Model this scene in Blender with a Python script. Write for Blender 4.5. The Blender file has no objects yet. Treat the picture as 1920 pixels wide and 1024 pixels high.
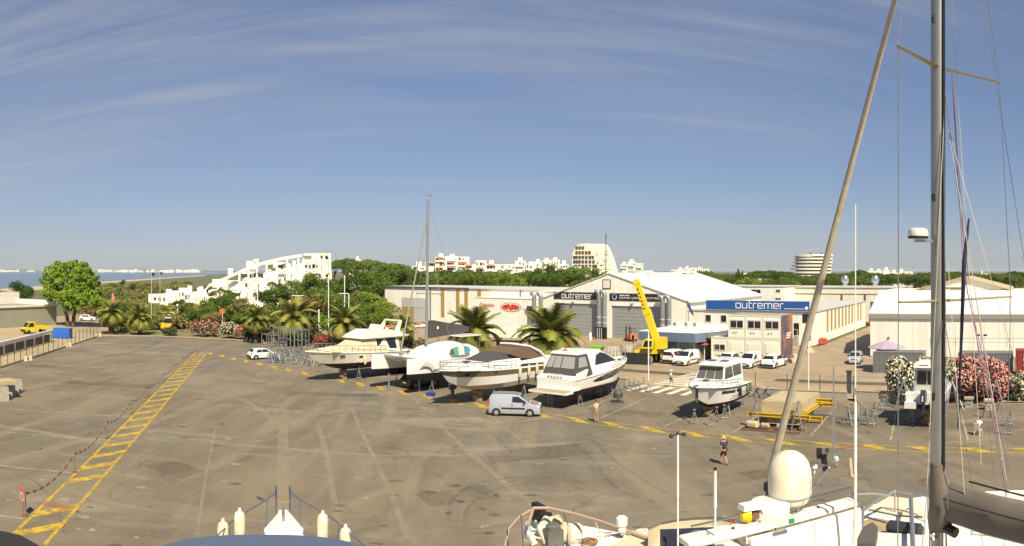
import bpy, bmesh, math, random
from mathutils import Vector, Matrix
R = math.radians; PI = math.pi
rnd = random.Random(7)
sc = bpy.context.scene
C = sc.collection
# ------------------------------------------------------------------ camera, sky, sun, exposure
H = 12.0          # eye height: the photograph was taken from the flybridge of a big yacht
F = 1370.0        # pixels per radian of the stitched (cylindrical) panorama, 1920 wide
HOR = 508.0       # row of the horizon
cd = bpy.data.cameras.new('camera')
cam = bpy.data.objects.new('camera', cd); C.objects.link(cam)
cam.location = (0, 0, H); cam.rotation_euler = (R(90), 0, 0)
cd.type = 'PANO'; cd.panorama_type = 'CENTRAL_CYLINDRICAL'
cd.central_cylindrical_range_u_min = -960 / F; cd.central_cylindrical_range_u_max = 960 / F
cd.central_cylindrical_range_v_min = -(1024 - HOR) / F; cd.central_cylindrical_range_v_max = HOR / F
cd.central_cylindrical_radius = 1.0
cd.clip_start = 0.05; cd.clip_end = 60000
sc.camera = cam

SUN_EL, SUN_AZ = R(48), R(165)       # azimuth clockwise from +Y (the way the camera looks)
w = bpy.data.worlds.new('World'); sc.world = w; w.use_nodes = True
nt = w.node_tree; nt.nodes.clear()
def N(t, ty, **kw):
    n = t.nodes.new(ty)
    for k, v in kw.items(): setattr(n, k, v)
    return n
sky = N(nt, 'ShaderNodeTexSky', sky_type='NISHITA', sun_disc=False)
sky.sun_elevation = SUN_EL; sky.sun_rotation = SUN_AZ
sky.altitude = 0; sky.air_density = 1.0; sky.dust_density = .25; sky.ozone_density = 1.3
# thin cirrus: noise on the cloud plane the view direction meets, stretched into streaks
tc = N(nt, 'ShaderNodeTexCoord'); sep = N(nt, 'ShaderNodeSeparateXYZ'); nt.links.new(tc.outputs['Generated'], sep.inputs[0])
def M(op, a, b=None, c=None):
    n = N(nt, 'ShaderNodeMath', operation=op)
    for i, v in enumerate((a, b, c)):
        if v is None: continue
        if isinstance(v, (int, float)): n.inputs[i].default_value = v
        else: nt.links.new(v, n.inputs[i])
    return n.outputs[0]
zz = M('ADD', M('MAXIMUM', sep.outputs[2], 0.0), 0.10)
cx, cy = M('DIVIDE', sep.outputs[0], zz), M('DIVIDE', sep.outputs[1], zz)
def cloud(ang, sx, sy, scale, detail, lo, hi, dist, off):
    cmb = N(nt, 'ShaderNodeCombineXYZ'); nt.links.new(cx, cmb.inputs[0]); nt.links.new(cy, cmb.inputs[1])
    mp = N(nt, 'ShaderNodeMapping'); nt.links.new(cmb.outputs[0], mp.inputs[0])
    mp.inputs['Rotation'].default_value = (0, 0, R(ang)); mp.inputs['Scale'].default_value = (sx, sy, 1); mp.inputs['Location'].default_value = off
    ns = N(nt, 'ShaderNodeTexNoise'); nt.links.new(mp.outputs[0], ns.inputs['Vector'])
    ns.inputs['Scale'].default_value = scale; ns.inputs['Detail'].default_value = detail; ns.inputs['Distortion'].default_value = dist; ns.inputs['Roughness'].default_value = .62
    mr = N(nt, 'ShaderNodeMapRange', interpolation_type='SMOOTHSTEP'); nt.links.new(ns.outputs[0], mr.inputs[0])
    mr.inputs[1].default_value = lo; mr.inputs[2].default_value = hi
    return mr.outputs[0]
c1 = cloud(-16, .30, 1.1, .55, 9, .36, .70, 1.6, (3.4, 1.5, 0))
c2 = cloud(-30, .20, 2.4, 1.0, 10, .40, .78, 1.2, (7.3, 4.1, 0))
C3OFF = (10.6, 4.2, 0)
c3 = cloud(-8, .45, .8, .24, 3, .38, .60, .5, C3OFF)
c4 = cloud(-24, .22, 5.0, 1.7, 12, .34, .74, 1.0, (2.2, 6.6, 0))          # fine fibres
cl = M('MULTIPLY', M('MULTIPLY', M('ADD', M('MULTIPLY', c1, .95), M('MULTIPLY', c2, .7)), c3), M('ADD', M('MULTIPLY', c4, .6), .45)); cl = M('ADD', cl, M('MULTIPLY', c3, .09))
cl = M('MULTIPLY', M('MINIMUM', cl, 1.0), .54)
gm = N(nt, 'ShaderNodeGamma'); gm.inputs[1].default_value = .70; nt.links.new(sky.outputs[0], gm.inputs[0])      # a dusty summer sky: flatter than the clean-air model
tn = N(nt, 'ShaderNodeMix', data_type='RGBA', blend_type='MULTIPLY'); tn.inputs[0].default_value = 1; nt.links.new(gm.outputs[0], tn.inputs[6]); tn.inputs[7].default_value = (.91, 1.0, 1.28, 1)
mix = N(nt, 'ShaderNodeMix', data_type='RGBA'); nt.links.new(cl, mix.inputs[0])
nt.links.new(tn.outputs[2], mix.inputs[6]); mix.inputs[7].default_value = (4.3, 4.35, 4.5, 1)
bgn = N(nt, 'ShaderNodeBackground'); bgn.inputs[1].default_value = 0.0785
nt.links.new(mix.outputs[2], bgn.inputs[0])
wo = N(nt, 'ShaderNodeOutputWorld'); nt.links.new(bgn.outputs[0], wo.inputs[0])
sl = bpy.data.lights.new('sun', 'SUN'); sun = bpy.data.objects.new('sun', sl); C.objects.link(sun)
sl.energy = 5.0; sl.angle = R(.53); sl.color = (1, .90, .70)
sd = Vector((math.sin(SUN_AZ) * math.cos(SUN_EL), math.cos(SUN_AZ) * math.cos(SUN_EL), math.sin(SUN_EL)))
sun.rotation_euler = (-sd).to_track_quat('-Z', 'Y').to_euler(); sun.location = sd * 100
vs = sc.view_settings; vs.view_transform = 'Standard'; vs.look = 'None'; vs.exposure = 0.56; vs.gamma = 1; vs.use_curve_mapping = False
sc.render.engine = 'CYCLES'; sc.cycles.use_denoising = True; sc.cycles.max_bounces = 6; sc.cycles.diffuse_bounces = 2; sc.cycles.glossy_bounces = 2
sc.cycles.transparent_max_bounces = 8; sc.cycles.use_adaptive_sampling = True; sc.cycles.adaptive_threshold = .02
# ------------------------------------------------------------------ helpers
def gp(px, py, z=0.0):
    """the point of the plane at height z that pixel (px, py) of the 1920x1024 photograph shows"""
    az = (px - 960) / F; D = (H - z) * F / (py - HOR)
    return Vector((D * math.sin(az), D * math.cos(az), z))
def gd(px, D, z=0.0):
    az = (px - 960) / F
    return Vector((D * math.sin(az), D * math.cos(az), z))
def zat(py, D): return H - D * (py - HOR) / F
TH = R(-38.75)                                   # the yard, the road and the halls share one grid
U = Vector((math.cos(TH), math.sin(TH), 0)); V = Vector((-math.sin(TH), math.cos(TH), 0))
def ab(a, b, z=0.0): return U * a + V * b + Vector((0, 0, z))
MATS = {}
def mat(name, col, rough=.6, metal=0, var=.0, scale=3.0, bump=0.0, spec=.5, coat=0, detail=4, col2=None, alpha=None, trans=0, coord='Object'):
    if name in MATS: return MATS[name]
    m = bpy.data.materials.new(name); m.use_nodes = True; t = m.node_tree; b = t.nodes['Principled BSDF']
    b.inputs['Base Color'].default_value = (*col, 1); b.inputs['Roughness'].default_value = rough; b.inputs['Metallic'].default_value = metal
    b.inputs['Specular IOR Level'].default_value = spec; b.inputs['Coat Weight'].default_value = coat; b.inputs['Coat Roughness'].default_value = .1
    if trans: b.inputs['Transmission Weight'].default_value = trans
    if alpha is not None: b.inputs['Alpha'].default_value = alpha
    if var or bump:
        tc = N(t, 'ShaderNodeTexCoord'); ns = N(t, 'ShaderNodeTexNoise'); t.links.new(tc.outputs[coord], ns.inputs['Vector'])
        ns.inputs['Scale'].default_value = scale; ns.inputs['Detail'].default_value = detail; ns.inputs['Roughness'].default_value = .65
        if var:
            mr = N(t, 'ShaderNodeMapRange'); t.links.new(ns.outputs[0], mr.inputs[0]); mr.inputs[1].default_value = .3; mr.inputs[2].default_value = .7
            mx = N(t, 'ShaderNodeMix', data_type='RGBA'); t.links.new(mr.outputs[0], mx.inputs[0])
            mx.inputs[6].default_value = (*col, 1)
            c2 = col2 or tuple(max(0, c * (1 - var)) for c in col)
            mx.inputs[7].default_value = (*c2, 1); t.links.new(mx.outputs[2], b.inputs['Base Color'])
        if bump:
            bp = N(t, 'ShaderNodeBump'); bp.inputs['Strength'].default_value = bump; bp.inputs['Distance'].default_value = .02
            t.links.new(ns.outputs[0], bp.inputs['Height']); t.links.new(bp.outputs[0], b.inputs['Normal'])
    MATS[name] = m
    return m
def decal(name, col, lo, hi, scale=1.0, rough=.85, cov=1.0, stretch=None, ang=0):
    """thin worn layer on the asphalt: paint, dust or rubber that has rubbed away in places"""
    m = bpy.data.materials.new(name); m.use_nodes = True; t = m.node_tree; b = t.nodes['Principled BSDF']; L = t.links.new
    b.inputs['Base Color'].default_value = (*col, 1); b.inputs['Roughness'].default_value = rough; b.inputs['Specular IOR Level'].default_value = .25
    tc = N(t, 'ShaderNodeTexCoord'); mp = N(t, 'ShaderNodeMapping'); L(tc.outputs['Object'], mp.inputs[0]); mp.inputs['Rotation'].default_value = (0, 0, ang); mp.inputs['Scale'].default_value = (*(stretch or (1, 1)), 1)
    f = None
    for sc_, w_ in ((scale, .55), (scale * 7, .45)):
        n = N(t, 'ShaderNodeTexNoise'); L(mp.outputs[0], n.inputs['Vector']); n.inputs['Scale'].default_value = sc_; n.inputs['Detail'].default_value = 7; n.inputs['Roughness'].default_value = .7
        k = N(t, 'ShaderNodeMath', operation='MULTIPLY'); L(n.outputs[0], k.inputs[0]); k.inputs[1].default_value = w_
        if f is None: f = k.outputs[0]
        else: a = N(t, 'ShaderNodeMath', operation='ADD'); L(f, a.inputs[0]); L(k.outputs[0], a.inputs[1]); f = a.outputs[0]
    r = N(t, 'ShaderNodeMapRange'); L(f, r.inputs[0]); r.inputs[1].default_value = lo; r.inputs[2].default_value = hi; r.inputs[4].default_value = cov
    L(r.outputs[0], b.inputs['Alpha']); MATS[name] = m; return m
def leafmat(name, c1, c2, scale=.5, sub=.25):
    """foliage: clump-scale and leaf-scale colour variation, some light through the leaf"""
    if name in MATS: return MATS[name]
    m = bpy.data.materials.new(name); m.use_nodes = True; t = m.node_tree; b = t.nodes['Principled BSDF']
    tc = N(t, 'ShaderNodeTexCoord'); ns = N(t, 'ShaderNodeTexNoise'); t.links.new(tc.outputs['Object'], ns.inputs['Vector'])
    ns.inputs['Scale'].default_value = scale; ns.inputs['Detail'].default_value = 5; ns.inputs['Roughness'].default_value = .8
    gi = N(t, 'ShaderNodeObjectInfo')
    ad = N(t, 'ShaderNodeMath', operation='MULTIPLY_ADD'); t.links.new(gi.outputs['Random'], ad.inputs[0]); ad.inputs[1].default_value = .3; t.links.new(ns.outputs[0], ad.inputs[2])
    mr = N(t, 'ShaderNodeMapRange'); t.links.new(ad.outputs[0], mr.inputs[0]); mr.inputs[1].default_value = .42; mr.inputs[2].default_value = .88
    mx = N(t, 'ShaderNodeMix', data_type='RGBA'); t.links.new(mr.outputs[0], mx.inputs[0]); mx.inputs[6].default_value = (*c1, 1); mx.inputs[7].default_value = (*c2, 1)
    t.links.new(mx.outputs[2], b.inputs['Base Color']); b.inputs['Roughness'].default_value = .55; b.inputs['Specular IOR Level'].default_value = .3
    tr = N(t, 'ShaderNodeBsdfTranslucent'); t.links.new(mx.outputs[2], tr.inputs[0]); ms = N(t, 'ShaderNodeMixShader'); ms.inputs[0].default_value = sub
    t.links.new(b.outputs[0], ms.inputs[1]); t.links.new(tr.outputs[0], ms.inputs[2]); t.links.new(ms.outputs[0], t.nodes['Material Output'].inputs[0])
    MATS[name] = m
    return m
SPL = {'side_window', 'clear_panel', 'side_moulding', 'door_handle', 'vent', 'bimini_post', 'canopy_post', 'eye', 'white_length', 'red_length', 'emblem_cut', 'emblem_stroke', 'hull_window', 'windscreen_cover', 'hull_stripe'}
ORD = 'first second third fourth fifth sixth seventh eighth ninth tenth eleventh twelfth thirteenth fourteenth fifteenth sixteenth seventeenth eighteenth nineteenth twentieth'.split() + ['twenty-' + x for x in 'first second third fourth fifth sixth seventh eighth ninth'.split()] + ['thirtieth'] + ['thirty-' + x for x in 'first second third fourth fifth'.split()]
class MB:
    def __init__(s): s.v = []; s.f = []; s.mi = []; s.cur = 0
    def add(s, vs, fs):
        o = len(s.v); s.v += [tuple(p) for p in vs]
        for f in fs: s.f.append([o + i for i in f]); s.mi.append(s.cur)
        return s
    def box(s, c, sz, rz=0, ry=0, rx=0):
        x, y, z = sz[0] / 2, sz[1] / 2, sz[2] / 2
        P = [Vector((a * x, b * y, d * z)) for d in (-1, 1) for a, b in ((-1, -1), (1, -1), (1, 1), (-1, 1))]
        if rz or ry or rx:
            m = Matrix.Rotation(rz, 3, 'Z') @ Matrix.Rotation(ry, 3, 'Y') @ Matrix.Rotation(rx, 3, 'X'); P = [m @ p for p in P]
        c = Vector(c)
        return s.add([p + c for p in P], [(3, 2, 1, 0), (4, 5, 6, 7), (0, 1, 5, 4), (1, 2, 6, 5), (2, 3, 7, 6), (3, 0, 4, 7)])
    def b2(s, x0, x1, y0, y1, z0, z1): return s.box(((x0 + x1) / 2, (y0 + y1) / 2, (z0 + z1) / 2), (x1 - x0, y1 - y0, z1 - z0))
    def prism(s, poly, z0, z1):
        n = len(poly); P = [(p[0], p[1], z0) for p in poly] + [(p[0], p[1], z1) for p in poly]
        return s.add(P, [list(range(n))[::-1], list(range(n, 2 * n))] + [(i, (i + 1) % n, n + (i + 1) % n, n + i) for i in range(n)])
    def ext(s, poly, off):
        """closed polygon of 3-D points pushed along off"""
        n = len(poly); off = Vector(off); P = [Vector(p) for p in poly]
        return s.add(P + [p + off for p in P], [list(range(n))[::-1], list(range(n, 2 * n))] + [(i, (i + 1) % n, n + (i + 1) % n, n + i) for i in range(n)])
    def sheet(s, poly, z=None):
        return s.add([(p[0], p[1], p[2] if z is None else z) for p in poly], [list(range(len(poly)))])
    def tube(s, path, r, n=6, cap=True):
        path = [Vector(p) for p in path]; rs = r if isinstance(r, (list, tuple)) else [r] * len(path)
        rings = []; up = None
        for i, p in enumerate(path):
            d = (path[min(i + 1, len(path) - 1)] - path[max(i - 1, 0)])
            d = d.normalized() if d.length > 1e-9 else Vector((0, 0, 1))
            if up is None:
                up = Vector((0, 0, 1)) if abs(d.z) < .9 else Vector((1, 0, 0))
            a = (up - d * up.dot(d))
            a = a.normalized() if a.length > 1e-6 else d.orthogonal().normalized()
            b = d.cross(a); up = a
            rings.append([p + (a * math.cos(2 * PI * k / n) + b * math.sin(2 * PI * k / n)) * rs[i] for k in range(n)])
        return s.rings(rings, cap)
    def rings(s, rings, cap=True, closed=True):
        n = len(rings[0]); vs = [p for r in rings for p in r]; fs = []
        for i in range(len(rings) - 1):
            for k in range(n if closed else n - 1):
                k2 = (k + 1) % n; fs.append((i * n + k, i * n + k2, (i + 1) * n + k2, (i + 1) * n + k))
        if cap and closed: fs += [list(range(n))[::-1], list(range((len(rings) - 1) * n, len(rings) * n))]
        return s.add(vs, fs)
    def lathe(s, prof, n=16, c=(0, 0, 0), axis='Z'):
        rings = []
        for r, z in prof:
            ring = []
            for k in range(n):
                a = 2 * PI * k / n; x, y = r * math.cos(a), r * math.sin(a)
                p = (x, y, z) if axis == 'Z' else ((x, z, -y) if axis == 'Y' else (z, x, y))
                ring.append(Vector(p) + Vector(c))
            rings.append(ring)
        return s.rings(rings)
    def slab(s, prof):
        """side profile [(x, z, half width)] mirrored in y"""
        n = len(prof); P = [(x, -h, z) for x, z, h in prof] + [(x, h, z) for x, z, h in prof]
        return s.add(P, [list(range(n)), list(range(n, 2 * n))[::-1]] + [((i + 1) % n, i, n + i, n + (i + 1) % n) for i in range(n)])
    def panes(s, poly, y, t=.02):
        """polygon in x,z put on both sides at half width y (number or function of x, z)"""
        for sg in (-1, 1):
            f = y if callable(y) else (lambda x, z: y)
            s.ext([(x, sg * f(x, z), z) for x, z in poly], (0, sg * t, 0))
        return s
    def ball(s, c, r, n=10, m=6, sq=(1, 1, 1)):
        c = Vector(c); rings = []
        for i in range(m + 1):
            t = PI * i / m; rr = max(math.sin(t), .02)
            rings.append([c + Vector((math.cos(2 * PI * k / n) * rr * r * sq[0], math.sin(2 * PI * k / n) * rr * r * sq[1], -math.cos(t) * r * sq[2])) for k in range(n)])
        return s.rings(rings)
    def mesh(s, name, m, smooth=False, ang=35):
        me = bpy.data.meshes.new(name); me.from_pydata(s.v, [], s.f)
        for x in (m if isinstance(m, (list, tuple)) else [m]): me.materials.append(x)
        if s.mi and max(s.mi): me.polygons.foreach_set('material_index', s.mi)
        bm = bmesh.new(); bm.from_mesh(me); bmesh.ops.recalc_face_normals(bm, faces=bm.faces); bm.to_mesh(me); bm.free()
        if smooth:
            me.polygons.foreach_set('use_smooth', [True] * len(me.polygons)); me.set_sharp_from_angle(angle=R(ang))
        me.update(); return me
    def build(s, name, m, parent=None, smooth=False, ang=35, loc=None, rz=None):
        if name in SPL:                      # every separate piece becomes an object of its own
            root = list(range(len(s.v)))
            def find(i):
                while root[i] != i: root[i] = root[root[i]]; i = root[i]
                return i
            for f in s.f:
                for i in f[1:]: root[find(i)] = find(f[0])
            grp = {}
            for f in s.f: grp.setdefault(find(f[0]), []).append(f)
            if len(grp) > 1:
                for fs in grp.values():
                    ids = sorted({i for f in fs for i in f}); mp = {j: k for k, j in enumerate(ids)}; q = MB(); q.add([s.v[i] for i in ids], [[mp[i] for i in f] for f in fs]); o = link(name, q.mesh(name, m, smooth, ang), parent, loc, rz)
                return o
        return link(name, s.mesh(name, m, smooth, ang), parent, loc, rz)
def link(name, data, parent=None, loc=None, rz=None):
    o = bpy.data.objects.new(name, data); C.objects.link(o); o.parent = parent
    if loc is not None: o.location = loc
    if rz is not None: o.rotation_euler = (0, 0, rz)
    return o
def tag(o, label, cat, group=None):
    o['label'] = label; o['category'] = cat
    if group: o['group'] = group
    return o
def thing(name, label, cat, loc=(0, 0, 0), rz=0, group=None):
    return tag(link(name, None, None, loc, rz), label, cat, group)
def struct(name, mb, m, kind='structure', smooth=False, parent=None):
    o = mb.build(name, m, parent, smooth)
    if parent is None: o['kind'] = kind
    return o
def dup(root, loc, rz=None, label=None, scale=None, group=None, rot=None):
    r = root.copy(); C.objects.link(r); r.location = loc
    if rz is not None: r.rotation_euler = (0, 0, rz)
    if rot is not None: r.rotation_euler = rot
    if scale is not None: r.scale = scale if hasattr(scale, '__len__') else (scale,) * 3
    if label: r['label'] = label
    if group: r['group'] = group
    for ch in list(root.children):
        c = ch.copy(); C.objects.link(c); c.parent = r
        for g in list(ch.children):
            d = g.copy(); C.objects.link(d); d.parent = c
    return r
def text(name, body, m, parent, loc, rot, size, xs=1.0, ext=.015, align='CENTER', shear=0, fit=None, sp=1.0):
    cu = bpy.data.curves.new(name, 'FONT'); cu.body = body; cu.size = size; cu.extrude = ext; cu.align_x = align; cu.align_y = 'CENTER'; cu.shear = shear; cu.space_character = sp
    tmp = bpy.data.objects.new(name, cu); C.objects.link(tmp); dg = bpy.context.evaluated_depsgraph_get(); dg.update()
    me = bpy.data.meshes.new_from_object(tmp.evaluated_get(dg)); bpy.data.objects.remove(tmp); me.materials.clear(); me.materials.append(m)
    o = link(name, me, parent, loc); o.rotation_euler = rot; o.scale = (fit / max(1e-3, me.vertices and max(v.co.x for v in me.vertices) - min(v.co.x for v in me.vertices)) if fit else xs, 1, 1)
    return o
# ------------------------------------------------------------------ shared materials
white = mat('white_gelcoat', (.80, .78, .72), .3, var=.10, scale=1.2, coat=.3)
cream = mat('aged_gelcoat', (.79, .755, .65), .4, var=.16, scale=.9, col2=(.71, .64, .48))
glass = mat('dark_glass', (.02, .022, .025), .08, spec=.7)
steel = mat('steel_rail', (.55, .55, .55), .3, 1, var=.1)
galv = mat('galvanised', (.34, .36, .38), .5, .5, var=.35, scale=6)
rust = mat('rusty_iron', (.22, .11, .06), .8, var=.4, scale=8)
black = mat('black_plastic', (.015, .015, .017), .5)
rubber = mat('tyre_rubber', (.02, .02, .02), .85)
alu = mat('aluminium', (.50, .50, .50), .38, .8, var=.1, scale=4)
wpaint = mat('white_paint', (.80, .78, .72), .5, var=.08, scale=2)
concrete = mat('concrete', (.40, .36, .29), .9, var=.3, scale=3, bump=.3)
wood = mat('timber', (.34, .23, .12), .8, var=.3, scale=6)
yellowp = mat('yellow_paint', (.78, .58, .02), .4, var=.15, scale=2)
# ------------------------------------------------------------------ the ground
def asphalt(name, base, light, dark, tint, cool=None):
    cool = cool or tuple(x * y for x, y in zip(base, (.86, .93, 1.08)))
    m = bpy.data.materials.new(name); m.use_nodes = True; t = m.node_tree; b = t.nodes['Principled BSDF']; L = t.links.new
    tc = N(t, 'ShaderNodeTexCoord')
    def noise(scale, det, lo, hi, sx=1, sy=1, rz=0, dist=0):
        mp = N(t, 'ShaderNodeMapping'); L(tc.outputs['Object'], mp.inputs[0]); mp.inputs['Scale'].default_value = (sx, sy, 1); mp.inputs['Rotation'].default_value = (0, 0, rz)
        n = N(t, 'ShaderNodeTexNoise'); L(mp.outputs[0], n.inputs['Vector']); n.inputs['Scale'].default_value = scale; n.inputs['Detail'].default_value = det; n.inputs['Roughness'].default_value = .6; n.inputs['Distortion'].default_value = dist
        r = N(t, 'ShaderNodeMapRange'); L(n.outputs[0], r.inputs[0]); r.inputs[1].default_value = lo; r.inputs[2].default_value = hi
        return r.outputs[0]
    def mix(f, a, c, k=1.0):
        x = N(t, 'ShaderNodeMix', data_type='RGBA'); mu = N(t, 'ShaderNodeMath', operation='MULTIPLY'); L(f, mu.inputs[0]); mu.inputs[1].default_value = k; L(mu.outputs[0], x.inputs[0])
        if isinstance(a, tuple): x.inputs[6].default_value = (*a, 1)
        else: L(a, x.inputs[6])
        x.inputs[7].default_value = (*c, 1); return x.outputs[2]
    c = mix(noise(.035, 5, .36, .64, dist=.6), base, light)
    c = mix(noise(.026, 4, .44, .60, dist=.5), c, cool, .9)             # greyer stretches
    c = mix(noise(.10, 6, .46, .70, dist=1.2), c, dark, .6)
    c = mix(noise(.55, 7, .48, .68, 1, .16, -TH), c, dark, .5)          # streaks along the driving lines
    c = mix(noise(.5, 7, .52, .68, .16, 1, -TH + .35), c, dark, .35)
    c = mix(noise(.3, 9, .50, .64, 1, .2, .35, 1.0), c, light, .75)
    c = mix(noise(.22, 9, .56, .66, .3, 1, .9, 1.5), c, tint, .35)
    c = mix(noise(2.6, 5, .56, .70), c, light, .35)
    c = mix(noise(1.1, 3, .68, .74), c, tint, .8)                     # spilt paint, patches
    c = mix(noise(.8, 2, .70, .74, dist=.5), c, tuple(x * .35 for x in dark), .8)     # oil
    c = mix(noise(12, 3, .3, .75), c, dark, .35)
    vo = N(t, 'ShaderNodeTexVoronoi', feature='DISTANCE_TO_EDGE'); mp = N(t, 'ShaderNodeMapping'); L(tc.outputs['Object'], mp.inputs[0])
    nz = N(t, 'ShaderNodeTexNoise'); L(tc.outputs['Object'], nz.inputs['Vector']); nz.inputs['Scale'].default_value = .5; nz.inputs['Detail'].default_value = 5
    va = N(t, 'ShaderNodeVectorMath', operation='MULTIPLY_ADD'); L(nz.outputs['Color'], va.inputs[0]); va.inputs[1].default_value = (4, 4, 0); L(mp.outputs[0], va.inputs[2]); L(va.outputs[0], vo.inputs['Vector'])
    vo.inputs['Scale'].default_value = .09
    cr = N(t, 'ShaderNodeMapRange'); L(vo.outputs[0], cr.inputs[0]); cr.inputs[1].default_value = .0; cr.inputs[2].default_value = .006; cr.inputs[3].default_value = 1; cr.inputs[4].default_value = 0
    mm = N(t, 'ShaderNodeMath', operation='MULTIPLY'); L(cr.outputs[0], mm.inputs[0]); L(noise(.08, 2, .5, .62), mm.inputs[1])
    c = mix(mm.outputs[0], c, tuple(x * .5 for x in dark), .7)          # cracks, only in places
    L(c, b.inputs['Base Color']); b.inputs['Roughness'].default_value = .9; b.inputs['Specular IOR Level'].default_value = .25
    bp = N(t, 'ShaderNodeBump'); bp.inputs['Strength'].default_value = .25; bp.inputs['Distance'].default_value = .02
    n2 = N(t, 'ShaderNodeTexNoise'); L(tc.outputs['Object'], n2.inputs['Vector']); n2.inputs['Scale'].default_value = 9; n2.inputs['Detail'].default_value = 6; L(n2.outputs[0], bp.inputs['Height']); L(bp.outputs[0], b.inputs['Normal'])
    MATS[name] = m; return m
asph = asphalt('yard_asphalt', (.180, .144, .095), (.250, .203, .136), (.112, .092, .063), (.38, .32, .23), (.165, .150, .122))
roadm = asphalt('road_asphalt', (.33, .25, .155), (.41, .31, .195), (.24, .185, .12), (.40, .32, .22))
darkroad = asphalt('patched_asphalt', (.105, .09, .065), (.13, .112, .082), (.08, .068, .05), (.15, .125, .09))
worn = asphalt('worn_concrete', (.285, .235, .165), (.39, .32, .22), (.27, .22, .15), (.46, .39, .29))
sand = mat('sand', (.44, .33, .19), .95, var=.35, scale=.12, detail=8, col2=(.30, .25, .14), bump=.2)
scrub = mat('scrub_ground', (.075, .085, .028), .95, var=.5, scale=.06, detail=8, col2=(.15, .13, .055))
grassm = mat('dry_grass', (.13, .12, .04), .95, var=.4, scale=.3, col2=(.24, .18, .09))
seam = mat('sea_water', (.035, .10, .15), .18, var=.25, scale=.02, bump=.4, detail=8, spec=.4)
m = MB()
coast = [gp(-900, 640), gp(-250, 556), gp(0, 541), gp(75, 536), gp(190, 528), gp(262, 523.5), gp(330, 519), gp(385, 516), gp(420, 514)]
coast = [Vector((-3000, -200, 0))] + [p for p in coast[1:]] + [Vector((-1900, 5600, 0)), Vector((0, 15000, 0)), Vector((15000, 9000, 0)), Vector((9000, -3000, 0)), Vector((-3000, -3000, 0))]
m.sheet(coast, -.12); struct('terrain', m, scrub)
m = MB(); m.sheet([(-30000, -4000, 0), (30000, -4000, 0), (30000, 30000, 0), (-30000, 30000, 0)], -.7); struct('sea', m, seam)
m = MB()       # the sandy shore, a strip along the coast
inner = [gp(-250, 575), gp(0, 549), gp(75, 543), gp(190, 531.5), gp(262, 526), gp(330, 521), gp(385, 517.4)]
outer = [gp(-250, 556.4), gp(0, 541.3), gp(75, 536.2), gp(190, 528.2), gp(262, 523.6), gp(330, 519.1), gp(385, 516.1)]
m.sheet(inner + outer[::-1], -.10); struct('beach', m, mat('beach_sand', (.48, .38, .24), .95, var=.2, scale=.02))
# asphalt of the yard, with the sandy works area on the left beyond the fence
yard = [gp(185, 631), gp(300, 632), gp(440, 639), ab(-94, 66), ab(-34, 66), ab(-24, 66), ab(60, 66), ab(60, -60), ab(-60, -60), Vector((-46, 20, 0)), gp(-60, 712)]
m = MB(); m.sheet(yard, 0.0); struct('yard_pavement', m, asph)
m = MB(); m.sheet([gp(-60, 712), gp(185, 631), gp(60, 596), gp(-200, 585), gp(-700, 640), Vector((-90, 20, 0)), Vector((-46, 20, 0))], -.06); struct('sand_lot', m, sand)
m = MB(); m.sheet([gp(60, 596), gp(185, 631), gp(290, 631.5), gp(300, 612), gp(420, 604), gp(640, 606), gp(640, 596), gp(300, 594), gp(160, 588)], -.05); struct('side_road', m, roadm)
m = MB(); m.sheet([ab(-140, 66), ab(90, 66), ab(90, 81), ab(-140, 81)], .004)
struct('road', m, roadm)
m = MB(); m.sheet([ab(-140, 81), ab(-29, 81), ab(-29, 111.6), ab(-140, 119)], .0); struct('parking_apron', m, roadm)
m = MB(); m.sheet([ab(-29, 81), ab(-19.2, 81), ab(-19.2, 210), ab(-29.6, 210)], .002); struct('side_street', m, roadm)
m = MB(); m.sheet([ab(-19.2, 81), ab(80, 81), ab(80, 100.4), ab(-19.2, 100.4)], .001); struct('hall_forecourt', m, roadm)
m = MB(); m.sheet([ab(-60, 75.2), ab(-31, 75.6), ab(-31, 77.6), ab(-60, 77.4)], .009); m.sheet([ab(-25, 75.5), ab(60, 74.8), ab(60, 77.2), ab(-25, 77.4)], .009)
struct('road_patch', m, darkroad)
# kerbed verge between the yard and the road
m = MB()
def kerb(m, p, q, wd=.3, h=.13):
    p, q = Vector(p), Vector(q); d = (q - p).normalized(); n = Vector((-d.y, d.x, 0)) * wd / 2
    m.ext([p - n, q - n, q + n, p + n], (0, 0, h))
kerb(m, ab(-24, 68.2), ab(60, 68.2)); kerb(m, ab(-94, 68.2), ab(-37, 68.2)); kerb(m, ab(-60, 81), ab(-29.4, 81)); kerb(m, ab(-18.8, 81), ab(60, 81))
struct('kerb', m, concrete)
m = MB(); m.sheet([ab(-24, 66.3), ab(60, 66.3), ab(60, 68.05), ab(-24, 68.05)], .10); m.sheet([ab(-94, 66.3), ab(-37, 66.3), ab(-37, 68.05), ab(-94, 68.05)], .10)
struct('pavement', m, mat('paving', (.36, .30, .22), .9, var=.25, scale=1.2))
# grass verge behind the far edge of the yard
v = [gp(188, 630.2), gp(300, 631), gp(440, 638), ab(-94, 66.2), ab(-94, 76), gp(440, 618), gp(300, 618), gp(190, 621)]
m = MB(); m.sheet(v, .03); struct('verge', m, grassm)
m = MB()
for i in range(3): kerb(m, v[i], v[i + 1], .35, .16)
struct('kerb', m, mat('edging_stone', (.46, .38, .27), .9, var=.4, scale=1.2))
m = MB(); m.sheet([gp(420, 603), gp(640, 603), gp(640, 596), gp(420, 596)], .02); struct('lawn', m, mat('lawn', (.09, .15, .03), .9, var=.3, scale=.3))
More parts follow.
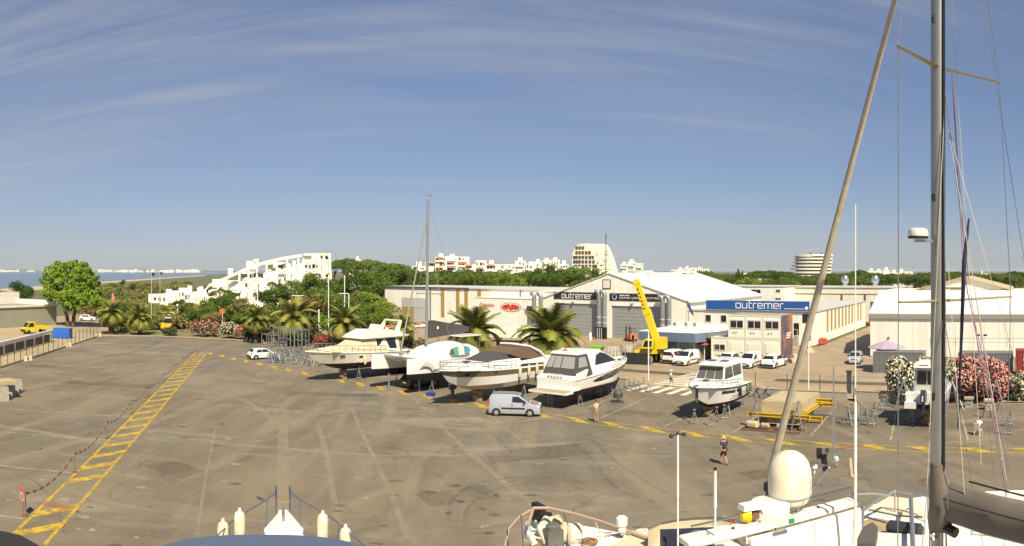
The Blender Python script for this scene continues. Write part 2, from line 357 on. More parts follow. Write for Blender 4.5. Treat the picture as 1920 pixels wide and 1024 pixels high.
# worn trench covers and pale seams in the asphalt
m = MB()
def band(m, pts, wd, z):
    P = [Vector(p) for p in pts]
    for i in range(len(P) - 1):
        d = (P[i + 1] - P[i]).normalized(); n = Vector((-d.y, d.x, 0)) * wd / 2
        a, b, c, e = P[i] - n, P[i + 1] - n, P[i + 1] + n, P[i] + n
        m.add([(q.x, q.y, z) for q in (a, b, c, e)], [(0, 1, 2, 3)])
band(m, [gp(531, 1100), gp(531, 795)], .72, .006)
struct('trench_cover', m, decal('trench_fill', (.34, .28, .195), .28, .5, .6, cov=.55))
seamm = decal('worn_seam', (.40, .335, .23), .38, .62, .8, cov=.62)
m = MB()
for k, (pts, wd) in enumerate([([gp(518, 795), gp(495, 772), gp(455, 748), gp(430, 742)], .55), ([gp(545, 795), gp(580, 780), gp(670, 765), gp(800, 778)], .45), ([gp(595, 795), gp(612, 850), gp(625, 930), gp(634, 985)], .35),
        ([gp(690, 835), gp(735, 930), gp(765, 1010)], .32), ([gp(810, 783), gp(880, 850), gp(1005, 955)], .42), ([gp(800, 770), gp(760, 735), gp(690, 715)], .3), ([gp(905, 770), gp(950, 805), gp(985, 835)], .26),
        ([gp(405, 800), gp(385, 900), gp(370, 1000)], .16), ([gp(660, 765), gp(672, 800), gp(690, 835)], .3)]):
    band(m, pts, wd, .007 + k * .0015)
struct('pavement_seam', m, seamm)
m = MB()
for k, (cxx, cyy, rx, ry) in enumerate([(835, 790, 4.5, 1.6), (240, 660, 7, 2.0), (215, 645, 9, 1.2), (760, 752, 3, 1), (520, 770, 3, .8), (880, 800, 4, .9)]):
    c = gp(cxx, cyy); m.sheet([c + Vector((rx * math.cos(t * PI / 9) * (1 + .3 * math.sin(3 * t + k)), ry * math.sin(t * PI / 9) * (1 + .3 * math.cos(2 * t)), 0)) for t in range(18)], .003 + .0005 * k)
struct('worn_patch', m, decal('dusty_patch', (.42, .35, .24), .42, .62, .35, cov=.75, stretch=(.4, 1)))
m = MB(); rp = random.Random(31)      # squared-off repairs in a different mix, each a sheet of its own height
for k, (px, py, wx, wy, a) in enumerate([(1010, 850, 7, 3, .3), (620, 740, 9, 2.2, .1), (330, 880, 3.2, 2.2, -.4), (1480, 880, 6, 2, .2), (200, 720, 10, 3, .2), (860, 930, 4, 2.4, .5), (1190, 775, 5, 2.5, -.6), (110, 690, 12, 2.5, .15), (1780, 800, 7, 3, -.65), (1560, 790, 5, 4, -.65)]):
    c = gp(px, py); q = Matrix.Rotation(a, 3, 'Z'); m.sheet([c + q @ Vector((x + rp.uniform(-.1, .1), y + rp.uniform(-.1, .1), 0)) for x, y in ((-wx / 2, -wy / 2), (0, -wy / 2), (wx / 2, -wy / 2), (wx / 2, wy / 2), (0, wy / 2), (-wx / 2, wy / 2))], .0012 + .0002 * k)
struct('asphalt_repair', m, decal('asphalt_repair', (.115, .098, .073), .36, .66, .3, cov=.40))
m = MB()
for k, (px, py, ln_) in enumerate([(1050, 840, 16), (900, 880, 12), (1120, 905, 10), (430, 770, 10), (700, 900, 9), (1300, 845, 12), (260, 700, 14), (80, 830, 8), (1450, 900, 8), (560, 860, 8), (1700, 870, 9), (340, 940, 5)]):
    c = gp(px, py); a = rp.uniform(0, 3.1); P = [c]
    for i in range(int(ln_ * 2.2)): a += rp.uniform(-.55, .55); P.append(P[-1] + Vector((math.cos(a), math.sin(a), 0)) * .45)
    for i in range(len(P) - 1): band(m, [P[i], P[i + 1]], .022 + .02 * rp.random(), .0091 + .00001 * (k * 40 + i))
struct('asphalt_crack', m, decal('asphalt_crack', (.06, .05, .038), .38, .58, 1.2, cov=.6))
m = MB(); tyre = decal('tyre_rubber_mark', (.07, .058, .045), .42, .66, .5, cov=.26)
for k, (pts, wd) in enumerate([([gp(840, 975), gp(850, 935), gp(900, 905), gp(985, 895), gp(1100, 905)], .25), ([gp(870, 990), gp(880, 950), gp(930, 918), gp(1010, 908), gp(1120, 920)], .25), ([gp(1065, 800), gp(1150, 830), gp(1290, 840), gp(1420, 832)], .22), ([gp(1080, 818), gp(1180, 846), gp(1320, 856)], .22), ([gp(1060, 822), gp(1110, 860), gp(1150, 910), gp(1200, 935)], .25), ([gp(1100, 815), gp(1160, 870), gp(1250, 925)], .25), ([gp(395, 740), gp(340, 760), gp(300, 790), gp(330, 805)], .2), ([gp(120, 1000), gp(105, 950), gp(60, 900), gp(-20, 870)], .2), ([gp(240, 665), gp(300, 640)], 1.2), ([gp(700, 720), gp(760, 745), gp(900, 800), gp(960, 850)], .22)]):
    P = [Vector(p) for p in pts]; Q = []
    for i in range(len(P) - 1):
        a, b, c, e = P[max(i - 1, 0)], P[i], P[i + 1], P[min(i + 2, len(P) - 1)]
        for f in [j / 6 for j in range(6)]: Q.append(.5 * ((2 * b) + (c - a) * f + (2 * a - 5 * b + 4 * c - e) * f * f + (3 * b - a - 3 * c + e) * f ** 3))
    band(m, Q + [P[-1]], wd, .0085 + .0003 * k)
struct('tyre_mark', m, tyre)
m = MB(); ro = random.Random(77)
for k in range(80):
    c = gp(ro.uniform(-20, 1900), 665 + 360 * ro.random() ** .8); s_ = ro.uniform(.08, .45); a_ = ro.random() * 6
    m.sheet([c + Vector((s_ * math.cos(t * PI / 4 + a_) * ro.uniform(.5, 1.6), s_ * math.sin(t * PI / 4 + a_) * ro.uniform(.3, 1), 0)) for t in range(8)], .0105 + k * 1e-5)
o = struct('oil_stain', m, decal('oil_stain', (.06, .05, .04), .36, .66, 1.5, cov=.5))
m = MB()
for k in range(60):
    c = gp(ro.uniform(-20, 1900), 665 + 360 * ro.random() ** .8); s_ = ro.uniform(.06, .4); a_ = ro.random() * 6
    m.sheet([c + Vector((s_ * math.cos(t * PI / 4 + a_) * ro.uniform(.5, 1.6), s_ * math.sin(t * PI / 4 + a_) * ro.uniform(.3, 1), 0)) for t in range(8)], .0125 + k * 1e-5)
o = struct('paint_spot', m, decal('paint_spot', (.56, .49, .36), .40, .60, 1.5, cov=.6))
# ---- painted markings
yel = decal('yellow_marking', (.58, .385, .045), .40, .545, 1.3, cov=.9)
whm = decal('white_marking', (.56, .50, .39), .42, .58, 1.2, cov=.8)
whz = decal('zebra_paint', (.74, .69, .57), .34, .46, 1.2, cov=.95)
redm = decal('red_marking', (.42, .15, .10), .40, .58, 1.2, cov=.6)
def ladder(m, p, q, wd, step, bar, lw, skew, z, skip=()):
    """two edge lines and slanted bars between them"""
    p, q = Vector(p), Vector(q); d = (q - p).normalized(); n = Vector((-d.y, d.x, 0)); Ln = (q - p).length
    for sg in (-1, 1): band(m, [p + n * sg * wd / 2, q + n * sg * wd / 2], lw, z)
    x = .3 + max(0, -skew); i = 0
    while x < Ln - bar - max(0, skew):
        if i not in skip:
            h = wd / 2 - lw * .35
            m.add([(c.x, c.y, z + .002) for c in (p + d * x - n * h, p + d * (x + bar) - n * h, p + d * (x + bar + skew) + n * h, p + d * (x + skew) + n * h)], [(0, 1, 2, 3)])
        x += step; i += 1
m = MB(); cor = gp(378, 661)
ladder(m, gp(48, 1018), cor, 1.75, 2.9, 1.0, .2, -1.7, .016, (2,)); struct('yellow_hatching', m, yel)
ladder_end = ab(60, 48.6)
m = MB(); ladder(m, gp(384, 661), ladder_end, 1.3, 3.4, 1.25, .12, -1.9, .016); struct('yellow_hatching', m, yel)
m = MB()
for px, py in ((102, 948), (1592, 838), (492, 696)): c = gp(px, py); m.sheet([c + Vector((x, y, 0)) for x, y in ((-1.1, -.35), (1.0, -.35), (1.2, .35), (-.9, .35))], .021)
struct('red_marking', m, redm)
m = MB()
for (x0, y0, x1, y1) in ((-40, 962, 55, 975), (-60, 866, 145, 888), (-60, 804, 205, 826), (-60, 760, 245, 782), (60, 733, 278, 750), (60, 708, 305, 722), (60, 688, 330, 701), (170, 660, 362, 664), (250, 650, 385, 655), (60, 690, 200, 696)):
    band(m, [gp(x0, y0), gp(x1, y1)], .13, .0145)
for (x0, y0, x1, y1) in ((1125, 785, 1215, 745), (1245, 800, 1295, 778), (1375, 812, 1440, 765), (1520, 818, 1560, 772), (1670, 826, 1680, 775), (1815, 826, 1800, 770), (980, 790, 1105, 770), (1100, 765, 1150, 745)):
    band(m, [gp(x0, y0), gp(x1, y1)], .14, .0145)
struct('parking_line', m, whm)
m = MB()
for i in range(7): a = -36.5 + i * 1.5; m.sheet([ab(a, 63.6), ab(a + .6, 63.6), ab(a + .6, 67.6), ab(a, 67.6)], .014)
for i in range(9): b = 68.6 + i * 1.12; m.sheet([ab(-36, b), ab(-31, b), ab(-31, b + .5), ab(-36, b + .5)], .018)
struct('zebra_crossing', m, whz)
# far shore and hills across the bay
m = MB()
hillm = mat('far_hill', (.13, .14, .08), .95, var=.3, scale=.002)
def ridge(m, px0, px1, D, h, n, seed, dep=600):
    r = random.Random(seed); P = []
    for i in range(n + 1):
        f = i / n; px = px0 + (px1 - px0) * f
        e = math.sin(PI * f) ** .6 * h * (.75 + .25 * math.sin(f * 9 + seed) + r.uniform(-.06, .06))
        P.append((gd(px, D, -.6), gd(px, D + dep * .5, max(e, .5)), gd(px, D + dep, -.6)))
    m.rings([list(p) for p in P], cap=False, closed=False)
ridge(m, 170, 395, 9500, 38, 30, 3, 1500); ridge(m, -80, 90, 12500, 55, 26, 8, 2000); ridge(m, 240, 560, 7000, 20, 26, 5, 900)
struct('hills', m, hillm, smooth=True)
m = MB(); ridge(m, 185, 420, 6200, 5, 24, 2, 500); ridge(m, -60, 75, 8000, 6, 16, 4, 600); struct('far_shore', m, mat('far_shore', (.36, .30, .20), .95, var=.3, scale=.004), smooth=True)
# ------------------------------------------------------------------ halls and buildings on the grid
wallm = mat('white_cladding', (.88, .84, .73), .6, var=.05, scale=.25)
roofc = mat('roof_white', (.82, .785, .66), .55, var=.06, scale=.2)
def ribs(parent, x0, x1, step, z0, z1, y=-.012, m=None):
    """standing seams of sheet cladding, one slim rib each"""
    me = MB().b2(0, .045, -.02, 0, 0, z1 - z0).mesh('cladding_rib', m or wallm); x = x0
    while x < x1: link('cladding_rib', me, parent, (x, y, z0)); x += step
def streaky(m, k=.16):
    t = m.node_tree; b = t.nodes['Principled BSDF']; src = b.inputs['Base Color'].links[0].from_socket; tc = N(t, 'ShaderNodeTexCoord'); mp = N(t, 'ShaderNodeMapping'); mp.inputs['Scale'].default_value = (1.2, 1.2, .07); t.links.new(tc.outputs['Object'], mp.inputs[0]); n = N(t, 'ShaderNodeTexNoise'); n.inputs['Scale'].default_value = 1.0; n.inputs['Detail'].default_value = 7; t.links.new(mp.outputs[0], n.inputs['Vector'])
    r = N(t, 'ShaderNodeMapRange'); t.links.new(n.outputs[0], r.inputs[0]); r.inputs[1].default_value = .45; r.inputs[2].default_value = .75; r.inputs[4].default_value = k * 2; x = N(t, 'ShaderNodeMix', data_type='RGBA'); t.links.new(r.outputs[0], x.inputs[0]); t.links.new(src, x.inputs[6]); x.inputs[7].default_value = (.55, .47, .34, 1); t.links.new(x.outputs[2], b.inputs['Base Color'])
streaky(wallm)
wallc = mat('cream_render', (.84, .78, .64), .8, var=.12, scale=.3)
streaky(wallc, .1)
roofm = mat('roof_sheet', (.82, .785, .66), .55, var=.06, scale=.2)
signk = mat('black_sign', (.022, .017, .022), .5)
signb = mat('blue_sign', (.018, .10, .34), .45, var=.15, scale=.5)
letw = mat('white_letters', (.82, .80, .77), .5)
shutter = mat('grey_shutter', (.34, .35, .33), .5, .2, var=.06, scale=1)
bluegrey = mat('blue_grey_fascia', (.15, .19, .28), .5, var=.1)
redp = mat('red_print', (.65, .06, .03), .5)
lightgrey = mat('light_grey', (.52, .51, .47), .6)
ochre = mat('ochre_timber', (.42, .29, .09), .7, var=.25, scale=2)
framew = mat('window_frame', (.72, .70, .64), .5)
curtain = mat('pale_blind', (.46, .47, .44), .7)
orangea = mat('orange_awning', (.62, .20, .08), .8)
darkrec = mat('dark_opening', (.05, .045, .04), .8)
def bldg(name, label, a, b, cat='building', group=None): return thing(name, label, cat, ab(a, b), TH, group)
def window(parent, x0, x1, z0, z1, y=-.02, panes=2, m=glass, depth=.05):
    f = MB(); t = .07
    f.b2(x0 - t, x1 + t, y - depth, y, z0 - t, z0); f.b2(x0 - t, x1 + t, y - depth, y, z1, z1 + t); f.b2(x0 - t, x0, y - depth, y, z0, z1); f.b2(x1, x1 + t, y - depth, y, z0, z1)
    w_ = (x1 - x0) / panes
    for i in range(1, panes): f.b2(x0 + w_ * i - t / 2, x0 + w_ * i + t / 2, y - depth, y, z0, z1)
    o = f.build('window', framew, parent)
    for i in range(panes):
        p = MB(); p.b2(x0 + w_ * i + (t / 2 if i else 0) + .003, x0 + w_ * (i + 1) - (t / 2 if i < panes - 1 else 0) - .003, y - depth * .45, y - .004, z0 + .003, z1 - .003); p.build('pane', m, o)
    return o
def stroke(m, pts, wd, y, t):
    """flat lettering stroke in the x-z plane"""
    for i in range(len(pts) - 1):
        p, q = Vector((pts[i][0], 0, pts[i][1])), Vector((pts[i + 1][0], 0, pts[i + 1][1])); d = (q - p).normalized(); n = Vector((-d.z, 0, d.x)) * wd / 2
        e = d * wd / 2 * .98
        m.ext([(c.x, y - .0004 * i, c.z) for c in (p - e - n, q + e - n, q + e + n, p - e + n)], (0, -t, 0))
GLY = {'o': [[(.12, 0), (.88, 0), (1, .12), (1, .88), (.88, 1), (.12, 1), (0, .88), (0, .12), (.12, 0)]], 'u': [[(0, 1), (0, .12), (.12, 0), (1, 0), (1, 1)]],
       't': [[(.1, 1.4), (.1, .12), (.22, 0), (.62, 0)], [(.1, 1), (.62, 1)]], 'r': [[(0, 0), (0, .88), (.12, 1), (.6, 1)]],
       'e': [[(.95, 0), (.12, 0), (0, .12), (0, .88), (.12, 1), (.88, 1), (1, .88), (1, .5), (0, .5)]], 'm': [[(0, 0), (0, 1), (1.48, 1), (1.6, .88), (1.6, 0)], [(.8, 1), (.8, 0)]]}
GW = {'o': 1, 'u': 1, 't': .62, 'r': .6, 'e': 1, 'm': 1.6}
def techno(parent, s, xc, zc, h, y, m, xs=1.0):
    tot = sum(GW[c] for c in s) + .42 * (len(s) - 1); x = xc - tot * h * xs / 2; mb = MB()
    for c in s:
        for st in GLY[c]: stroke(mb, [(x + px * h * xs, zc - h / 2 + pz * h) for px, pz in st], .17 * h, y, .03)
        x += (GW[c] + .42) * h * xs
    return mb.build('lettering', m, parent)
# ---- the big gabled hangar
A0, B0 = -82.7, 112.5
hg = bldg('hangar', 'long white gabled boat hangar with two black name boards', A0, B0)
W_, ER, RR, DP = 30.3, 6.75, 11.5, 38.0
m = MB(); rx = 14.7
wx = [(0, 0), (2.6, 0), (2.6, 5.95), (12.7, 5.95), (12.7, 0), (15.2, 0), (15.2, 5.75), (25.4, 5.75), (25.4, 0), (W_, 0), (W_, ER), (rx, RR), (0, ER)]
m.ext([(x, 0, z) for x, z in wx], (0, .4, 0)); m.b2(W_ - .35, W_ - .003, .4, DP, 0, ER - .1); m.b2(0.003, .35, .4, DP, 0, ER - .1); m.ext([(0.4, DP, 0), (W_ - .4, DP, 0), (W_ - .4, DP, ER - .1), (rx, DP, RR - .1), (.4, DP, ER - .1)], (0, -.3, 0))
m.build('wall', wallm, hg)
for sg, x1 in ((-1, -.3), (1, W_ + .3)):
    r = MB(); z1 = ER - .12
    r.ext([(rx, -.12, RR + .02), (x1, -.12, z1 + .02), (x1, DP + .2, z1 + .02), (rx, DP + .2, RR + .02)], (0, 0, .14)); ro = r.build('roof', roofm, hg)
    for k in range(1, 19):
        q = MB(); y = k * 2.0; q.ext([(rx, y, RR + .161), (x1, y, z1 + .161), (x1, y + .07, z1 + .161), (rx, y + .07, RR + .161)], (0, 0, .05))
        q.build('roof_seam', roofm, ro)
r = MB(); r.tube([(W_ + .36, -.1, ER - .14), (W_ + .36, DP, ER - .14)], .12, 6); r.build('gutter', lightgrey, hg)
for i, (x, y) in enumerate(((14.7, 14), (15.2, 30), (14.9, 33.5))):
    r = MB(); r.slab([(x - 1.2, RR + .0, 1.4), (x + 1.2, RR + .0, 1.4), (x + .8, RR + .5, 1.4), (x - .8, RR + .5, 1.4)]); o = r.build('roof_vent', roofm, hg); o.location = (0, y, 0)
for k, (x0, x1, zt) in enumerate(((2.6, 12.7, 5.95), (15.2, 25.4, 5.75))):
    fr = MB(); fr.b2(x0, x1, .3, .36, 0, zt); d = fr.build('roller_door', shutter, hg); n = 9
    for i in range(n):
        q = MB(); q.b2(x0 + .01, x1 - .01, .22, .298, zt * i / n + .02, zt * (i + 1) / n - .02); q.build('door_panel', shutter, d)
s1 = MB(); s1.b2(2.6, 12.9, -.10, -.02, 6.75, 8.05); s1 = s1.build('sign', signk, hg); techno(s1, 'outremer', 7.8, 7.3, .72, -.11, letw, .885)
s2 = MB(); s2.b2(14.9, 25.3, -.10, -.02, 6.7, 8.0); s2 = s2.build('sign', signk, hg)
text('lettering', 'GRAND LARGE YACHTING', letw, s2, (20.95, -.125, 7.2), (R(90), 0, 0), .5, fit=8.0, sp=1.25)
q = MB()
for k, (x0_, x1_) in enumerate(((16.95, 17.9), (17.98, 18.2), (18.28, 19.0))): q.b2(x0_, x1_, -.125, -.105, 7.58, 7.72)
q.build('small_print', letw, s2)
mb = MB()
for k in range(26):
    a0, a1 = 2 * PI * k / 26 + .5, 2 * PI * (k + 1) / 26 + .5; wd = .05 + .17 * k / 26
    mb.ext([(15.95 + r_ * math.cos(t), -.125, 7.35 + r_ * math.sin(t)) for r_, t in ((.5 - wd, a0), (.5, a0), (.5, a1), (.5 - wd, a1))], (0, -.02, 0))
mb.build('ring_emblem', mat('pale_blue_print', (.35, .5, .75), .5), s2)
f = MB(); f.b2(13.4, 15.1, -.08, -.02, 8.75, 10.45); f = f.build('framed_panel', signk, hg); q = MB(); q.b2(13.55, 14.95, -.11, -.082, 8.9, 10.3); q.build('panel_face', mat('panel_white', (.72, .66, .58), .6), f)
def duct(parent, x, y, ztop, m_=galv):
    d = MB(); d.tube([(x, y, 0.5), (x, y, ztop - .9), (x, y, ztop - .45), (x - .12, y - .05, ztop - .15), (x - .4, y - .1, ztop), (x - .75, y - .12, ztop + .08)], [.42, .42, .42, .40, .36, .36], 12); o = d.build('exhaust_duct', m_, parent, True)
    e = MB(); e.lathe([(.30, 0), (.33, .02), (.33, .05), (.30, .06)], 12, (x - .76, y - .12, ztop + .08), 'X'); e.build('duct_mouth', black, o)
    for zz_ in (1.6, 2.6, 3.6):
        e = MB(); e.lathe([(.43, 0), (.455, .02), (.455, .14), (.43, .16)], 12, (x, y, zz_)); e.build('duct_collar', lightgrey, o, True)
    for zz_ in (3.4,):
        e = MB(); e.b2(x - .03, x + .03, y, .0, zz_, zz_ + .06); e.build('wall_bracket', galv, o)
for x in (13.15, 14.3): duct(hg, x, -.9, 8.3)
for x in (25.95, 27.2): duct(hg, x, -.9, 7.6)
for x in (-1.2, .35): duct(hg, x, -1.2, 7.6)
for x in (7.0, 19.6):
    q = MB(); q.box((x, -.2, 6.35), (.5, .35, .12)); q.ball((x, -.35, 6.3), .2, 8, 5); q.build('flood_lamp', lightgrey, hg)
ribs(hg, .4, 2.4, .65, .05, 6.6); ribs(hg, 26.1, 30.2, .65, .05, 6.2)
for x0_, x1_ in ((0, 14.7), (14.7, W_)):
    v_ = MB(); z_ = lambda x: RR - abs(x - rx) / (rx if x < rx else W_ - rx) * (RR - ER)
    v_.ext([(x0_, -.16, z_(x0_) - .02), (x1_, -.16, z_(x1_) - .02), (x1_, -.16, z_(x1_) + .16), (x0_, -.16, z_(x0_) + .16)], (0, .03, 0)); v_.build('verge_trim', lightgrey, hg)
# ---- the warehouse with the motorcycle makers' marks
wh = bldg('warehouse', 'long flat-roofed white warehouse with ochre wall strips and red brand marks', -134.4, 118)
L_ = 46.6
m = MB(); m.b2(0, L_, 0, 18, -.1, 8.1); m.build('wall', wallm, wh)
ribs(wh, .6, 33.5, 1.0, .05, 7.9)
r = MB(); r.b2(-.25, L_ + .1, -.25, 18.2, 8.1, 8.32); r.build('roof', lightgrey, wh)
r = MB(); r.b2(-.27, L_ * .6, -.3, -.253, 8.02, 8.34); r.build('roof_trim', mat('dark_trim', (.09, .085, .09), .6), wh)
d = MB(); d.b2(6.2, 15.2, -.08, -.02, 0, 5.6); d = d.build('sliding_door', mat('tinted_door', (.28, .26, .24), .3), wh)
for i, (x0, x1, z0, z1, mm_) in enumerate(((6.3, 10.3, 0.1, 3.4, ochre), (10.4, 12.6, .1, 3.4, curtain), (6.3, 10.3, 3.5, 5.5, curtain), (10.4, 15.1, 3.5, 5.5, lightgrey), (12.7, 15.1, .1, 3.4, curtain))):
    q = MB(); q.b2(x0, x1, -.12, -.085, z0, z1); q.build('door_pane', mm_, d)
for i, (x, zb) in enumerate(((19.75, 1.6), (24.4, 1.6), (26.9, 1.6), (30.7, 4.2))):
    q = MB(); q.b2(x - .5, x + .5, -.07, -.01, zb, 7.9); q.build('wall_strip', ochre, wh)
for x in (15.9, 42.0):
    q = MB(); q.tube([(x, -.12, 8), (x, -.12, .2)], .13, 6); q.build('downpipe', mat('dark_trim', (.09, .085, .09), .6), wh)
ann = MB(); ann.b2(33.8, 49.5, -5, -.02, 0, 6.5); ann = ann.build('showroom_annex', wallm, wh)
r = MB(); r.b2(33.7, 49.55, -5.1, -.03, 6.5, 6.62); r.build('annex_roof', wallm, ann)
text('lettering', 'YAMAHA', redp, ann, (37.65, -5.03, 4.95), (R(90), 0, 0), 1.0, fit=3.2)
q = MB()
for k in range(20):
    a0, a1 = 2 * PI * k / 20, 2 * PI * (k + 1) / 20; q.ext([(35.55 + r_ * math.cos(t), -5.005, 4.95 + r_ * math.sin(t)) for r_, t in ((.36, a0), (.48, a0), (.48, a1), (.36, a1))], (0, -.03, 0))
for k in range(3): a = R(90 + 120 * k); q.box((35.55 + .17 * math.cos(a), -5.02, 4.95 + .17 * math.sin(a)), (.40, .03, .1), ry=-a)
q.build('fork_emblem', redp, ann)
def ell(cx_, cz, rx_, rz_, n=28): return [(cx_ + rx_ * math.cos(2 * PI * k / n), cz + rz_ * math.sin(2 * PI * k / n)) for k in range(n)]
for nm, rr, mm_, yy in (('oval_border', (2.75, .92), signk, -5.005), ('oval_ring', (2.6, .82), letw, -5.03), ('oval_field', (2.3, .64), redp, -5.055)):
    q = MB(); q.ext([(x, yy, z) for x, z in ell(43.4, 4.75, *rr)], (0, -.022, 0)); q.build(nm, mm_, ann)
q = MB()
for pts in ([(42.5, 4.1), (42.8, 4.5), (43.1, 4.1)], [(43.9, 4.1), (44.2, 4.38), (44.6, 4.15)]): q.ext([(x, -5.08, z) for x, z in pts], (0, -.02, 0))
q.ext([(43.25, -5.08, 5.42), (43.5, -5.08, 5.42), (43.45, -5.08, 5.0), (43.3, -5.08, 5.0)], (0, -.02, 0)); q.build('emblem_cut', letw, ann)
q = MB()
for x0, x1, z0 in ((41.8, 43.1, 4.95), (41.6, 42.5, 4.7), (43.7, 44.8, 4.95), (44.1, 45.0, 4.6)): q.ext([(x0, -5.08, z0), (x1, -5.08, z0 + .06), (x1 - .05, -5.08, z0 + .16), (x0 + .1, -5.08, z0 + .1)], (0, -.02, 0))
q.build('emblem_stroke', mat('dark_red_print', (.28, .02, .015), .5), ann)
q = MB(); q.ext([(47.2, -5.005, 4.15), (49.3, -5.005, 4.15), (49.5, -5.005, 5.15), (47.45, -5.005, 5.15)], (0, -.03, 0)); bb = q.build('black_panel', signk, ann)
text('lettering', 'JET SKI', letw, bb, (48.4, -5.045, 4.66), (R(90), 0, 0), .75, shear=.2, fit=1.75)
lk = bldg('link_building', 'low white flat-roofed link between warehouse and gabled hangar', -87.75, 119.5)
m = MB(); m.b2(0, 4.9, 0, 12, 0, 7.7); m.build('wall', wallm, lk); m = MB(); m.b2(-.03, 4.9, -.1, 12, 7.7, 7.85); m.build('roof', lightgrey, lk)
# ---- the low office with the long blue sign
of = bldg('office_building', 'low white office with long blue name board and slatted side wall', -52.2, 112.6)
Lo = 21.7; Dp = 44
m = MB(); m.b2(0, Lo, 0, Dp, 0, 5.4); m.build('wall', wallm, of); r = MB(); r.b2(.15, Lo - .15, .15, Dp - .1, 5.4, 5.46); r.build('roof', lightgrey, of)
r = MB(); r.b2(-.1, Lo + .1, -.16, -.02, 5.3, 5.5); r.b2(Lo + .004, Lo + .15, -.02, Dp, 5.3, 5.5); r.build('roof_trim', lightgrey, of)
s3 = MB(); s3.b2(3.3, 21.2, -.35, -.2, 5.56, 7.1); s3 = s3.build('sign', signb, of); techno(s3, 'outremer', 12.75, 6.3, .8, -.36, letw, .98)
q = MB(); q.b2(17.0, 20.4, -.37, -.352, 5.86, 5.95); q.build('strap_line', letw, s3)
q = MB(); q.lathe([(.2, 0), (.27, 0), (.27, .02), (.2, .02)], 16, (20.75, -.37, 6.05), 'Y'); q.build('ring_emblem', letw, s3)
for x in (5, 9, 13, 17):
    q = MB(); q.tube([(x, -.2, 7.0), (x, 1.6, 5.46)], .05, 5); q.build('sign_strut', galv, s3)
for i, x in enumerate((3.1, 5.9, 8.8)): window(of, x, x + .95, 3.5, 4.6, panes=1)
window(of, 17.2, 18.1, 2.5, 3.2, panes=1)
q = MB(); q.b2(18.55, 19.4, -.06, -.01, 1.7, 3.6); q.build('door', glass, of)
q = MB(); q.b2(20.0, 21.5, -.07, -.01, 3.7, 5.1); q.build('dark_board', signk, of)
q = MB(); q.b2(20.35, 21.35, -.07, -.01, .95, 2.1); q = q.build('blue_notice', signb, of); w2 = MB(); w2.b2(20.45, 21.2, -.085, -.072, 1.05, 1.4); w2.build('notice_text', letw, q)
q = MB()
for i in range(6): q.b2(17.6 + i * .3, 17.9 + i * .3, -1.0, -.03, 0, 1.65 - i * .0 if i > 3 else .3 + i * .33)
q.build('steps', concrete, of)
q = MB()
for x, z in ((17.6, .3), (18.5, 1.65), (19.4, 1.65)): q.tube([(x, -1.0, z), (x, -1.0, z + 1.0)], .03, 5)
q.tube([(17.6, -1.0, 1.3), (18.5, -1.0, 2.65), (19.4, -1.0, 2.65)], .03, 5); q.build('handrail', wpaint, of)
for k in range(11):       # vertical timber slats over glazing on the side wall
    q = MB(); y = 9 + k * 2.9; q.b2(Lo + .01, Lo + .14, y, y + .8, 1.6 + .02 * k, 5.1); q.build('wall_slat', ochre, of)
# ---- blue-grey pavilion with a white roof
pv = bldg('pavilion', 'glazed shop pavilion with deep blue-grey fascia and white flat roof', -48.4, 88)
pp = [(0, 0), (8.5, 0), (10.4, 4.5), (10.4, 16), (0, 16)]
m = MB(); m.prism([(.8, .9), (8.0, .9), (9.5, 4.9), (9.5, 15), (.8, 15)], 0, 2.6); m.build('wall', mat('greenish_glass', (.20, .27, .23), .12, spec=.6), pv)
m = MB(); m.prism(pp, 2.5, 3.72); m.build('fascia', bluegrey, pv)
m = MB(); m.prism([(x * .99 + .04, y * .99 + .04) for x, y in pp], 3.72, 3.78); m.build('roof', wallm, pv)
for x in (.9, 3.2, 5.6, 8.0):
    q = MB(); q.b2(x - .06, x + .06, .78, .89, 0, 2.5); q.build('mullion', framew, pv)
for k in range(21):
    q = MB(); q.b2(k * .41, k * .41 + .05, -.05, -.004, 2.52, 3.72); q.build('fascia_rib', bluegrey, pv)
for x, y in ((.6, 9), (2.2, 9.5), (3.7, 9.3)):
    q = MB(); q.b2(x, x + 1.0, y, y + .8, 3.78, 4.5); o = q.build('air_conditioner', wpaint, pv); f = MB(); f.lathe([(.3, 0), (.3, .03)], 12, (x + .5, y - .035, 4.14), 'Y'); f.build('fan_grille', galv, o)
# ---- stacked site cabins used as an office
cb = bldg('cabin_office', 'two-storey office of stacked cream site cabins with printed end wall', -38.2, 89.4)
skirt = mat('navy_skirt', (.02, .03, .09), .6)
def cabin(x, z):
    q = MB(); q.b2(x + .03, x + 2.42, 0, 4.8, z + .05, z + 2.9); o = q.build('cabin', wallc, cb)
    fr = MB()
    for xx in (x + .02, x + 2.33): fr.b2(xx, xx + .1, -.04, -.002, z, z + 2.94)
    for zz_ in (z, z + 2.78): fr.b2(x + .12, x + 2.33, -.04, -.002, zz_, zz_ + .16)
    fr.build('cabin_frame', mat('cabin_cream', (.74, .68, .55), .6), o)
    return o
for i in range(4):
    o = cabin(i * 2.44, .32)
    z0, z1 = (1.7, 2.45) if i == 0 else (1.3, 2.55)
    if i == 0: window(cb, .5, 2.0, 1.55, 2.25, panes=2)
    else:
        q = MB(); q.b2(i * 2.44 + .3, i * 2.44 + 2.1, -.07, -.01, 1.35, 2.55); q.build('roller_blind', wallc, o)
        if i > 1: window(cb, i * 2.44 + .4, i * 2.44 + 2.0, 1.2, 1.32, panes=2, depth=.06)
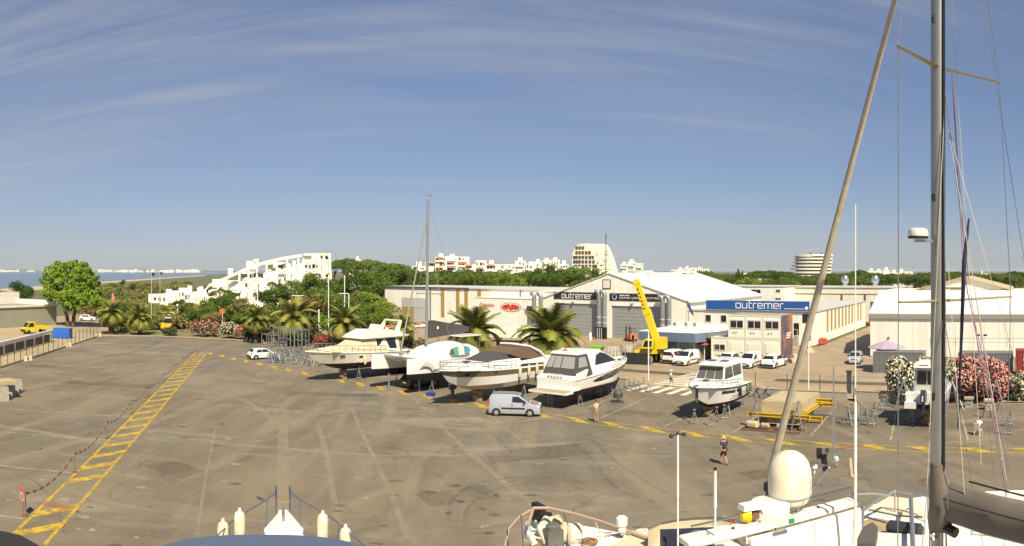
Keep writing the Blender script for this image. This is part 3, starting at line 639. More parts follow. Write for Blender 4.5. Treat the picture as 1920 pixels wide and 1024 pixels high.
for i in range(1, 4):
    o = cabin(i * 2.44, 3.28); x = i * 2.44; window(cb, x + .35, x + 2.1, 4.55, 5.45, panes=2)
    q = MB(); q.b2(x + .3, x + 2.15, -.1, -.01, 5.55, 5.72); q.build('blind_box', wpaint, o)
    r = MB(); r.b2(x + .05, x + 2.4, .05, 4.75, 6.2, 6.26); r.build('cabin_roof', mat('roof_felt', (.36, .33, .27), .9, var=.2), o)
for i in range(4):
    for z in ((.85,) if i == 0 else (.85, 3.9)):
        q = MB()
        for dx in (.75, 1.15): q.lathe([(.09, 0), (.09, .05), (.05, .06)], 8, (i * 2.44 + dx, -.07, z), 'Y')
        q.build('vent', rust, cb)
q = MB(); q.b2(0, 9.78, -.045, 4.7, 0, .32); q.build('plinth', skirt, cb)
def printed(name):
    m_ = bpy.data.materials.new(name); m_.use_nodes = True; t = m_.node_tree; b = t.nodes['Principled BSDF']; tc = N(t, 'ShaderNodeTexCoord'); n_ = N(t, 'ShaderNodeTexNoise'); t.links.new(tc.outputs['Object'], n_.inputs['Vector'])
    n_.inputs['Scale'].default_value = .55; n_.inputs['Detail'].default_value = 5; cr = N(t, 'ShaderNodeValToRGB'); t.links.new(n_.outputs[0], cr.inputs[0]); e = cr.color_ramp.elements
    e[0].position = .35; e[0].color = (.07, .07, .11, 1); e[1].position = .68; e[1].color = (.42, .19, .09, 1); x = cr.color_ramp.elements.new(.5); x.color = (.16, .10, .11, 1)
    t.links.new(cr.outputs[0], b.inputs['Base Color']); b.inputs['Roughness'].default_value = .5; return m_
q = MB(); q.b2(9.785, 9.84, -.02, 4.85, .3, 6.2); ep = q.build('printed_end_wall', printed('sunset_print'), cb)
q = MB()
for k in range(3): q.b2(9.842, 9.86, 2.0, 4.2 - .3 * k, 3.7 - .28 * k, 3.85 - .28 * k)
q.build('print_text', letw, ep)
q = MB(); q.b2(-2.6, 2.4, .3, 4.7, 3.0, 3.15); q.build('terrace_deck', wood, cb)
q = MB()
for x in (-2.5, -1.3, 0, 1.2, 2.3): q.tube([(x, .35, 3.1), (x, .35, 4.1)], .03, 5)
for z in (3.4, 3.7, 4.05): q.tube([(-2.5, .35, z), (2.3, .35, z)], .025, 5)
q.build('terrace_railing', wood, cb)
for x in (-2.4, -1.2):
    q = MB(); q.tube([(x, .5, 0), (x, .5, 3)], .06, 6); q.build('terrace_post', wpaint, cb)
# ---- white hall on the right and the gabled one behind it
ha = bldg('storage_hall', 'big white lean-to storage hall with grey gutter band behind the pink oleander', -19, 101)
m = MB(); m.b2(0, 75, 0, .4, 0, 5.75); m.ext([(0, .4, 0), (.3, .4, 0), (.3, 14, 9.2), (0, 14, 9.2), (0, .4, 5.9)][:0] or [(0.004, .4, 0), (.004, 30, 0), (.004, 30, 8.6), (.004, 13, 8.75), (.004, .4, 5.75)], (.3, 0, 0)); m.build('wall', wallm, ha)
m = MB(); m.b2(-.2, 75, -.25, -.02, 5.35, 5.95); m.build('gutter_band', mat('grey_band', (.30, .28, .25), .6), ha)
m = MB(); m.ext([(-.2, -.1, 5.97), (75, -.1, 5.97), (75, 13, 8.85), (-.9, 13, 8.85)], (0, 0, .12)); m.ext([(-.9, 13.02, 8.75), (75, 13.02, 8.75), (75, 30, 8.75), (-.9, 30, 8.75)], (0, 0, .1)); rf = m.build('roof', roofm, ha)
for x in (9.6, 19.5, 29.6, 40):
    q = MB(); q.ext([(x, -.1, 6.1), (x + .5, -.1, 6.1), (x + .5, 13, 8.98), (x, 13, 8.98)], (0, 0, .12)); q.build('roof_rib', wallm, rf)
for k in range(1, 24):
    q = MB(); q.b2(k * 2.0, k * 2.0 + .05, -.03, -.004, 0, 5.3); q.build('wall_seam', mat('seam_cream', (.78, .735, .615), .6), ha)
q = MB(); q.lathe([(.2, 0), (.2, .1), (.1, .12)], 8, (2.6, -.1, 2.6), 'Y'); q.build('wall_vent', galv, ha)
q = MB(); q.lathe([(.35, 0), (.35, .5), (.55, .6), (.6, .8), (.3, 1.1), (.05, 1.15)], 12, (11.5, 16, 8.85)); q.build('roof_vent', galv, ha, True)
gh = bldg('gabled_hall', 'white gabled hall with tan roof edge and louvred vent above the lean-to', -14.2, 114.2)
gz = 8.9
m = MB(); m.ext([(0, 0, 0), (15, 0, 0), (15, 0, gz), (7.5, 0, 10.9), (0, 0, gz)], (0, 30, 0)); m.build('wall', wallm, gh)
for sg in (0, 1):
    x1 = -.6 if not sg else 15.6; q = MB(); q.ext([(7.5, -.4, 10.92), (x1, -.4, gz - .09), (x1, 30, gz - .09), (7.5, 30, 10.92)], (0, 0, .16)); q.build('roof', mat('tan_roof', (.56, .42, .25), .7, var=.2, scale=.3), gh)
q = MB(); q.b2(3.4, 7.4, -.12, -.01, 9.2, 9.42); q.build('louvre_vent', mat('brown_louvre', (.20, .12, .05), .7), gh)
# ---- the workshop blocks at the end of the side street
ws = bldg('workshop', 'flat-roofed cream workshop with blue shutter at the end of the side street', -52, 168)
m = MB(); m.b2(0, 27.5, 0, 16, 0, 8.0); m.build('wall', wallc, ws); m = MB(); m.b2(-.2, 27.7, -.2, 16.2, 8.0, 8.2); m.build('roof', lightgrey, ws)
q = MB(); q.b2(20.5, 26, -.1, -.01, 0, 4.8); q.build('blue_shutter', mat('slate_blue', (.10, .15, .22), .5), ws)
q = MB(); q.b2(0, 27.4, -.09, -.012, 6.5, 6.62); q.build('wall_rail', rust, ws)
for x in (1.5, 7.6, 13.4, 19):
    q = MB(); q.b2(x, x + .35, -.15, -.014, 0, 6.5); q.build('steel_column', rust, ws)
for x in (13, 20.5):
    q = MB(); q.lathe([(.6, 0), (.6, .8), (.95, 1.1), (1.0, 1.8), (.7, 2.5), (.1, 2.7)], 12, (x, 6, 8.2)); q.build('roof_ventilator', mat('bright_steel', (.75, .75, .74), .25, .9), ws, True)
for z in (1.6, 4.6):
    for y in (3, 6.5, 10): q = MB(); q.b2(27.505, 27.56, y, y + 1.0, z, z + 1.3); q.build('window', glass, ws)
tb = bldg('annex_block', 'taller white block with small square windows left of the cream workshop', -68, 160)
m = MB(); m.b2(0, 18, 0, 12, 0, 8.3); m.build('wall', wallm, tb); m = MB(); m.b2(-.15, 18.15, -.15, 12.2, 8.3, 8.5); m.build('roof', lightgrey, tb)
for x, z, s in ((2.2, 7.5, .5), (5.4, 7.5, .5), (2.2, 5.6, .6), (5.2, 5.6, .6), (11, 7.0, 1.1), (16.4, 5.4, .6), (16.4, 7.4, .5)): window(tb, x - s, x + s, z - s * .6, z + s * .6, panes=2)
lb = bldg('low_store', 'low white flat building squeezed between hangar roof and annex block', -78, 158)
m = MB(); m.b2(0, 9.8, 0, 10, 0, 7.4); m.build('wall', wallc, lb); m = MB(); m.b2(-.1, 9.85, -.1, 10, 7.4, 7.6); m.build('roof', lightgrey, lb)
# ---- grey-green blank building on the left
p0, p1 = gp(-130, 622), gp(106, 609)
dv = (p1 - p0).normalized(); ln = (p1 - p0).length
gb = thing('concrete_building', 'blank grey-green concrete building with white parapet beyond the sand lot', 'building', p0, math.atan2(dv.y, dv.x))
m = MB(); m.b2(0, ln, 0, 24, -.1, 4.2); m.build('wall', mat('grey_green_render', (.33, .33, .24), .9, var=.15, scale=.2), gb)
m = MB(); m.b2(-.2, ln + .2, -.25, .5, 4.2, 4.6); m.b2(ln * .55, ln + .2, 14, 14.5, 4.2, 7.0); m.b2(ln - .3, ln + .2, .5, 14, 4.2, 5.4); m.build('parapet', wallc, gb)
m = MB(); m.b2(0, ln - .4, .5, 14, 4.2, 4.3); m.build('roof', mat('roof_grey', (.28, .26, .22), .9), gb)
# ------------------------------------------------------------------ white terraced holiday building and the town behind the trees
whb = mat('white_render', (.86, .81, .68), .8, var=.08, scale=.15)
shade = mat('recess_shade', (.20, .17, .13), .9)  # dark tone puts the shade of the balcony recesses into the colour
def facing(px, D): a = (px - 960) / F; return gd(px, D), -a
T0, T1 = 383, 628; DT = 226.0; kx = DT / F
loc, rz = facing((T0 + T1) / 2, DT); loc.z = -.1
tr = thing('terraced_building', 'white terraced apartment building with a long curved rib rising to the right', 'building', loc, rz)
cxp = (T0 + T1) / 2
def X(px): return (px - cxp) * kx
def Z(py): return zat(py, DT) + .1
arc = [(383, 549), (392, 538), (410, 530), (440, 517), (470, 503), (500, 494), (530, 487), (567, 481)]
def arcx(z):
    for i in range(len(arc) - 1):
        z0, z1 = Z(arc[i][1]), Z(arc[i + 1][1])
        if z0 <= z <= z1: return X(arc[i][0] + (arc[i + 1][0] - arc[i][0]) * (z - z0) / (z1 - z0))
    return X(arc[0][0]) if z < Z(arc[0][1]) else X(arc[-1][0])
rr = random.Random(5)
for k in range(6):
    z = .1 + k * 2.95; x0 = max(arcx(z + 2.2), X(384)) + .3; x1 = X(625); y0 = k * 1.5
    m = MB(); m.b2(x0 + .5, x1, y0 + 1.5, 22, z, z + 2.9); fl = m.build('storey', whb, tr)
    m = MB(); m.b2(x0, x1 - .1, y0, y0 + 1.48, z - .14, z + .9 if k % 2 else z + .14); m.build('balcony_slab', whb, fl)
    x = x0 + .4; i = 0
    while x < x1 - 1.5:
        wd = rr.uniform(1.6, 3.2)
        if rr.random() < .62:
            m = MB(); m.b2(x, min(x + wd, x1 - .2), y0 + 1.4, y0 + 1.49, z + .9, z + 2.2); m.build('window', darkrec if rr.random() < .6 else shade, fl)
        if rr.random() < .9:
            m = MB(); t = rr.uniform(.2, .6); m.ext([(x, y0 - .2, z + .13), (x + wd * .8, y0 - .2, z + .13), (x + wd * .8 - t, y0 - .2, z + 1.1), (x + t * .4, y0 - .2, z + 1.1)], (0, .3, 0)); m.build('planter_parapet', whb, fl)
        if rr.random() < .14:
            m = MB(); m.ext([(x, y0 + 1.4, z + 2.5), (x + wd, y0 + 1.4, z + 2.5), (x + wd, y0 + .1, z + 2.0), (x, y0 + .1, z + 2.0)], (0, 0, .06)); m.build('awning', mat('green_awning', (.42, .46, .14), .8), fl)
        x += wd * rr.uniform(1.0, 1.5)
m = MB(); pts = [Vector((X(a), -1.2 + i * 1.0, Z(b))) for i, (a, b) in enumerate(arc)]
for i in range(len(pts) - 1): m.ext([pts[i], pts[i + 1], pts[i + 1] + Vector((0, 0, .9)), pts[i] + Vector((0, 0, .9))], (0, .8, 0))
m.build('curved_rib', whb, tr)
m = MB(); pts = [(455, 553), (480, 535), (510, 518), (545, 502)]
pts = [Vector((X(a), -.6 + i * .8, Z(b))) for i, (a, b) in enumerate(pts)]
for i in range(len(pts) - 1): m.ext([pts[i], pts[i + 1], pts[i + 1] + Vector((0, 0, .7)), pts[i] + Vector((0, 0, .7))], (0, .6, 0))
m.build('curved_rib', whb, tr)
for i, (px, yb, yt) in enumerate(((449, 548, 512), (482, 575, 498), (466, 540, 505), (426, 545, 524), (500, 560, 490), (409, 545, 530), (538, 560, 487), (519, 540, 489))):
    m = MB(); x = X(px); m.b2(x - .3, x + .3, -.9 + i * .1, -.3 + i * .1, max(0, Z(yb)), Z(yt)); m.build('pillar', whb, tr)
for i, (px, yb, yt) in enumerate(((505, 545, 520), (517, 535, 508), (456, 565, 528), (470, 560, 530), (528, 560, 520), (540, 570, 517), (488, 590, 535), (552, 575, 510))):   # slanted party-wall fins
    m = MB(); x = X(px); zb, zt = max(0, Z(yb + 20)), Z(yt); m.ext([(x - 1.6, -1.6, zb), (x + 1.0, -1.6, zb), (x + .6, -1.6, zt), (x - .1, -1.6, zt)], (0, .5, 0)); m.build('slanted_fin', whb, tr)
px = 541.0; i = 0
while px < 624:       # the comb of upright fins on the right-hand end
    wd = rr.choice((.3, .45, .9, 1.5)); x = X(px); m = MB(); zt = Z(490 - (px - 541) * .15 + rr.uniform(-4, 5)); zb = Z(548 - (px - 541) * .2 + rr.uniform(-14, 14)); t = wd * rr.uniform(.0, .5)
    m.ext([(x - wd / 2, -1.0 + i * .08, zb), (x + wd / 2, -1.0 + i * .08, zb), (x + wd / 2 - t * .3, -1.0 + i * .08, zt), (x - wd / 2 + t, -1.0 + i * .08, zt)], (0, 2.2, 0)); m.build('upright_fin', whb, tr); px += wd / kx * .5 + rr.uniform(3.5, 8); i += 1
for px, yt, wd in ((405, 524, 3.2), (430, 503, 1.6), (471, 489, 3.4), (480, 485, 1.5), (590, 479, 1.2)):
    m = MB(); x = X(px); m.b2(x - wd / 2, x + wd / 2, 6, 8.5, Z(yt + 16), Z(yt)); m.build('roof_hut', whb, tr)
m = MB(); m.tube([(X(614), 5, Z(480)), (X(614), 5, Z(470))], .08, 5); m.box((X(614), 5, Z(472)), (1.4, .08, .08)); m.build('aerial', galv, tr)
def town(name, label, px0, px1, ytop, D, seed, nst, dep=14, aw=0, group=None, base=0.0, wm=None):
    """a block of stepped white flats; D metres away, its roof at row ytop"""
    r = random.Random(seed); loc, rz = facing((px0 + px1) / 2, D); loc.z = base; t = thing(name, label, 'building', loc, rz, group)
    W = (px1 - px0) / F * D; Ht = zat(ytop, D) - base; n = max(2, int(W / 5.2)); x = -W / 2
    for i in range(n):
        w_ = W / n; h = Ht * (1 if i == n // 2 else r.uniform(.84, .99)); y = r.uniform(0, 3)
        m = MB(); m.b2(x + .02, x + w_ - .02, y, dep, 0, h); vol = m.build('wall', wm or whb, t)
        st = h / nst
        for k in range(nst):
            if st * k + st < Ht * .35: continue
            for c_ in range(3):
                if r.random() < .3: continue
                wd = r.uniform(.12, .26) * w_; xo = x + w_ * (.06 + .31 * c_)
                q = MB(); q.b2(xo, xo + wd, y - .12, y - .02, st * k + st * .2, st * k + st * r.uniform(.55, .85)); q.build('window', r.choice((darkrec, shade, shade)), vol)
            if r.random() < .5:
                q = MB(); q.b2(x + .3, x + w_ * .8, y - 1.1, y - .03, st * k, st * k + st * .28); q.build('balcony', wm or whb, vol)
            if r.random() < aw:
                q = MB(); q.ext([(x + .4, y - .02, st * k + st * .95), (x + w_ * .7, y - .02, st * k + st * .95), (x + w_ * .7, y - 1.5, st * k + st * .7), (x + .4, y - 1.5, st * k + st * .7)], (0, 0, .08)); q.build('awning', orangea, vol)
        if r.random() < .6:
            q = MB(); q.b2(x + w_ * .3, x + w_ * .7, y + 3, y + 6, h + .01, h + r.uniform(1.0, 2.6)); q.build('stair_head', wm or whb, vol)
        x += w_
    return t
tg = 'town buildings above the trees'
town('apartment_block', 'pale flats with reddish balconies just left of the catamaran mast', 773, 822, 491, 430, 1, 6, aw=.2, group=tg)
town('apartment_block', 'tallest white stepped flats with orange blinds to the right of the catamaran mast', 816, 880, 480, 420, 2, 7, aw=.35, group=tg)
town('apartment_block', 'white stepped flats with broad orange awnings right of the tallest flats', 872, 932, 488, 410, 3, 5, aw=.5, group=tg)
town('apartment_block', 'long low cream block with a row of dark openings above the tree tops', 926, 1006, 489, 440, 4, 5, aw=.05, group=tg)
town('apartment_block', 'low white block with one square roof hut left of the honeycomb tower', 1000, 1066, 487, 450, 5, 5, aw=.1, group=tg)
town('apartment_block', 'white blocks stepping down at the foot of the honeycomb tower', 1050, 1112, 500, 430, 6, 4, aw=.2, group=tg)
town('apartment_block', 'white terraced flats just right of the honeycomb tower', 1163, 1206, 490, 560, 7, 5, group=tg)
town('apartment_block', 'low cream flats with dark openings far behind the hangar ridge', 1258, 1330, 502, 620, 8, 4, group=tg)
town('apartment_block', 'small white roofs showing between trees right of the round tower', 1612, 1712, 507, 520, 9, 4, group=tg)
town('apartment_block', 'single low white roof among the pines left of the round tower', 1392, 1428, 510, 560, 10, 4, group=tg)
town('apartment_block', 'tiny white villa roof above the pines beside the tall mast', 1838, 1852, 513, 420, 12, 3, group=tg)
town('apartment_block', 'flat white roof peeping above the trees beside the terraced building', 654, 676, 487, 330, 11, 5, group=tg)
lh = [(278, 330, 552, 215), (318, 352, 541, 222), (345, 388, 548, 210), (366, 390, 553, 200)]
for i, (a, b, y, D) in enumerate(lh):
    town('white_villa', ['low white villa with stepped roofs furthest left of the terraced building', 'white villa with chimney-like roof boxes in the middle of the low villas', 'white villa touching the left foot of the terraced building', 'nearest small white villa wall below the curved rib'][i], a, b, y, D, 20 + i, 2, 9, group='low white villas in the scrub')
# honeycomb tower
DPY = 700.0; loc, rz = facing(1097, DPY)
py = thing('honeycomb_tower', 'tall curved apartment tower with honeycomb balconies behind the hangar', 'tower', loc, rz)
kp = DPY / F
def PX(c): return (1050 + c / 6.62 - 1097) * kp
def PZ(c): return zat(440 + c / 6.62, DPY)
out = [(150, 520), (150, 320), (158, 230), (190, 150), (235, 118), (300, 112), (340, 130), (385, 200), (430, 320), (470, 470), (478, 520)]
m = MB(); m.ext([(PX(a), 0, max(0, PZ(b) if b < 500 else 0)) for a, b in out], (18.5, 14, 0)); m.build('wall', mat('tower_concrete', (.70, .62, .46), .8, var=.08, scale=.1), py)
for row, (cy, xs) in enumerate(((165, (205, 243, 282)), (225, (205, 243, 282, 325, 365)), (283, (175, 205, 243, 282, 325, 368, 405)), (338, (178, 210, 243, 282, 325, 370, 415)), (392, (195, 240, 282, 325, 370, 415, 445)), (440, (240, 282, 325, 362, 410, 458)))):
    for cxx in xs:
        a, b = PX(cxx), PZ(cy); m = MB(); m.ext([(a + dx, -.15, b + dz) for dx, dz in ((-1.2, -1.6), (.6, -2.0), (1.35, -.6), (1.35, 1.5), (-1.2, 1.5))], (0, .13, 0)); m.build('opening_shade', darkrec, py)  # dark plate on the face stands in for the shade inside each balcony
rt = random.Random(3)
for k in range(26):
    f = rt.random(); zz_ = 6 + 27 * rt.random(); e = 400 + (1 - (zz_ / 34) ** 1.6) * 60
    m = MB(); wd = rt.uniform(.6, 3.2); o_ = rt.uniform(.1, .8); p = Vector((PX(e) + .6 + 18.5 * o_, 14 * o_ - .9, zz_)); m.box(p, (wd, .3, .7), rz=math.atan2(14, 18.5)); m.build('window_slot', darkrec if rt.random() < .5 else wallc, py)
m = MB()
for i in range(len(out) - 5):
    a, b = out[4 + i], out[5 + i]; p, q = Vector((PX(a[0]) + 18.6, 14, max(0, PZ(a[1])))), Vector((PX(b[0]) + 18.6, 14, max(0, PZ(b[1])))); m.ext([p, q, q + Vector((1.2, .8, 0)), p + Vector((1.2, .8, 0))], (0, .5, .3))
m.build('end_rib', whb, py)
# round tower with balcony rings
loc, rz = facing(1519, 520); rtw = thing('round_tower', 'round apartment tower ringed by white balconies above the pines', 'tower', loc, rz)
m = MB(); m.lathe([(12.5, 0), (12.5, 21.5), (11.5, 22)], 28, (2, 8, 0)); m.build('wall', shade, rtw)  # core coloured dark for the shade behind the balcony rings
for k in range(8):
    z = 5.4 + k * 2.45; rad = 15.8 - .3 * k; sx_ = -3.2 + .62 * k; m = MB(); m.lathe([(rad - 1.0, z), (rad, z), (rad, z + 1.15), (rad - .2, z + 1.2), (rad - .2, z + .3), (rad - 1.0, z + .3)], 32, (2 + sx_, 8, 0)); m.build('balcony_ring', whb, rtw, True)
    if k % 2:
        for a in range(5): an = R(200 + a * 35 + k * 9); q = MB(); q.b2(2 + 12.6 * math.cos(an) - .5, 2 + 12.6 * math.cos(an) + .5, 8 + 12.6 * math.sin(an) - .4, 8 + 12.6 * math.sin(an) + .4, z + 1.2, z + 2.3); q.build('window', glass, rtw)
m = MB(); m.lathe([(13.4, 22), (13.4, 23), (12.6, 23.2)], 28, (2, 8, 0)); m.build('roof', whb, rtw, True)
# far town across the bay: one pale line of houses that cannot be told apart
m = MB(); r = random.Random(9)
for (a, b, D) in ((186, 300, 6000), (-40, 66, 7800), (300, 372, 5200)):
    for k in range(46):
        px = r.uniform(a, b); d = D + r.uniform(0, 500); p = gd(px, d); s = r.uniform(10, 38); m.box((p.x, p.y, r.uniform(5, 13)), (s, s, r.uniform(8, 26)), rz=r.random())
o = tag(m.build('far_town', whb), 'pale far-off town strung along the shore across the bay', 'town'); o['kind'] = 'stuff'
# ------------------------------------------------------------------ trees, palms and shrubs
bark = mat('bark', (.11, .085, .06), .95, var=.4, scale=4, bump=.5)
lf_plane = leafmat('plane_leaves', (0.087, 0.1668, 0.0145), (0.29, 0.406, 0.0406), .45)
lf_dark = leafmat('dark_leaves', (0.0508, 0.0957, 0.0116), (0.174, 0.2465, 0.0319), .9)
lf_mid = leafmat('mid_leaves', (0.0725, 0.1276, 0.0116), (0.261, 0.3335, 0.0406), .9)
lf_pine = leafmat('pine_needles', (0.0551, 0.0928, 0.0116), (0.1668, 0.2248, 0.0319), 1.2)
lf_scrub = leafmat('scrub_leaves', (0.1232, 0.1305, 0.029), (0.3335, 0.3045, 0.087), 1.2)
lf_dry = leafmat('dry_leaves', (0.145, 0.1087, 0.029), (0.319, 0.2175, 0.087), 1.2)
lf_ole = leafmat('oleander_leaves', (0.035, 0.055, 0.012), (0.13, 0.155, 0.04), .8)
lf_palm = leafmat('palm_leaves', (0.087, 0.1232, 0.0174), (0.377, 0.348, 0.0725), .7, .2)
lf_pdry = leafmat('dry_palm_leaves', (0.29, 0.1885, 0.0508), (0.464, 0.3045, 0.087), .7, .15)
def leaf_cloud(blobs, n, s, seed, flat=0.0, fill=.8):
    """n leaf cards spread through the outer shells of the blobs [(centre, radii)]"""
    r = random.Random(seed); vs, fs = [], []; wts = [b[1][0] * b[1][1] + b[1][2] * b[1][0] for b in blobs]
    for i in range(n):
        c, rad = r.choices(blobs, wts)[0]
        d = Vector((r.gauss(0, 1), r.gauss(0, 1), r.gauss(0, 1)));
        if d.length < 1e-4: continue
        d.normalize()
        if d.z < -.35 and r.random() < .6: d.z = -d.z
        f = 1 - abs(r.gauss(0, 1 - fill)) if r.random() < .85 else r.uniform(.3, 1.08)
        p = Vector((c[0] + d.x * rad[0] * f, c[1] + d.y * rad[1] * f, c[2] + d.z * rad[2] * f))
        nrm = (d * .8 + Vector((r.gauss(0, .75), r.gauss(0, .75), r.gauss(.1, .75)))).normalized()
        t = nrm.orthogonal().normalized(); t.rotate(Matrix.Rotation(r.uniform(0, 6.28), 3, nrm)); b = nrm.cross(t)
        ss = s * r.uniform(.6, 1.35); o = len(vs)
        vs += [p - t * ss * .6, p + b * ss * .42 + nrm * ss * .12, p + t * ss * .6, p - b * ss * .42 + nrm * ss * .12]; fs.append((o, o + 1, o + 2, o + 3))
    return vs, fs
def cloud_mesh(name, m, *a, **k):
    vs, fs = leaf_cloud(*a, **k); me = bpy.data.meshes.new(name); me.from_pydata(vs, [], fs); me.materials.append(m); me.update(); return me
def blobset(kind, seed):
    r = random.Random(seed); B = []
    if kind == 'round':
        B.append(((0, 0, -.05), (.50, .50, .45)))
        for k in range(30):
            a = k * 2.4 + r.uniform(-.3, .3); e = -.5 + 1.4 * ((k * .37) % 1); q = math.sqrt(max(0, 1 - min(1, e * e))); f = r.uniform(.58, .86); s_ = r.uniform(.13, .32); B.append(((f * q * math.cos(a), f * q * math.sin(a), f * e), (s_, s_, s_ * r.uniform(.7, 1.0))))
    elif kind == 'pine':
        for k in range(16):
            a = k * 2.4; q = math.sqrt(k / 16) * .86; B.append(((q * math.cos(a), q * math.sin(a), .22 - .30 * q * q), (r.uniform(.22, .34), r.uniform(.22, .34), r.uniform(.14, .22))))
    elif kind == 'bush':
        for k in range(13):
            a = k * 2.4; q = math.sqrt(k / 13) * .75; B.append(((q * math.cos(a), q * math.sin(a), .42 - .28 * q + r.uniform(-.08, .14)), (r.uniform(.26, .42), r.uniform(.26, .42), r.uniform(.28, .45))))
    return B
def trunk_mesh(name, h, r0, seed, spread=.5, limbs=6, top=1.0):
    r = random.Random(seed); m = MB(); m.tube([(0, 0, 0), (r.uniform(-.05, .05), r.uniform(-.05, .05), h * .5), (r.uniform(-.1, .1), 0, h)], [r0, r0 * .8, r0 * .62], 8)
    for k in range(limbs):
        a = 2 * PI * k / limbs + r.uniform(-.4, .4); z0 = h * r.uniform(.75, .98); l = spread * r.uniform(.7, 1.1)
        m.tube([(0, 0, z0), (math.cos(a) * l * .45, math.sin(a) * l * .45, z0 + top * .35), (math.cos(a) * l, math.sin(a) * l, z0 + top * r.uniform(.6, 1))], [r0 * .5, r0 * .34, r0 * .12], 5)
    return m.mesh(name, bark, True)
# crown radius 1, its middle at the origin
CR = {}
for kind, bk, m_, n, s, nv in (('round', 'round', lf_mid, 6500, .062, 3), ('dark', 'round', lf_dark, 6500, .062, 3), ('pine', 'pine', lf_pine, 6000, .05, 3), ('bush', 'bush', lf_scrub, 1500, .10, 3), ('dry', 'bush', lf_dry, 1400, .10, 2)):
    CR[kind] = [cloud_mesh('crown_' + kind, m_, blobset(bk, 11 * i + 3), n, s, 5 + i) for i in range(nv)]
TK = {'u': trunk_mesh('trunk', 1.0, .045, 2, .55, 6, .5)}
def tree(name, label, kind, px, D, ytop, wpx, group=None, flat=None, base=-.12, v=None, rz=None):
    loc = gd(px, D, base); ht = zat(ytop, D) - base; rad = wpx / 2 / F * D
    rv = flat if flat else (.62 if kind == 'pine' else .95)
    cz = ht - rad * rv * (.42 if kind == 'pine' else .92)
    t = thing(name, label, 'tree', loc, rz if rz is not None else rnd.uniform(0, 6.28), group)
    o = link('crown', (v and CR[kind][v - 1]) or rnd.choice(CR[kind]), t, (0, 0, cz)); o.scale = (rad, rad, rad * rv)
    k = link('trunk', TK['u'], t); hh = max(1.0, cz - rad * rv * .30); k.scale = (max(rad * .9, 2), max(rad * .9, 2), hh)
    return t
# the big plane tree by the sand lot: a mesh of its own
bt = thing('plane_tree', 'big bright green plane tree beside the yellow truck', 'tree', gd(128, 158, -.05))
B = [((-2.2, 0, 9.4), (4.6, 4.2, 3.8)), ((3.0, .4, 8.4), (4.6, 4.2, 3.8)), ((-4.4, 0, 11.6), (2.6, 2.6, 2.4)), ((-.4, 0, 12.4), (2.7, 2.7, 2.2)), ((3.4, 0, 11.6), (2.8, 2.8, 2.3)), ((-4.0, -.5, 6.8), (2.8, 2.8, 2.2)), ((.2, -1.5, 6.4), (3.4, 3.0, 2.6)), ((5.6, 0, 6.6), (3.0, 3.0, 2.6)),
     ((7.0, .3, 5.2), (2.4, 2.4, 1.9)), ((-5.6, 0, 9.4), (2.2, 2.2, 2.0)), ((5.2, .5, 9.6), (2.6, 2.6, 2.0)), ((2.2, -1.5, 4.8), (2.6, 2.2, 1.8)), ((-3.0, 0, 13.0), (1.5, 1.5, 1.2)), ((1.2, 0, 13.4), (1.5, 1.5, 1.1))]
r9 = random.Random(4)
B2 = []
B = [(c, tuple(x * .72 for x in rad)) for c, rad in B]
for c, rad in B:
    for k in range(9):
        d = Vector((r9.gauss(0, 1), r9.gauss(0, 1), r9.gauss(0, 1))).normalized(); q = rad[0] * r9.uniform(.26, .42)
        B2.append(((c[0] + d.x * rad[0] * 1.12, c[1] + d.y * rad[1] * 1.12, c[2] + d.z * rad[2] * 1.12), (q, q, q * .85)))
link('crown', cloud_mesh('crown', lf_plane, B + B2 + B2, 26000, .40, 3, fill=.84), bt)
m = MB()
for pts, rs in (([(0, 0, -.1), (-.3, 0, 2), (-1.2, 0, 4.6), (-2.6, 0, 7.6), (-3.2, 0, 10.5)], [.5, .42, .34, .22, .1]), ([(1.2, .2, -.1), (1.3, .2, 2.2), (2.2, .2, 4.6), (3.2, .3, 8), (3.6, .3, 10.5)], [.48, .42, .32, .2, .1]), ([(-.9, 0, 4), (-2.8, .6, 6), (-4.6, .4, 8)], [.26, .18, .08]), ([(2.0, .2, 4.2), (4.4, 0, 5.6), (6.2, 0, 6.6)], [.26, .16, .07]), ([(.8, .2, 4), (.3, .2, 7), (.1, 0, 11)], [.2, .15, .06])): m.tube(pts, rs, 7)
m.build('trunk', bark, bt, True)
for i, (px, D, yt, wp, kd, lab) in enumerate(((35, 190, 525, 62, 'dark', 'rounded dark tree behind the grey-green building left of the plane tree'), (-2, 200, 541, 40, 'bush', 'low scrubby bush cut by the picture edge behind the grey-green building'), (16, 195, 546, 40, 'bush', 'low scrubby bush against the rounded dark tree behind the grey-green building'))):
    tree('tree', lab, kd, px, D, yt, wp, 'trees behind the grey-green building', flat=1.1)
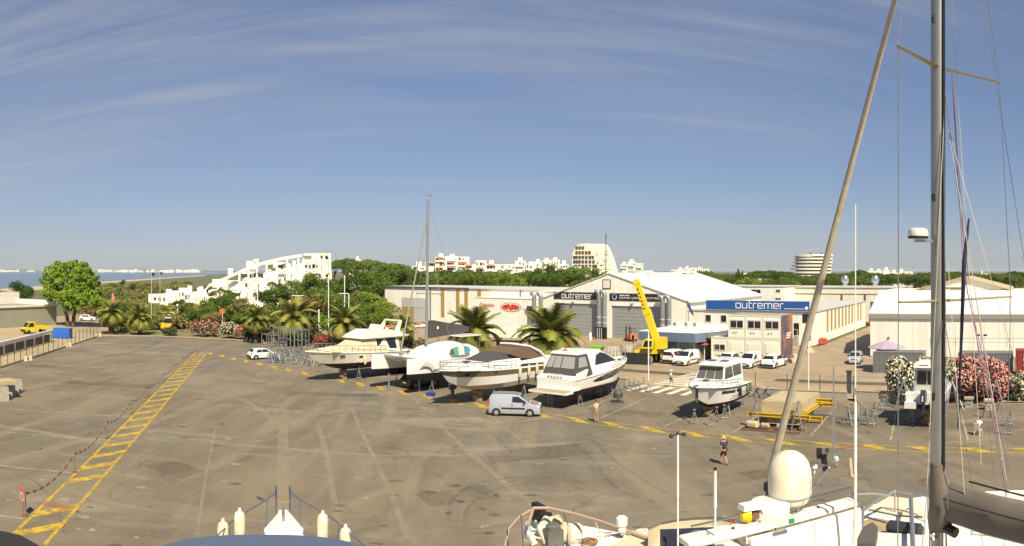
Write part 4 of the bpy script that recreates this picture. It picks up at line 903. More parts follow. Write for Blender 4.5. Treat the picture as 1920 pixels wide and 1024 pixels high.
# trees in front of the terraced building
tg2 = 'trees in front of the terraced building'
for px, D, yt, wp, kd, lab in ((419, 178, 539, 66, 'dark', 'round dark tree standing alone before the left end of the terraced building'), (512, 176, 526, 72, 'dark', 'dark bushy tree before the middle of the terraced building'), (552, 180, 523, 66, 'dark', 'dark tree overlapping the right side of the middle bushy tree'), (598, 176, 509, 84, 'dark', 'tall dark tree covering the right foot of the terraced building'), (452, 168, 556, 34, 'dry', 'small reddish shrub-like tree right of the lone round tree'), (655, 190, 500, 84, 'dark', 'broad dark tree next to the two lamp masts'), (700, 185, 512, 84, 'round', 'rounded green tree touching the left end of the warehouse')):
    tree('tree', lab, kd, px, D, yt, wp, tg2)
for px, D, yt, wp, kd in ((650, 260, 484, 70, 'pine'), (690, 255, 486, 90, 'pine'), (735, 245, 492, 80, 'pine'), (628, 250, 492, 50, 'pine')):
    tree('pine_tree', ORD[{628: 0, 650: 1, 690: 2, 735: 3}[px]] + ' umbrella pine from the left in the high clump right of the terraced building', kd, px, D, yt, wp, 'pines right of the terraced building', flat=1.0)
rt2 = random.Random(21)
for i in range(20):      # the row behind the warehouse
    px = 700 + i * 21.5 + rt2.uniform(-6, 6); yt = 503 + 5 * math.sin(i * 1.3) + rt2.uniform(-3, 4) + (3 if 880 < px < 990 else 0); tree('tree', ORD[i] + ' leafy green tree from the left in the row behind the long warehouse', rt2.choice(['round', 'round', 'dark']), px, 205 + rt2.uniform(-6, 30), yt, rt2.uniform(54, 78), 'trees behind the warehouse', flat=1.05)
tree('tree', 'largest dark round tree just left of the hangar gable', 'dark', 1036, 196, 494, 68, 'trees behind the warehouse'); tree('tree', 'small dark tree right beside the hangar gable', 'dark', 1092, 200, 511, 52, 'trees behind the warehouse')
for i in range(9):
    tree('pine_tree', ORD[i] + ' flat-topped pine from the left below the white town blocks', 'pine', 700 + i * 45 + rt2.uniform(-10, 10), 330 + rt2.uniform(0, 40), 508 + rt2.uniform(-3, 3), 70, 'pines below the town', flat=1.0)
for i in range(10):      # low far trees on the skyline between the towers
    tree('tree', ORD[i] + ' distant tree from the left on the skyline behind the hangar roof', 'dark', 1165 + i * 19 + rt2.uniform(-5, 5), 480 + rt2.uniform(0, 60), 509 + rt2.uniform(-1.5, 1.5), 30, 'skyline trees behind the hangar', flat=.6)
for i in range(26):
    px = 1322 + i * 23.5 + rt2.uniform(-8, 8); yt = 511 + 3 * math.sin(i * .9) + rt2.uniform(-3, 2); tree('pine_tree', ORD[i] + ' umbrella pine from the left in the far dense row behind the workshop roofs', 'pine', px, 330 + rt2.uniform(-20, 60), yt, rt2.uniform(50, 76), 'far pines on the right', flat=1.15)
for i in range(24):
    px = 1330 + i * 25.5 + rt2.uniform(-8, 8); yt = 519 + 4 * math.sin(i * 1.7) + rt2.uniform(-2, 4) - (4 if px > 1560 else 0); tree('pine_tree', ORD[i] + ' umbrella pine from the left in the nearer row above the workshop roofs', rt2.choice(['pine', 'pine', 'round' if px < 1560 else 'pine']), px, 235 + rt2.uniform(-10, 40), yt, rt2.uniform(52, 84), 'nearer pines on the right', flat=1.0)
for i, px in enumerate((1383, 1391)):
    tree('cypress_tree', ['thin dark cypress on the skyline, taller of two', 'thin dark cypress on the skyline, shorter of two'][i], 'dark', px, 300, (503, 506)[i], 10, 'skyline cypresses', flat=4.0)
tree('tree', 'green tree squeezed between workshop and storage hall', 'dark', 1629, 175, 552, 26, None); tree('tree', 'rounded pine at the head of the side street', 'pine', 1585, 240, 513, 86, None, flat=1.1)
# coastal scrub on the left
for i in range(150):
    f = rt2.random(); px = 150 + 300 * f + rt2.uniform(-20, 20); D = 165 + 330 * rt2.random() ** 1.6
    if px < 215 and D < 190: continue
    if px > 360: D = max(D, 250) if px > 380 else D
    hh = rt2.uniform(2.0, 4.6) * (1.25 if D > 250 else 1); yt = HOR + (H - hh) * F / D; wp = hh * rt2.uniform(2.2, 3.6) / D * F
    tree('scrub_bush', 'olive-green bush in the coastal scrub between beach and villas', rt2.choice(['bush', 'bush', 'bush', 'dry', 'dark']), px, D, yt, wp, 'bushes of the coastal scrub', flat=.9)
tree('tree', 'lone dark tree on the shoreline right of the plane tree', 'dark', 230, 430, 524, 13, None, flat=1.1)
for i in range(22):
    px = 640 + i * 7.5; tree('roadside_bush', ORD[i] + ' roadside bush from the left below the trees beside the warehouse', rt2.choice(['bush', 'dry', 'dark']), px * 1.0 - 20, 168 + rt2.uniform(-5, 8), 570 + rt2.uniform(-8, 10), rt2.uniform(26, 44), 'bushes by the warehouse', flat=1.0) if px < 745 else None
for i in range(12):
    tree('roadside_bush', ORD[i] + ' low hedge bush from the left under the trees across the far road', rt2.choice(['dark', 'bush', 'bush']), 385 + i * 20 + rt2.uniform(-6, 6), 168 + rt2.uniform(-4, 6), 588 + rt2.uniform(-5, 4), rt2.uniform(28, 44), 'hedge across the far road', flat=.8)
for i in range(34):      # the belt of trees and tall shrubs along the far road
    px = 352 + i * 11.2 + rt2.uniform(-5, 5); D_b = 150 + rt2.uniform(0, 16); hh = rt2.uniform(3.4, 6.4) + (1.6 if px > 560 else 0); tree('roadside_tree', ORD[i] + ' small leafy tree from the left in the dense green belt along the far road', rt2.choice(['dark', 'round', 'dark', 'bush', 'dry']), px, D_b, HOR + (H - hh) * F / D_b, hh * rt2.uniform(1.1, 1.7) / D_b * F, 'green belt along the far road', flat=1.0)
for i in range(70):
    px = 190 + 190 * rt2.random(); D_b = 148 + 130 * rt2.random() ** 1.4; hh = rt2.uniform(1.8, 4.2)
    if px < 225 and D_b < 165: continue
    tree('scrub_bush', 'green bush in the thick scrub just beyond the far road on the left', rt2.choice(['bush', 'round', 'dark', 'bush']), px, D_b, HOR + (H - hh) * F / D_b, hh * rt2.uniform(1.8, 3.0) / D_b * F, 'scrub beyond the far road', flat=.9)
# ---- oleander hedges with blossoms
flow = {'pink': mat('pink_blossom', (.66, .20, .20), .6, var=.6, scale=1.3, detail=6, col2=(.78, .44, .38)), 'white': mat('white_blossom', (.72, .64, .46), .6), 'red': mat('red_blossom', (.58, .05, .08), .6), 'rose': mat('rose_blossom', (.66, .26, .22), .6), 'none': None}
FK = [1.0]
def oleander(label, px, py, wpx, ytop, col, seed, dens=1.0, D=None, group='flowering oleanders', depth=1.0, leaf=lf_ole, name='oleander'):
    p = gp(px, py) if D is None else gd(px, D); D = p.length; ht = zat(ytop, D); rad = wpx / 2 / F * D
    t = thing(name, label, 'shrub', p, -(px - 960) / F, group); r = random.Random(seed); B = []
    n = 20
    for k in range(n):
        a = k * 2.4; q = math.sqrt((k + .5) / n) * .72; B.append(((rad * q * math.cos(a), rad * q * math.sin(a) * depth, ht * (.60 - .30 * q + r.uniform(-.14, .12))), (rad * r.uniform(.17, .36), rad * depth * r.uniform(.17, .36), ht * r.uniform(.18, .34))))
    nl = int(2600 * dens); link('foliage', cloud_mesh('foliage', leaf, B, nl, .26, seed), t)
    m = MB(); 
    for k in range(7): a = k * .9; m.tube([(.2 * math.cos(a), .2 * math.sin(a), 0), (rad * .4 * math.cos(a), rad * .4 * depth * math.sin(a), ht * .7)], [.05, .02], 5)
    m.build('stem', bark, t)
    if flow[col]:
        B2 = [(c, tuple(x * 1.04 for x in rr_)) for c, rr_ in B]; link('blossoms', cloud_mesh('blossoms', flow[col], B2, int(1900 * dens * FK[0]), .18 if FK[0] == 1 else .21, seed + 9, fill=.93), t)
    return t
for a in (('pink oleander bush nearest the yellow excavator', 385, 631, 62, 596, 'pink', 1), ('cream-flowered oleander touching the pink one', 432, 635, 44, 599, 'white', 2), ('rusty-coloured faded oleander left of the second palm', 456, 637, 40, 604, 'rose', 3, .6, None, 'flowering oleanders', 1.0, lf_dry), ('low green bush under the left palm pair', 478, 640, 50, 611, 'none', 4),
          ('pale-flowered oleander between two palms behind the boat stands', 510, 641, 46, 605, 'white', 5, .8), ('brownish dry bush between two palms behind the boat stands', 528, 642, 44, 603, 'none', 6, 1, None, 'flowering oleanders', 1.0, lf_dry), ('white-flowered oleander right of the tall stand frames', 586, 646, 54, 604, 'white', 7), ('red-pink oleander beside the bow of the cream flybridge yacht', 606, 652, 40, 620, 'red', 8), ('pale pink oleander behind the foredeck of the cream yacht', 648, 654, 60, 616, 'rose', 9),
          ('dark green bush behind the grey stand frames', 545, 648, 64, 622, 'none', 10), ('rose oleander behind the cream yacht cabin', 690, 654, 50, 612, 'rose', 11, .7), ('white-flowered bush below the small palm by the catamaran', 770, 672, 44, 620, 'white', 12), ('rusty bush beside the catamaran boom', 790, 676, 36, 628, 'none', 13, .8, None, 'flowering oleanders', 1.0, lf_dry),
          ('dark bush at the foot of the large palm by the grey-covered cruiser', 1010, 706, 50, 650, 'none', 14), ('pinkish low oleander between the two large palms', 950, 690, 60, 642, 'rose', 15, .6), ('grey-green bush by the excavator', 318, 630, 34, 609, 'none', 16, .8), ('small red-flowered bush behind the pink oleander', 372, 624, 34, 597, 'red', 17, .5)): oleander(*a)
FK[0] = 1.7
for a in (('great white-flowered oleander left of the tall mast', 1718, 752, 132, 655, 'white', 31, 2.2), ('white oleander filling the gap behind the tall mast', 1765, 752, 90, 653, 'white', 32, 1.6), ('bright pink oleander just right of the tall mast', 1808, 750, 122, 652, 'pink', 33, 2.2), ('rose-pink oleander to the right of the bright pink one', 1848, 750, 112, 658, 'pink', 34, 2.0), ('red-flowered end of the oleander hedge', 1878, 750, 56, 690, 'red', 35, 1.0), ('cream-flowered oleander at the right edge of the picture', 1918, 752, 60, 690, 'white', 36, 1.3)):
    oleander(*a, group='great oleander hedge on the right')
# ---- palms
def frond(L, droop, seed, m_):
    r = random.Random(seed); n = 24; P = []; z = 0; x = 0; ang = R(58)
    for i in range(n + 1):
        P.append(Vector((x, 0, z))); x += math.cos(ang) * L / n; z += math.sin(ang) * L / n; ang -= droop * (1.2 + i / n) / n
    mb = MB(); mb.tube(P[::3] + [P[-1]], [.035 * (1 - .7 * i / 8) for i in range(len(P[::3]) + 1)], 4)
    for i in range(2, n + 1):
        f = i / n; l = L * .19 * math.sin(PI * min(1, .12 + f * .9)) ** .7 + .12
        d = (P[i] - P[i - 1]).normalized()
        for k in range(3):
            q = P[i] - d * (L / n) * .333 * k
            for sg in (-1, 1):
                tip = q + d * l * .55 + Vector((0, sg * l * .8, -l * (.25 + .15 * r.random()) + .05)); wv = d * .011
                mb.add([q - wv, q + wv, tip], [(0, 1, 2)])
    return mb.mesh('frond', m_)
FR = [frond(1, dr, i, lf_palm) for i, dr in enumerate((.7, 1.25, 1.7, 2.1))]; FD = frond(1, 2.7, 9, lf_pdry)
ptm = mat('palm_trunk', (.13, .09, .055), .95, var=.5, scale=9, bump=.6)
def palm(label, px, D, yc, rpx, thick=.3, n=46, base=0.0):
    p = gd(px, D, base); h = zat(yc, D) - base; rad = rpx / F * D * 1.22
    t = thing('palm_tree', label, 'palm tree', p, rnd.uniform(0, 6), 'palms along the yard edge'); m = MB(); k = 12
    m.tube([(.06 * math.sin(i * 1.1), 0, h * i / k) for i in range(k + 1)], [thick * (1.25 - .35 * i / k + (.06 if i % 2 else 0) + (.25 if i > k - 3 else 0)) for i in range(k + 1)], 9); m.build('trunk', ptm, t, True)
    for i in range(n):
        f = i / n; me = FD if f > .90 else FR[min(3, int(f * 4.4))]
        o = link('frond', me, t, (0, 0, h + .15 - f * .35)); s = rad * rnd.uniform(.92, 1.15); o.scale = (s, s, s)
        o.rotation_euler = (rnd.uniform(-.12, .12), R(-28 + 62 * f) + rnd.uniform(-.12, .12), i * 2.4 + rnd.uniform(-.2, .2))
    return t
palm('large palm between the grey-covered and white express cruisers', 1033, 83, 647, 66, .36, 58)
palm('large palm behind the brown-covered cruiser', 888, 90, 636, 58, .36, 54)
palm('small palm beside the catamaran mast', 757, 98, 620, 29, .25, 40)
palm('palm behind the cream yacht cabin roof', 646, 108, 614, 40, .3, 42)
palm('tall palm behind the grey stand frames', 552, 116, 604, 46, .34, 46)
palm('palm above the brownish dry oleander', 479, 121, 606, 30, .3, 42)
palm('stout palm between the blue container and the flagpole', 209, 139, 594, 30, .5, 42)
palm('smaller palm left of the yellow excavator', 262, 137, 602, 28, .38, 38)
# ------------------------------------------------------------------ boats on the hard
navy = mat('antifoul_black', (.012, .010, .016), .6, var=.3, scale=2)
taupe = mat('taupe_band', (.16, .115, .075), .5, var=.15)
canvas = mat('grey_canvas', (.075, .068, .066), .85, var=.25, scale=3)
brownc = mat('brown_canvas', (.15, .095, .055), .85, var=.25, scale=3)
teak = mat('teak_deck', (.42, .30, .17), .8, var=.25, scale=5)
vinyl = mat('clear_vinyl', (.30, .29, .27), .2, spec=.6)
beigef = mat('fender_beige', (.70, .60, .42), .6, var=.15)
sailg = mat('sailcloth', (.30, .27, .23), .8, var=.2, scale=3)
pinkl = mat('boot_stripe', (.55, .24, .20), .5)
pale = mat('pale_antifoul', (.48, .45, .36), .7, var=.25, scale=1)
class Boat:
    def __init__(s, name, label, loc, rz, L, B, zk, zw, zs0, zs1, rake, top, bot, cat='boat', n=20, stern=.92, bowfull=2.4, band=None, name2='hull'):
        s.t = thing(name, label, cat, loc, rz); s.L, s.B = L, B; s.P = (zk, zw, zs0, zs1, rake, stern, bowfull)
        rows = [s.sec(i / n) for i in range(n + 1)]
        m = MB(); m.rings([[r[2], r[1], r[0], (r[1][0], -r[1][1], r[1][2]), (r[2][0], -r[2][1], r[2][2])] for r in rows], False, False); r = rows[0]
        m.add([r[2], r[1], r[0], (r[1][0], -r[1][1], r[1][2]), (r[2][0], -r[2][1], r[2][2])], [(0, 1, 2, 3, 4)]); m.build('hull_bottom', bot, s.t, True)
        m = MB()
        for sg in (1, -1): m.rings([[(p[0], sg * p[1], p[2]) for p in ((r[2], r[3]) if band else (r[2], r[3], r[4]))] for r in rows], False, False)
        r = rows[0]; m.add([r[2], r[3], r[4], (r[4][0], -r[4][1], r[4][2]), (r[3][0], -r[3][1], r[3][2]), (r[2][0], -r[2][1], r[2][2])], [(0, 1, 2, 3, 4, 5)]); s.hull = m.build(name2, top, s.t, True)
        if band:
            m = MB()
            for sg in (1, -1): m.rings([[(p[0], sg * p[1], p[2]) for p in (r[3], r[4])] for r in rows], False, False)
            m.build('hull_band', band, s.t, True)
        m = MB(); m.rings([[(r[4][0], r[4][1] - .02, r[4][2] - .05), (r[4][0] - .02, 0, r[4][2] + .05), (r[4][0], -r[4][1] + .02, r[4][2] - .05)] for r in rows], False, False); s.deck = m.build('deck', top if top is not cream else cream, s.t, True)
        m = MB()
        for sg in (1, -1): m.tube([(r[4][0], sg * r[4][1], r[4][2]) for r in rows], .06, 5)
        m.build('rub_rail', top, s.t, True)
    def sec(s, u):
        zk, zw, zs0, zs1, rake, stern, bf = s.P; L, B = s.L, s.B
        e = max(0, (u - .5) / .5); zkeel = zk + (zw - zk) * e ** 2.2 + (zs1 - zw) * .30 * e ** 5; zs = zs0 + (zs1 - zs0) * u ** 1.6
        hb = B / 2 * (stern + (1 - stern) * math.sin(min(1, u / .45) * PI / 2)) * max(.0, 1 - max(0, (u - .42) / .58) ** bf) ** .85 + .03
        zwl = max(zw, zkeel + .01); hw = hb * .93 * (1 - .62 * e ** 1.7) if u < 1 else .02; hc = hb * .84 * (1 - e ** 1.25) + .005; zc = zkeel + (zwl - zkeel) * .45; hm = hw * .42 + hb * .58; zm = zwl * .42 + zs * .58
        def X(z): return L * u - rake * u ** 3 * (zs - z) / (zs - zk)
        return [(X(zkeel), 0, zkeel), (X(zc), hc, zc), (X(zwl), hw, zwl), (X(zm), hm, zm), (X(zs), hb, zs)]
    def sheer(s, u): return s.sec(u)[4]
    def part(s, name, mb, m, parent=None, smooth=False): return mb.build(name, m, parent or s.t, smooth)
    def side(s, x, z):
        u = max(0, min(1, x / s.L)); r = s.sec(u)
        for i in range(2, 4):
            if r[i][2] <= z <= r[i + 1][2]: f = (z - r[i][2]) / (r[i + 1][2] - r[i][2]); return r[i][1] + (r[i + 1][1] - r[i][1]) * f
        return r[4][1] if z > r[4][2] else r[2][1]
    def strip(s, m, pts, off=.015):
        for sg in (1, -1): m.rings([[(x, sg * (s.side(x, z0 + (z1 - z0) * k / 3) + off), z0 + (z1 - z0) * k / 3) for k in range(4)] for x, z0, z1 in pts], False, False)
    def rail(s, u0, u1, h, n=9, bars=(1.0,), close=True):
        m = MB()
        for sg in (1, -1):
            P = [Vector((a[0], sg * max(a[1] - .1, .04), a[2])) for a in (s.sheer(u0 + (u1 - u0) * i / n) for i in range(n + 1))]
            for b in bars: m.tube([p + Vector((0, 0, h * b)) for p in P], .028, 5)
            for p in P: m.tube([p, p + Vector((0, 0, h))], .022, 5)
        return m.build('guard_rail', steel, s.t)
    def porthole(s, x, z, w_=.5, h=.2, m=glass):
        for sg in (1, -1):
            mb = MB(); y = s.side(x, z); y2 = s.side(x + w_, z); mb.ext([(x, sg * (y + .0), z - h / 2), (x + w_ * .9, sg * y2, z - h / 2), (x + w_, sg * y2, z + h * .1), (x + w_ * .95, sg * s.side(x + w_, z + h / 2), z + h / 2), (x + .05, sg * s.side(x, z + h / 2), z + h / 2)], (0, sg * .03, 0)); mb.build('porthole', m, s.hull)
    def fender(s, x, z, l=.75, r=.14, sides=(1, -1), m=beigef):
        for sg in sides:
            mb = MB(); y = sg * (s.side(x, z) + r + .03); mb.lathe([(.03, -l / 2 - .06), (r * .7, -l / 2), (r, -l / 2 + .1), (r, l / 2 - .1), (r * .7, l / 2), (.03, l / 2 + .08)], 10, (x, y, z)); mb.build('fender', m, s.t, True)
def house(poly, a, b): return MB().slab([(x, z, a - b * z) for x, z in poly])
def hpanes(poly, a, b, t=.025): return MB().panes(poly, lambda x, z: a - b * z + .004, t)
def fpane(x0, z0, x1, z1, a, b, y0=-1, y1=1, off=.02, frac=.92):
    """a pane on a front or rear face that runs from (x0,z0) to (x1,z1); y0,y1 as shares of the half width"""
    d = Vector((x1 - x0, 0, z1 - z0)).normalized(); n = Vector((d.z, 0, -d.x)); h0, h1 = (a - b * z0) * frac, (a - b * z1) * frac; m = MB()
    m.ext([Vector((x0, h0 * y0, z0)) + n * .004, Vector((x0, h0 * y1, z0)) + n * .004, Vector((x1, h1 * y1, z1)) + n * .004, Vector((x1, h1 * y0, z1)) + n * .004], n * off); return m
BOW_NEAR, BOW_FAR = TH - PI / 2, TH + PI / 2
def at_bow(pt, L, rz): return Vector((pt.x, pt.y, 0)) - Vector((math.cos(rz), math.sin(rz), 0)) * L
# proto stand and keel block
def stand_proto(label):
    t = thing('boat_stand', label, 'boat stand', (0, 0, -50), 0, 'props under the boats')
    for k in range(3):
        a = 2 * PI * k / 3 + .4; m = MB(); m.tube([(.42 * math.cos(a), .42 * math.sin(a), .0), (.06 * math.cos(a), .06 * math.sin(a), .8)], .035, 5); m.build('leg', galv, t)
    m = MB(); m.tube([(0, 0, .45), (0, 0, .95)], .03, 6); m.build('screw_post', galv, t); m = MB(); m.box((0, 0, .975), (.26, .26, .05)); m.build('pad', wood, t)
    m = MB()
    for k in range(3): a, b = 2 * PI * k / 3 + .4, 2 * PI * (k + 1) / 3 + .4; m.tube([(.35 * math.cos(a), .35 * math.sin(a), .14), (.35 * math.cos(b), .35 * math.sin(b), .14)], .018, 4)
    m.build('brace', galv, t); return t
sproto = stand_proto('galvanised boat stand')
used = []
def stand(loc, h, label, group='props under the boats', tilt=None, rz=None, sx=None):
    if used: o = dup(sproto, loc, label=label, group=group)
    else: o = sproto; used.append(1); o.location = loc; o['label'] = label; o['group'] = group
    o.scale = (sx or max(.8, h * .55),) * 2 + (h,); o.rotation_euler = (tilt[0] if tilt else 0, tilt[1] if tilt else 0, rz if rz is not None else rnd.uniform(0, 6)); return o
def props(bt, us, desc, zoff=0, off=.62, blocks=(.2, .7), zb=None):
    """stands under both chines and timber blocks under the keel"""
    mw = bt.t.matrix_basis if False else (Matrix.Translation(bt.t.location) @ Matrix.Rotation(bt.t.rotation_euler.z, 4, 'Z'))
    for u in us:
        r = bt.sec(u)
        for sg in (1, -1):
            p = mw @ Vector((r[1][0], sg * r[1][1] * .9, 0)); stand((p.x, p.y, 0), r[1][2] - .02, 'grey steel prop under the %s %s of the %s' % ('port' if sg > 0 else 'starboard', 'bow' if u > .4 else 'stern', desc))
    for u in blocks:
        r = bt.sec(u); p = mw @ Vector((r[0][0], 0, 0)); m = MB(); h = r[0][2] - .01; n = max(1, int(h / .28))
        for k in range(n): m.box((0, 0, h * (k + .5) / n), (.9 if k % 2 else .35, .35 if k % 2 else .9, h / n - .012))
        tag(m.build('keel_block', wood, None, loc=(p.x, p.y, 0), rz=bt.t.rotation_euler.z), 'timber blocks stacked under the %s end of the %s keel' % ('bow' if u > .5 else 'stern', desc), 'timber block', 'keel blocks')
# ---- A: cream flybridge yacht
bow = gd(573, 78); L = 14.6
A = Boat('flybridge_yacht', 'old cream flybridge motor yacht with stained deck and black bottom', at_bow(bow, L, BOW_NEAR), BOW_NEAR, L, 4.5, 1.0, 1.95, 2.75, 3.4, 2.2, cream, navy, 'yacht')
mb = MB()
for sg in (1, -1): mb.rings([[(p[0], sg * (p[1] + .006), p[2] + .01), (q[0], sg * (q[1] + .006), q[2] + .16)] for p, q in ((A.sec(i / 16)[2], (A.sec(i / 16)[2][0], A.side(A.L * i / 16, A.sec(i / 16)[2][2] + .16), A.sec(i / 16)[2][2])) for i in range(13))], False, False)
A.part('boot_stripe', mb, pinkl)
stain = mat('stained_deck', (.56, .44, .24), .8, var=.5, scale=1.4, detail=8, col2=(.70, .63, .48))
h = house([(4.4, 2.75), (12.2, 3.3), (10.6, 3.5), (9.0, 3.62), (4.4, 3.55)], 2.7, .28); A.part('foredeck_trunk', h, stain)
a_, b_ = 2.55, .27
sa = A.part('saloon', house([(2.6, 2.8), (9.4, 3.5), (7.4, 4.45), (2.6, 4.45)], a_, b_), cream)
A.part('windscreen_cover', fpane(9.3, 3.55, 7.55, 4.38, a_, b_, -1, 1, .05, .97), mat('stained_cover', (.58, .44, .24), .8, var=.35, scale=2, col2=(.68, .58, .4)), sa); A.part('windscreen_cover', hpanes([(6.3, 3.55), (8.9, 3.58), (7.5, 4.35), (6.3, 4.35)], a_, b_, .03), MATS['stained_cover'], sa)
for poly in ([(5.9, 3.55), (5.9, 4.3), (4.9, 4.3), (5.4, 3.75)], [(4.5, 4.3), (3.1, 4.3), (3.0, 3.15), (4.1, 3.2)]): A.part('side_window', hpanes(poly, a_, b_), glass, sa)
fb = A.part('flybridge', house([(2.2, 4.48), (8.3, 4.48), (7.9, 4.75), (6.4, 5.35), (3.0, 5.15), (2.2, 4.95)], 2.9, .25), cream)
A.part('fly_overhang', MB().slab([(1.0, 4.46, 1.6), (2.2, 4.46, 1.7), (2.2, 4.6, 1.7), (1.0, 4.6, 1.6)]), cream, fb)
ar = MB()
for sg in (1, -1): ar.ext([(3.3, sg * 1.55, 4.9), (2.5, sg * 1.55, 4.9), (1.9, sg * 1.35, 6.2), (2.3, sg * 1.35, 6.2)], (0, -sg * .14, 0))
ar.b2(1.9, 2.35, -1.3, 1.3, 6.15, 6.3); A.part('radar_arch', ar, cream)
A.part('fly_seat', MB().slab([(4.6, 5.0, .9), (5.2, 5.0, .9), (4.9, 5.85, .8), (4.6, 5.85, .8)]), cream, fb)
A.rail(.35, .985, .75, 12)
for x in (6.0, 6.9, 8.4): A.porthole(x, 2.62, .5, .17)
A.porthole(10.6, 2.8, .6, .17)
for x in (8.2, 5.0): A.fender(x, 2.2, .9, .15)
props(A, (.25, .6), 'cream flybridge yacht')
# ---- B: catamaran
LB = 12.0; b1 = gd(700, 74.2); b2_ = gd(760, 70.0); mid = (b1 + b2_) / 2; loc = at_bow(mid, LB, BOW_NEAR); half = (b1 - b2_).length / 2
ct = thing('catamaran', 'white sailing catamaran with dark sail bag and a paddle board on deck', 'catamaran', loc, BOW_NEAR)
def cathull(y):
    m = MB(); m2 = MB(); rg, rb = [], []
    for i in range(17):
        u = i / 16; hw = .78 * (1 - max(0, (u - .45) / .55) ** 2.2) ** .8 + .05; x = LB * u; zb = 1.12 + .45 * max(0, (u - .6) / .4) ** 2; zt = 2.75 + .75 * u
        rg.append([(x, y - hw * .75, 1.75 + .3 * u), (x, y - hw, zt * .6 + .85), (x, y - hw * .92, zt), (x, y, zt + .04), (x, y + hw * .92, zt), (x, y + hw, zt * .6 + .85), (x, y + hw * .75, 1.75 + .3 * u)])
        rb.append([(x - .02, y - hw * .75, 1.75 + .3 * u), (x - .1, y - hw * .45, 1.35 + .3 * u), (x - .15, y, zb), (x - .1, y + hw * .45, 1.35 + .3 * u), (x - .02, y + hw * .75, 1.75 + .3 * u)])
    m.rings(rg, False, False); m.add(rg[-1], [range(7)]); m.add(rg[0], [range(7)]); o = m.build('hull', white, ct, True); m2.rings(rb, False, False); m2.add(rb[-1], [range(5)]); m2.build('hull_bottom', navy, o, True); return o
hs = [cathull(half), cathull(-half)]
m = MB(); m.b2(0, 8.0, -half + .4, half - .4, 2.0, 2.9); m.build('bridge_deck', white, ct)
m = MB(); prof = [(0.4, 2.9, 1.0), (8.2, 3.15, 1.0), (7.4, 3.75, .86), (5.8, 4.35, .74), (2.6, 4.5, .7), (.8, 4.1, .76)]
rg = []
for x, w1, z1 in ((8.1, 1.5, 3.2), (7.6, 2.1, 3.75), (6.6, 2.35, 4.25), (5.2, 2.45, 4.5), (3.4, 2.4, 4.55), (1.8, 2.25, 4.35), (.9, 2.1, 4.0)): rg.append([(x, math.cos(PI * k / 12) * w1, 2.85 + (z1 - 2.85) * math.sin(PI * k / 12) ** .55) for k in range(13)])
m.rings(rg, False, False); m.add(rg[0], [range(13)]); m.add(rg[-1], [range(13)]); cr_ = m.build('coachroof', white, ct, True)
m = MB(); m.tube([(10.6, -half + .1, 3.35), (10.6, half - .1, 3.35)], .11, 8); m.tube([(10.6, 0, 3.35), (10.6, 0, 3.0)], .06, 6); m.tube([(10.6, -half * .8, 3.3), (10.6, 0, 2.95), (10.6, half * .8, 3.3)], .03, 5); m.build('crossbeam', alu, ct)
m = MB(); m.sheet([(8.1, -half + .5, 2.98), (10.5, -half + .3, 3.2), (10.5, half - .3, 3.2), (8.1, half - .5, 2.98)]); m.build('trampoline', mat('net_white', (.62, .60, .54), .9), ct)
MX = 6.8; zt = 19.4
m = MB(); m.tube([(MX, 0, 4.4), (MX - .25, 0, zt)], [.16, .13], 10); ma = m.build('mast', alu, ct, True)
m = MB(); m.b2(MX - .4, MX - .1, -1.7, 1.7, 9.6, 9.68); m.build('spreader', alu, ma)
m = MB(); m.tube([(MX - .25, 0, zt), (MX - .25, 0, zt + 1.2)], .02, 4); m.tube([(MX - .7, 0, zt + .4), (MX + .4, 0, zt + .4)], .02, 4); m.box((MX - .6, 0, zt + .5), (.25, .05, .2)); m.build('masthead_gear', galv, ma)
m = MB(); m.tube([(10.55, 0, 3.5), (MX + .05, 0, zt - 2.4)], [.10, .07], 7); m.lathe([(.1, 0), (.2, .05), (.2, .2), (.1, .25)], 8, (10.5, 0, 3.7)); m.build('furled_headsail', sailg, ct, True)
m = MB(); m.tube([(0.6, -2.3, 3.3), (MX - .3, 0, 15.5)], .018, 4); m.tube([(5.6, -half, 3.3), (MX - .35, -1.7, 9.6), (MX - .25, 0, 15.5)], .018, 4); m.tube([(5.6, half, 3.3), (MX - .35, 1.7, 9.6), (MX - .25, 0, 15.5)], .018, 4); m.tube([(.2, 0, 3.3), (MX - .3, 0, zt)], .018, 4); m.build('rigging', galv, ct)
m = MB(); m.slab([(MX - .2, 5.0, .12), (MX - .2, 6.8, .18), (MX - .9, 6.85, .2), (.4, 5.9, .16), (.4, 5.35, .14)]); o = m.build('sail_bag', canvas, ct); q = MB(); q.b2(5.2, 5.45, .185, .215, 5.9, 6.2); q.build('bag_badge', white, o)
m = MB(); m.b2(.3, 3.4, -1.9, 1.9, 5.05, 5.15); m.build('bimini', white, ct); m = MB()
for x in (.5, 3.2):
    for y in (-1.8, 1.8): m.tube([(x, y, 3.3), (x, y, 5.05)], .04, 5)
m.build('bimini_post', steel, ct)
m = MB(); m.panes([(2.0, 3.3), (7.0, 3.5), (6.6, 3.7), (2.0, 3.85)], 2.44, .02)
pb = thing('paddle_board', 'teal and white stand-up paddle board leaning on the catamaran cabin', 'paddle board', loc, BOW_NEAR)
mats_pb = [mat('board_teal', (.08, .36, .27), .5), mat('board_white', (.66, .60, .50), .5), mat('board_blue', (.10, .33, .42), .5, var=.5, scale=8), mat('board_dark', (.08, .09, .08), .5)]
m = MB(); n = 18; yb = 2.62
